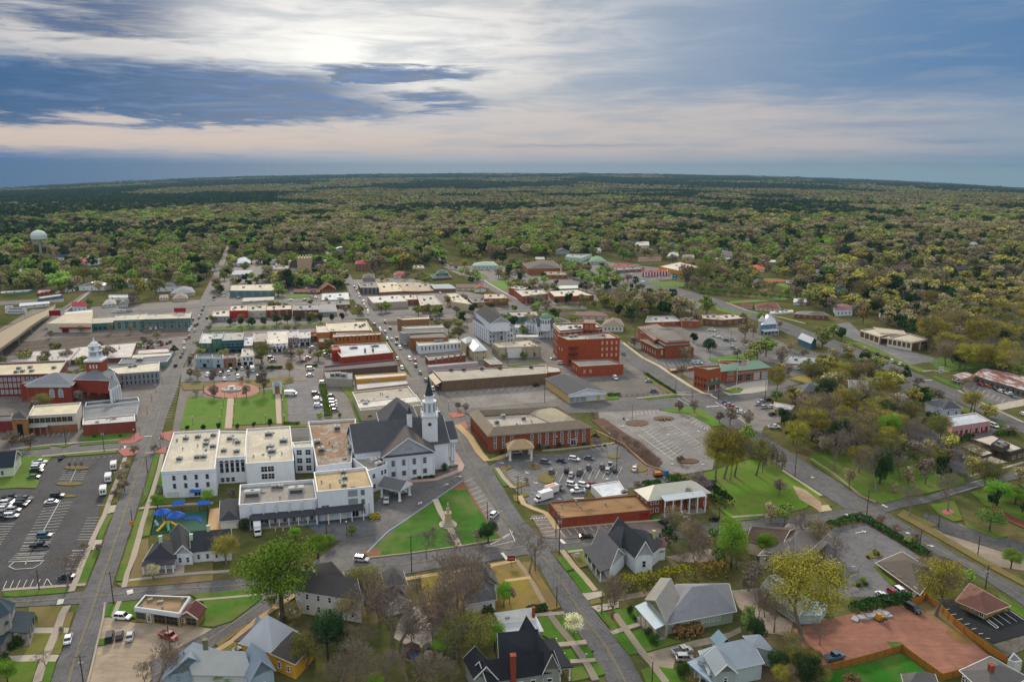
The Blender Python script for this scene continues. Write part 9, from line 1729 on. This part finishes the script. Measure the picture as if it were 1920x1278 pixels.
O(760,780);Zh('low hedge line beneath church windows',[(20,545),(250,530)],2.4,1.4,'35491e');Zh('orange and green bushes before annex entrance',[(-300,895-10),(-230,870)],4,1.4,'7a6a2a')
O(0,1000)
Zt(Ba,[(580,480,150,1.2),(400,1150,1000,1.4),(1350,1340,960,1.0),(1500,1340,1010,.9),(1250,1340,1080,.9),(530,850,790,1.0)]);Zt(D5,[(1330,400,240,.9)],'on verge beside dark roofed white house');Zt(Cb,[(290,780,690,.9),(180,970,850,1.0),(100,1010,930,1.0)],'in front garden at bottom left');Zt(B5,[(20,1150,1010,.9),(470,300,0,0.01)][:1]);Zt(D0,[(70,1300,1080,1.0)])
O(380,1000)
Zt(D0,[(690,765,-20,.92)],'towering in front of church drive');Zt(C1,[(205,260,10,1.25)]);Zt(B2,[(1170,650,405,1.0),(1400,600,265,1.25),(900,1160,830,1.1),(590,640,500,.9),(1230,560,330,.9)]);Zt(B5,[(1080,1070,600,.78),(1160,980,740,.9)]);Zt(B8,[(800,800,590,1.2),(1250,800,520,1.0),(700,720,560,1.0)])
Zt(Ba,[(1640,940,320,.9),(1530,760,290,.9),(1300,1300,960,1.0),(1450,1260,950,1.0),(1600,1290,990,1.0),(1760,1270,1010,1.1),(1200,1320,1050,1.0),(1700,980,480,1.1),(1100,1290,1120,1.2),(1820,900,620,.9),(1400,1000,800,1.1)]);Zt(D5,[(400,1120,1010,1.0)]);Zt(Bh,[(1480,1350,1215,1.4)]);Zt(D0,[(180,1340,1185,1.5),(1000,215,5,1.1)])
O(760,1000)
Zt(Ba,[(335,480,110,1.1),(520,760,90,.85),(445,640,130,.9),(1070,345,-70,.9),(450,1065,380,.85),(130,640,330,.7),(235,1000,560,.8),(60,980,700,1),(90,1300,1030,1.2),(270,1290,1010,1.2),(400,1290,1080,1.1),(640,500,160,.8),(300,820,420,.8),(900,620,430,.7)]);Zt(B8,[(600,620,300,.9),(1775,735,340,.7),(700,420,240,.6),(330,760,500,1.0)]);Zt(D0,[(850,640,410,.8)],'climbing beside corner house wall');Zt(B2,[(600,1060,660,1.2),(420,1060,700,1.0)]);Zt(Bh,[(330,1060,830,1.0),(770,1010,740,.9)]);Zt(D5,[(1450,890,675,.95)],'beside the main street');Zt(Cb,[(730,705,620,1.1),(670,690,640,1.2)])
O(1140,1000)
Zt(Ba,[(45,740,320,.6),(750,1060,920,1.8),(755,380,-20,.55),(620,300,90,1.0),(1210,500,290,.9),(1430,850,470,.7),(1380,270,130,.9),(1290,780,420,.7)]);Zt(Cb,[(190,692,612,.8),(230,745,705,1.1),(395,962,852,1.0),(350,880,800,1.1),(648,1245,1105,1.0)],'beside tin roofed and sage houses');Zt(Bh,[(1060,300,-130,.7),(1000,210,20,.8)]);Zt(D0,[(950,260,80,1.0),(1200,905,580,.55),(1370,190,0,1.1)]);Zt(C1,[(1670,905,105,1.0)],'standing alone on red clay');Zt(B8,[(1350,720,490,.9)]);Zt(B5,[(1450,1210,970,1.0),(1710,1300,1010,1.1)]);Zt(B2,[(1610,1210,940,1.0),(1830,1310,1130,1.2)]);Zt(C1,[(1480,1310,1120,1.1)])
O(1520,1000)
Zt(C1,[(1080,705,175,.95)],'beside the wooden fence');Zt(G0,[(1370,425,295,1.1),(550,190,120,1.1),(450,412,352,1.1),(870,105,-5,1.2)]);Zt(Bh,[(1725,300,128,1.3)],'on the abandoned lot');Zt(Cb,[(408,452,412,1.4),(470,448,408,1.4),(498,213,183,1.4),(580,190,163,1.4)],'in planting islands of hedged lot');Zt(B5,[(15,1185,970,.9)]);Zt(B2,[(30,1300,1150,1.3)]);Zt(Ba,[(80,960,740,1.0)]);Zt(Dk,[(340,1310,1195,1.6)])
O(0,780)
Zt(G0,[(605,452,392,.9),(660,448,392,.9),(710,448,388,.9)],'on planted oval of big lot');Zt(D0,[(1362,805,665,1.2)],'beside annex pavement');Zt(Bh,[(1792,752,625,1.1)],'beside blue annex awning');Zt(Ba,[(1160,342,235,.9),(1335,310,225,.9),(1075,645,540,1.2),(1050,560,440,1.2),(1090,480,380,1.2),(1385,705,590,.7),(1000,700,620,1.2),(730,1165,1070,1.1),(850,1170,1090,1.0)]);Zt(Cb,[(815,185,150,1.0),(1040,180,148,1.0),(1370,640,590,1.0)]);Zt(B5,[(1615,128,72,1.0),(1755,128,70,1.0)],C9)
O(380,780)
Zt(D0,[(800,1060,950,1.2)],'in annex parking bays');Zt(D0,[(990,1215,1005,1.05),(1095,1120,1010,1.2),(1285,1035,938,1.15)],'on mulch beside church drive');Zt(B5,[(360,985,868,1.2),(435,962,880,.9)],'at end of annex arcade');Zt(Ba,[(490,955,850,1.0),(250,700,610,1.1)]);Zt(B5,[(140,112,48,.9),(300,108,58,.9),(443,98,42,.9),(580,88,12,.8),(5,118,70,.9)],C9)
O(760,780)
Zt(B5,[(715,1090,885,1.05)],'at corner of triangular lawn');Zt(Cb,[(120,545,510,1.2),(180,543,508,1.2),(228,538,503,1.1),(340,472,398,1.0),(830,328,290,1.4),(1240,288,252,1.4),(1540,252,222,1.6),(1720,263,238,1.2)]);Zt(B5,[(1325,278,210,.7),(1155,292,222,.7),(1640,205,140,1.4)]);Zt(Ce,[(1650,262,180,1.5),(1190,295,240,1.0)],'beside brick office wall');Zt(Ba,[(1040,575,515,.9),(1100,445,395,.8),(240,1010,940,.9),(620,1080,960,.9),(180,1220,960,.9),(430,1260,1000,.9)])
O(1140,780)
Zt(Ba,[(20+i*26,160+i*17+(i%3)*14,75+i*17+(i%2)*10,1.15)for i in rg(17)],'in long mulch bed of worn lot')
Zt(C1,[(930,560,85,.75),(1000,545,40,.8),(1090,525,130,.85),(1050,555,220,.6)],'at edge of worn empty lot');Zt(Bh,[(1185,330,55,.75),(1520,935,715,.75)]);Zt(B2,[(1275,515,150,.85),(670,575,495,1.2)]);Zt(Ba,[(1330,495,235,.45),(1410,425,225,.45),(1495,485,285,.45),(1450,450,290,.4),(1370,400,200,.4),(1050,85,-90,.9),(1200,95,-70,.8),(250,645,545,1.2),(625,405,325,1.1),(605,765,600,.9),(685,805,605,.9),(1685,1090,780,1.1),(1475,690,515,.8),(650,950,800,1.0),(780,1190,900,.9)]);Zt(Ce,[(780,630,465,1.1),(850,690,535,1.0)],'behind columned brick house');Zt(B8,[(560,960,770,1.3),(700,1150,880,1.1),(1400,935,735,.9),(820,1170,980,1.0)]);Zt(Bh,[(1040,1120,850,.95)]);Zt(D0,[(1350,1210,1005,1.0),(900,1060,930,1.0)]);Zt(B5,[(520,1120,930,1.0)])
Zt(Cb,[(445+i*28,38,18,1.0)for i in rg(4)]+[(135,30,8,1.1)],'rusty brown in worn lot islands')
O(1520,780)
Zt(Ba,[(200,475,95,.8),(395,405,15,.9),(560,655,265,.8),(985,595,335,.75),(950,285,15,1.0),(850,862,575,.95),(1182,825,470,.9),(1170,485,255,.8),(215,1205,990,1.0)]);Zt(B8,[(330,625,415,.7),(835,605,425,1.0),(720,665,565,.8),(60,1155,870,1.0),(1800,560,425,1.3),(1010,330,180,1.1),(300,330,100,1.1),(120,330,150,1.0)]);Zt(Bh,[(655,260,-40,1.0)]);Zt(B2,[(655,355,135,1.2),(1095,245,-40,.95),(800,330,180,1.0)]);Zt(D0,[(1600,775,545,1.2),(1760,765,615,1.2),(1835,725,595,1.2)],'in leafy clump at right edge');Zt(I7,[(1540,995,770,1.05)],'on abandoned lot verge');Zt(G0,[(600,955,848,1.1),(742,1035,928,1.1),(890,1125,1005,1.1),(430,880,810,1.2)],'by the clipped hedge')
O(0,580)
Zt(Ba,[(580,435,325,1.3),(935,435,295,1.3),(400,455,345,1.2),(820,430,340,1.2)]);Zt(B2,[(235,460,325,1.3)]);Zt(B8,[(440,245,175,1.1),(700,205,135,.9),(960,205,115,.8),(1130,205,125,.9),(1280,192,125,.7),(1550,155,85,.9),(1430,152,105,.9),(1705,605,505,1.2),(1690,740,670,1.2)]);Zt(B5,[(1385,305,262,1.7),(1505,375,300,1.2),(560,490,440,1.3)]);Zt(Bh,[(1215,318,272,1.9),(710,530,465,1.3)]);Zt(Dk,[(1645,590,500,.9),(1410,520,470,1.0)])
O(380,580)
Zt(B5,[(240,138,68,1.1),(332,142,62,1.0),(430,146,56,1.0),(530,142,56,1.0),(637,132,42,1.0),(731,128,32,1.0),(827,122,46,1.0),(917,114,56,1.0),(1015,113,32,.9),(1117,102,28,.9),(1202,98,16,.9)],'in row of dark cones beside railway')
Zt(B2,[(520,470,275,1.3)],'beside white corner shop');Zt(B8,[(840,430,315,1.1),(60,190,120,1.1),(340,630,560,.9)]);Zt(Dk,[(750,575,440,.8)],'at shop court corner');Zt(B5,[(505,525,478,.9),(600,518,472,.9),(390,528,480,.9),(290,542,490,.9),(175,552,515,.9),(75,552,515,.9),(1440,950,893,1.1)]);Zt(Ba,[(530,725,515,.7),(100,640,510,.8),(400,600,500,.7),(100,765,640,.9),(380,765,640,.9),(330,1290,1270,.5)][:5]);Zt(Bh,[(1010,945,880,1.1),(1180,940,880,1.0),(985,480,470,.5)][:2])
O(760,580)
Zt(B2,[(370,205,85,1.1),(455,265,135,1.3),(400,260,190,1.2)],'beside the white hall');Zt(D0,[(850,440,372,1.1),(1020,432,350,1.1),(955,200,150,1.0)]);Zt(Ba,[(450,865,790,1.1),(520,875,795,1.1),(1610,925,870,1.1),(220,120,40,1.0),(300,90,20,1.0)])
O(1140,580)
Zt(Ba,[(225,325,225,1.2),(1490,475,305,.9),(610,885,775,.9),(745,895,765,.8),(1160,110,20,.9),(960,985,870,.9)]);Zt(B5,[(740,290,188,1.1),(865,355,233,1.2)],'beside tiered brick office lot');Zt(B8,[(1180,255,95,1.0),(1250,240,110,.8),(1570,365,270,1.0),(1480,160,90,1.0)]);Zt(Bh,[(1360,405,215,1.0),(1310,100,20,1.2)]);Zt(B2,[(1285,425,225,1.1),(1820,610,415,1.0),(1700,560,420,.9)]);Zt(C1,[(1440,745,465,.75)],'in front of fire station bays');Zt(D0,[(1450,790,690,1.3)]);Zt(Ce,[(1590,810,640,1.0),(1730,840,690,1.2),(1660,830,730,1.1)],'around the pale house');
O(1520,580)
Zt(B2,[(100,335,125,1.0),(380,810,705,1.0),(820,900,760,.9)]);Zt(C1,[(670,800,585,1.1),(490,880,745,1.0),(150,610,415,.95),(1020,345,35,1.15),(1430,405,45,1.0),(1680,565,398,1.2)]);Zt(Dk,[(800,710,610,1.1)]);Zt(D5,[(905,755,648,1.0)]);Zt(D0,[(1030,785,665,1.0),(60,1060,845,1.2)]);Zt(Bh,[(660,1005,780,.9),(1610,245,95,1.0),(1780,610,435,1.0),(1500,360,300,1.4)]);Zt(B5,[(390,615,528,1.0)]);Zt(Ba,[(330,605,478,1.0),(700,650,478,1.0),(1180,350,120,1.1),(1560,470,200,.9),(1300,360,140,1.0)]);Zt(B8,[(560,620,500,.9),(250,640,520,1.0),(330,900,780,1.1),(200,880,760,1.1),(1800,420,180,1.1)]);Zt(Ce,[(60,800,700,1.2)])
O(0,400)
Zt(Bh,[(300,545,428,1.2),(430,562,455,1.25),(600,615,485,1.2)],'in pair of bright round oaks at left');Zt(C1,[(1195,745,525,.9),(1390,525,405,.9),(240,370,255,1.3)]);Zt(B2,[(1350,705,525,1.1),(1095,475,338,1.2),(1540,420,300,1.3),(440,320,220,1.3),(210,620,490,1.2)]);Zt(B5,[(1050,685,550,.95),(800,465,355,1.1),(1640,615,510,1.2),(1710,615,515,1.2),(560,400,300,1.0)]);Zt(B8,[(850,680,560,1.0),(1150,780,650,1.0),(740,800,720,1.0),(1530,600,490,1.1)]);Zt(Ce,[(1145,790,690,.9)]);Zt(D0,[(780,800,720,1.0)])
O(380,400)
Zt(B5,[(730,650,472,.8),(450,315,205,1.1),(650,315,215,1.2),(850,650,540,.9),(920,320,210,1.0)]);Zt(C1,[(640,615,495,1.2),(1740,485,318,1.1),(240,450,350,1.1),(1600,420,270,1.2)]);Zt(B2,[(900,595,462,1.1),(500,425,300,1.1),(1150,420,300,1.1),(330,400,290,1.0)]);Zt(B8,[(1080,605,445,1.1),(990,610,480,1.0),(120,660,540,1.0),(1230,510,430,.9)]);Zt(Bh,[(1100,370,262,1.2),(1360,340,255,1.1),(1010,250,175,1.2)]);Zt(D6,[(1150,640,540,1.6)]);Zt(Ce,[(955,715,640,1.2)])
O(760,400)
Zt(Bh,[(165,605,512,1.2),(1680,650,510,1.3),(640,240,140,1.3)]);Zt(B5,[(325,462,368,.9),(840,435,318,1.1),(190,452,348,1.0),(572,605,535,1.2),(1530,672,575,1.1),(1190,595,498,.8),(520,250,100,.9),(770,420,340,1.0),(1020,280,170,1.1)]);Zt(C1,[(620,432,335,1.2),(510,462,388,1.1),(1230,380,300,1.2),(1100,230,120,1.2)]);Zt(D5,[(330,420,345,.8)]);Zt(D0,[(1270,665,612,1.2),(1050,420,385,1.5)])
O(1140,400)
Zt(Bh,[(850,875,695,1.1)]);Zt(B8,[(600,900,700,1.1),(450,870,640,1.0),(250,880,700,1.0),(90,890,640,1.0),(330,860,650,1.0),(680,640,430,1.1),(950,560,410,1.1),(720,880,740,1.0)]);Zt(B2,[(180,900,680,1.0),(520,880,660,1.0),(830,620,400,1.2),(1100,600,450,1.0),(1480,520,370,.9)]);Zt(I7,[(800+i*68,690+i*6,618+i*7,1.0)for i in rg(12)],'in sapling row below white gabled house');Zt(Bh,[(1320,905,838,1.2)]);Zt(D0,[(130,400,290,1.2),(200,410,320,1.2),(1380,250,180,1.2)]);Zt(Ba,[(1665,820,720,.9),(760,960,850,1.0)])
O(1520,400)
Zt(Bh,[(690,775,655,1.3),(150,705,588,1.2),(870,650,590,1.0),(1600,1050,925,1.0)]);Zt(D0,[(1235,765,655,1.3),(150,580,430,1.3),(60,330,240,1.3),(260,740,640,1.1)]);Zt(Dk,[(450,955,765,1.0),(700,885,748,1.1)]);Zt(Ce,[(550,785,670,1.1)]);Zt(C1,[(920,745,640,1.2),(490,690,560,1.1),(280,460,330,1.3),(430,420,320,1.2),(1350,740,600,1.2),(1110,880,750,1.0)]);Zt(B5,[(330,320,150,1.1),(700,680,560,1.2),(1000,680,560,1.2),(1650,460,350,1.2),(1720,830,710,1.1),(400,790,690,1.0),(600,140,20,.8),(510,110,10,.8)]);Zt(B2,[(670,500,330,1.2),(1080,600,480,1.2),(1400,560,430,1.2),(1560,700,600,1.1),(1240,900,740,1.1)])
F()
MIX=dict(town=(B2,C1,B8,B8,Ba,B5,B2,Bh,B2,B8),right=(C1,B8,Ba,B2,B8,B5,Ba,C1,Ba),brush=(Ba,B8,Ba,B2,Ba),thicket=(B8,Ba,B2,Ba,C1,B8,B5,Ba,Bh))
REG=[([(1440,800),(1500,715),(1600,735),(1690,775),(1745,840),(1670,885),(1540,850),(1470,850)],Ch,10.5,(9,17)),([(1480,660),(1590,690),(1690,740),(1720,770),(1640,740),(1500,715)],Ch,11,(8,14)),([(1480,985),(1545,1010),(1520,1060),(1420,1060),(1400,1000)],Cg,12,(7,12)),([(1240,1000),(1330,1000),(1400,1040),(1390,1070),(1260,1060)],Cg,9,(6,11)),([(560,1195),(700,1180),(870,1235),(900,1290),(560,1290)],Cg,12,(6,10)),([(640,1090),(760,1110),(800,1180),(720,1200),(620,1150)],Cg,12.5,(6,10)),([(1400,1190),(1470,1180),(1540,1240),(1520,1290),(1430,1290)],Ch,9,(6,10)),([(1740,600),(1930,590),(1930,720),(1850,700),(1770,690),(1740,650)],H1,10,(13,21)),([(1640,600),(1700,590),(1760,620),(1740,640),(1650,615)],H1,10,(10,16)),([(1560,560),(1930,540),(1930,600),(1740,600),(1640,590),(1590,600)],H1,11,(12,19)),([(1120,580),(1180,560),(1310,585),(1280,600),(1170,605)],Ch,12,(10,16)),([(870,560),(1150,575),(1140,582),(880,578)],D9,12,(7,11)),([(600,585),(830,578),(830,592),(640,598)],D9,13,(7,11)),([(0,440),(640,440),(640,452),(600,470),(430,470),(400,490),(395,520),(330,555),(240,545),(200,550),(150,535),(120,552),(0,552)],D9,16,(14,23)),([(430,440),(600,440),(620,480),(520,478),(440,480)],D9,16,(14,23)),([(490,492),(640,490),(655,545),(610,553),(510,545)],D9,15,(12,18)),([(640,440),(820,440),(830,490),(760,508),(660,503)],D9,16,(14,23)),([(690,510),(820,520),(880,525),(800,530),(710,528)],Cg,14,(6,11)),([(850,440),(1140,440),(1140,485),(1060,485),(860,482)],D9,16,(14,23)),([(1140,440),(1560,440),(1560,500),(1480,512),(1280,500),(1150,480)],D9,17,(12,20)),([(1260,500),(1460,500),(1480,560),(1340,550),(1285,535)],D9,15,(9,14)),([(1460,510),(1640,500),(1700,560),(1560,590),(1480,560)],H1,15,(14,22)),([(1560,440),(1930,440),(1930,545),(1640,520),(1570,480)],H1,15,(14,22)),([(395,560),(640,548),(690,575),(690,590),(400,600)],Cg,22,(5,8)),([(700,600),(870,598),(870,650),(790,640)],Cg,17,(6,10)),([(30,640),(300,630),(300,665),(60,690)],Cg,19,(7,11)),([(0,620),(120,660),(150,668),(100,690),(0,660)],Cg,16,(6,10)),([(760,560),(1000,570),(1150,640),(1040,650),(900,640),(820,600)],D9,15,(7,12)),([(395,600),(640,592),(700,640),(560,690),(345,690)],Cg,18,(6,9)),([(830,500),(1140,492),(1320,560),(1180,575),(985,570)],D9,17,(8,13)),([(1180,640),(1440,640),(1560,690),(1440,735),(1300,740)],Ch,26,(7,11)),([(0,660),(340,640),(290,800),(130,840),(0,840)],Cg,20,(7,11)),([(395,560),(425,490),(640,490),(640,560)],D9,15,(9,14)),([(1500,640),(1560,620),(1700,700),(1900,800),(1900,830),(1700,760)],Ch,11.5,(7,13)),([(1700,790),(1900,860),(1900,960),(1740,900)],Ch,14,(8,14)),([(1520,845),(1640,850),(1720,880),(1690,925),(1600,900)],Ch,11,(10,17)),([(1700,850),(1800,860),(1790,900),(1720,905)],Ch,11,(10,16)),([(1840,930),(1930,900),(1930,990),(1880,975)],D9,12,(7,10)),([(1700,945),(1900,1010),(1900,1040),(1750,990)],Cg,17,(5,8)),([(1400,1060),(1480,1080),(1430,1120),(1400,1100)],Cg,9,(6,9)),]
rr=random.Random(21)
for py_,mix,sp,(h0,h1)in REG:
 W_=[at(*p)for p in py_];q=[(p.x,p.y)for p in W_];x0,x1=min(a for a,b in q),max(a for a,b in q);y0,y1=min(b for a,b in q),max(b for a,b in q)
 y=y0
 while y<y1:
  x=x0
  while x<x1:
   X,Y=x+rr.uniform(-.45,.45)*sp,y+rr.uniform(-.45,.45)*sp
   if inpoly(X,Y,q)and not occupied(X,Y):
    k_=noise.noise(V((X/120,Y/160,5)))*.5+.5;M_=MIX[mix];kd=M_[int((k_*.7+rr.random()*.6)*len(M_))%len(M_)]
    TL.append((kd,X,Y,rr.uniform(h0,h1)*(.75 if kd==Ba else 1),rr.uniform(.95,1.4)if kd!=B5 else rr.uniform(.7,1.0),None))
   x+=sp
  y+=sp
def plant_rows(r0,r1,sp,lim):
 res=[];y=r0
 while y<r1:
  w=.72*y+60;x=-w
  while x<w:
   X,Y=x+rr.uniform(-.5,.5)*sp,y+rr.uniform(-.5,.5)*sp
   if not occupied(X,Y):res.append((X,Y))
   x+=sp
  y+=sp
 return res
vis=lambda t:t[3]*t[4]/(t[2]+1)
def onscreen(t):q=pj((t[1],t[2],t[3]*.6));return-40<q[0]<1960 and q[1]<1310
TL=[t for t in TL if onscreen(t)]
TL.sort(key=lambda t:-vis(t)-(10 if t[5]else 0))
shr=[t for t in TL if t[0]==Cb];tre=[t for t in TL if t[0]!=Cb]
NEAR=tre[:298];REST=tre[298:]
def landmark(x,y):
 b=min(LAND,key=lambda l:(l[0]-x)**2+((l[1]-y)*.7)**2);d=mh.hypot(b[0]-x,b[1]-y)
 q,l=pj((x,y,0)),pj((b[0],b[1],0));side='behind' if y>b[1]+8 and abs(x-b[0])<25 else 'in front of' if y<b[1]-8 and abs(x-b[0])<25 else 'left of' if x<b[0]else 'right of'
 return f"{side} {b[2]}"
for i,t in enumerate(NEAR+shr):plant_tree(t[0],t[1],t[2],t[3],t[4],t[5]or landmark(t[1],t[2]),i)
WK=[B2,C1,B8,B5,Bh,Ba,Dk,D6,Ce,D0]
wc=bpy.data.collections.new('wood_trees')
def join(name,mes):
 m=MB();vals=[];mats=[]
 for me,off,sc in mes:
  for mt_ in me.materials:
   if mt_ not in mats:mats.append(mt_)
 vs_,fs_,mi=[],[],[]
 for me,off,sc in mes:
  o_=len(vs_);vs_+=[(v.co.x*sc[0]+off[0],v.co.y*sc[0]+off[1],v.co.z*sc[1]+off[2])for v in me.vertices];a_=me.attributes.get('v')
  for p in me.polygons:fs_.append(tuple(i+o_ for i in p.vertices));mi.append(mats.index(me.materials[p.material_index]));vals.append(a_.data[p.index].value if a_ else .5)
 me=bpy.data.meshes.new(name);me.from_pydata(vs_,[],fs_)
 for mt_ in mats:me.materials.append(mt_)
 me.polygons.foreach_set(G9,mi);fz(me,vals);return me
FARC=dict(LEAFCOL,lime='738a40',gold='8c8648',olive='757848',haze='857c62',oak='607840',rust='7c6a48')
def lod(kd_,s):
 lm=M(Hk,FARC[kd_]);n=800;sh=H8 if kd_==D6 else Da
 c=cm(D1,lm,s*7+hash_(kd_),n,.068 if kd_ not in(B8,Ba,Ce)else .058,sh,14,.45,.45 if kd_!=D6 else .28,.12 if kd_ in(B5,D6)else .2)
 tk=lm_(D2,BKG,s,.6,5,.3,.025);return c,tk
pid=0;PI_={}
for kd in WK:
 PI_[kd]=[]
 for s in rg(2):
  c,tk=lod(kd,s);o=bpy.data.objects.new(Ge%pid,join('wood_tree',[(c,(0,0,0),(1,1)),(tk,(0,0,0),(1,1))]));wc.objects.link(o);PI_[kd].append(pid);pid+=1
PATCH=[]
r2=random.Random(77)
for s in rg(9):
 pool=((B5,D6,B5,D6),(B5,D6,B5),(B2,B8,C1,B5),(B8,Ba,B2),(Bh,B2,C1),(B5,B2,B8),(D6,B5),(Ba,B8),(C1,Dk,B2,B5))[s];parts=[]
 for i in rg(26):
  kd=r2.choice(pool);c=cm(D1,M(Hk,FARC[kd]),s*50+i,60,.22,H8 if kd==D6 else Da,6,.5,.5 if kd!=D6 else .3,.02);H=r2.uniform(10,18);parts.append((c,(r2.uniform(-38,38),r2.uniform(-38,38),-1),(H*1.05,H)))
 o=bpy.data.objects.new(Ge%pid,join('wood_patch',parts));wc.objects.link(o);PATCH.append(pid);pid+=1
pts_,idx_,scl_,rot_=[],[],[],[]
def put(x,y,i,sx,sz):pts_.append((x,y,terr(x,y)-.3));idx_.append(i);scl_.append((sx,sx,sz));rot_.append((0,0,r2.uniform(0,6.28)))
for t in REST:
 kd=t[0]if t[0]in PI_ else Bh if t[0]in(I7,G0,D5)else B2;put(t[1],t[2],r2.choice(PI_[kd]),t[3]*t[4],t[3])
def kindat(X,Y,far):
 a=noise.noise(V((X/420,Y/600,1.5)))+.55*noise.noise(V((X/110,Y/170,8)));b=noise.noise(V((X/260,Y/420,21)))
 dk_=.16-far*.30
 if a>dk_:return r2.choice((B5,B5,D6,B5,B2))
 if b>.18:return r2.choice((Bh,D0,B2,B2,B8,B2,C1))
 if b<-.2:return r2.choice((B8,Ba,B8,B2,B8))
 return r2.choice((C1,B2,B8,B2,Bh,B8,B5,B2,B8))
for X,Y in plant_rows(1080,2500,17.5,0):
 q=pj((X,Y,0))
 if Y<1300 and q[1]>441:continue
 if r2.random()<.1 or noise.noise(V((X/70,Y/110,40)))>.42:continue
 H=r2.uniform(14,25);kd=kindat(X,Y,(Y-1000)/6000);H*=.8 if kd==Ba else 1.1 if kd in(B5,D6)else 1
 put(X,Y,r2.choice(PI_[kd]),H*r2.uniform(1.15,1.8),H)
def patch(X,Y,sp):
 a=noise.noise(V((X/900,Y/1500,1.5)))+.5*noise.noise(V((X/250,Y/420,8)));f=min(1,(Y-2500)/4500)
 s=r2.choice((0,1,6))if a>.12-f*.42 else r2.choice((2,3,4,5,7,8));k=sp/62;put(X,Y,PATCH[s],k,min(k,1.3)*r2.uniform(.85,1.2))
for X,Y in plant_rows(2500,5200,62,0):patch(X,Y,66)
for X,Y in plant_rows(5200,9500,120,0):patch(X,Y,125)
for X,Y in plant_rows(9500,13000,230,0):patch(X,Y,240)
me=bpy.data.meshes.new(Gk);me.from_pydata(pts_,[],[])
a_=me.attributes.new('idx','INT',Jf);a_.data.foreach_set('value',idx_)
a_=me.attributes.new('scl',Df,Jf);a_.data.foreach_set('vector',[c for s in scl_ for c in s])
a_=me.attributes.new('rot',Df,Jf);a_.data.foreach_set('vector',[c for s in rot_ for c in s])
wo=obj(Gk,me);tag(wo,'mixed spring woods of budding, bare and evergreen trees rolling to horizon',Jg,kd_='stuff')
ng=bpy.data.node_groups.new(Jg,'GeometryNodeTree');ng.interface.new_socket(Jb,in_out='INPUT',socket_type=Ed);ng.interface.new_socket(Jb,in_out='OUTPUT',socket_type=Ed)
gi,go=ng.nodes.new('NodeGroupInput'),ng.nodes.new('NodeGroupOutput');ci=ng.nodes.new('GeometryNodeCollectionInfo');ci.inputs[0].default_value=wc;ci.inputs[1].default_value=True;ci.inputs[2].default_value=True
ip=ng.nodes.new('GeometryNodeInstanceOnPoints');ip.inputs['Pick Instance'].default_value=True
def na(nm,ty):n=ng.nodes.new('GeometryNodeInputNamedAttribute');n.data_type=ty;n.inputs[0].default_value=nm;return n.outputs[0]
L=ng.links.new;L(gi.outputs[0],ip.inputs['Points']);L(ci.outputs[0],ip.inputs['Instance']);L(na('idx','INT'),ip.inputs['Instance Index']);L(na('scl',Df),ip.inputs['Scale']);L(na('rot',Df),ip.inputs[J1]);L(ip.outputs[0],go.inputs[0])
md=wo.modifiers.new(Jg,'NODES');md.node_group=ng
print('TREES',len(NEAR),len(shr),len(REST),len(pts_))
ORD=('first','second','third','fourth','fifth','sixth','seventh','eighth','ninth','tenth','eleventh','twelfth','thirteenth','fourteenth','fifteenth')
def uniq():
 by={}
 for o in COL.objects:
  if o.parent is None and I3 in o and o.get(J2)and o.get('kind')!=C4:by.setdefault(o[I3],[]).append(o)
 for lab,os_ in by.items():
  if len(os_)<2:continue
  def px(o):
   q=pj(o.location)
   if o.location.length<1 and o.type=='MESH':v=o.data.vertices[0].co;q=pj(v)
   return q
  os_.sort(key=lambda o:px(o)[0]);n=len(os_)
  for i,o in enumerate(os_):
   if n==2:w=('left one of the two','right one of the two')[i]
   elif i==0:w='leftmost of the %d'%n
   elif i==n-1:w='rightmost of the %d'%n
   elif i<15:w=ORD[i]+' from the left'
   else:w=ORD[n-1-i]+' from the right' if n-1-i<15 else 'number %d from the left'%(i+1)
   base=lab.split();
   while len(base)+len(w.split())>16:base.pop()
   o[I3]=' '.join(base)+', '+w
uniq();uniq()
for o in COL.objects:
 if Je in o:del o[Je]
def make_haze(d):
 m=MB();zt,zb=210.0,-320.0;m.add([(-13600,-13600,zb),(13600,-13600,zb),(13600,13600,zb),(-13600,13600,zb),(-13600,-13600,zt),(13600,-13600,zt),(13600,13600,zt),(-13600,13600,zt)],[(0,3,2,1),(4,5,6,7),(0,1,5,4),(1,2,6,5),(2,3,7,6),(3,0,4,7)])
 mt_=bpy.data.materials.new(B8);mt_.use_nodes=True;nt=mt_.node_tree;nt.nodes.clear();out=nt.nodes.new(Dc);v=nt.nodes.new('ShaderNodeVolumePrincipled')
 v.inputs[Jc].default_value=(.17,.29,.39,1);v.inputs['Density'].default_value=d;v.inputs['Anisotropy'].default_value=.0;nt.links.new(v.outputs[0],out.inputs['Volume']);o=m.bu(B8,mt_);tag(o,'faint blue air haze over far woods',B8,kd_='stuff')
if HAZE>0:make_haze(HAZE)
for k_,c_ in((Jk,'c9c7c0'),('y','8f8455')):
 if k_ in MARK:tag(MARK[k_].bu('road_markings',M(A4,c_)),{Jk:'white painted stall lines, arrows and stop bars on asphalt','y':'faded yellow double centre lines of streets'}[k_],'road markings',kd_=C4)
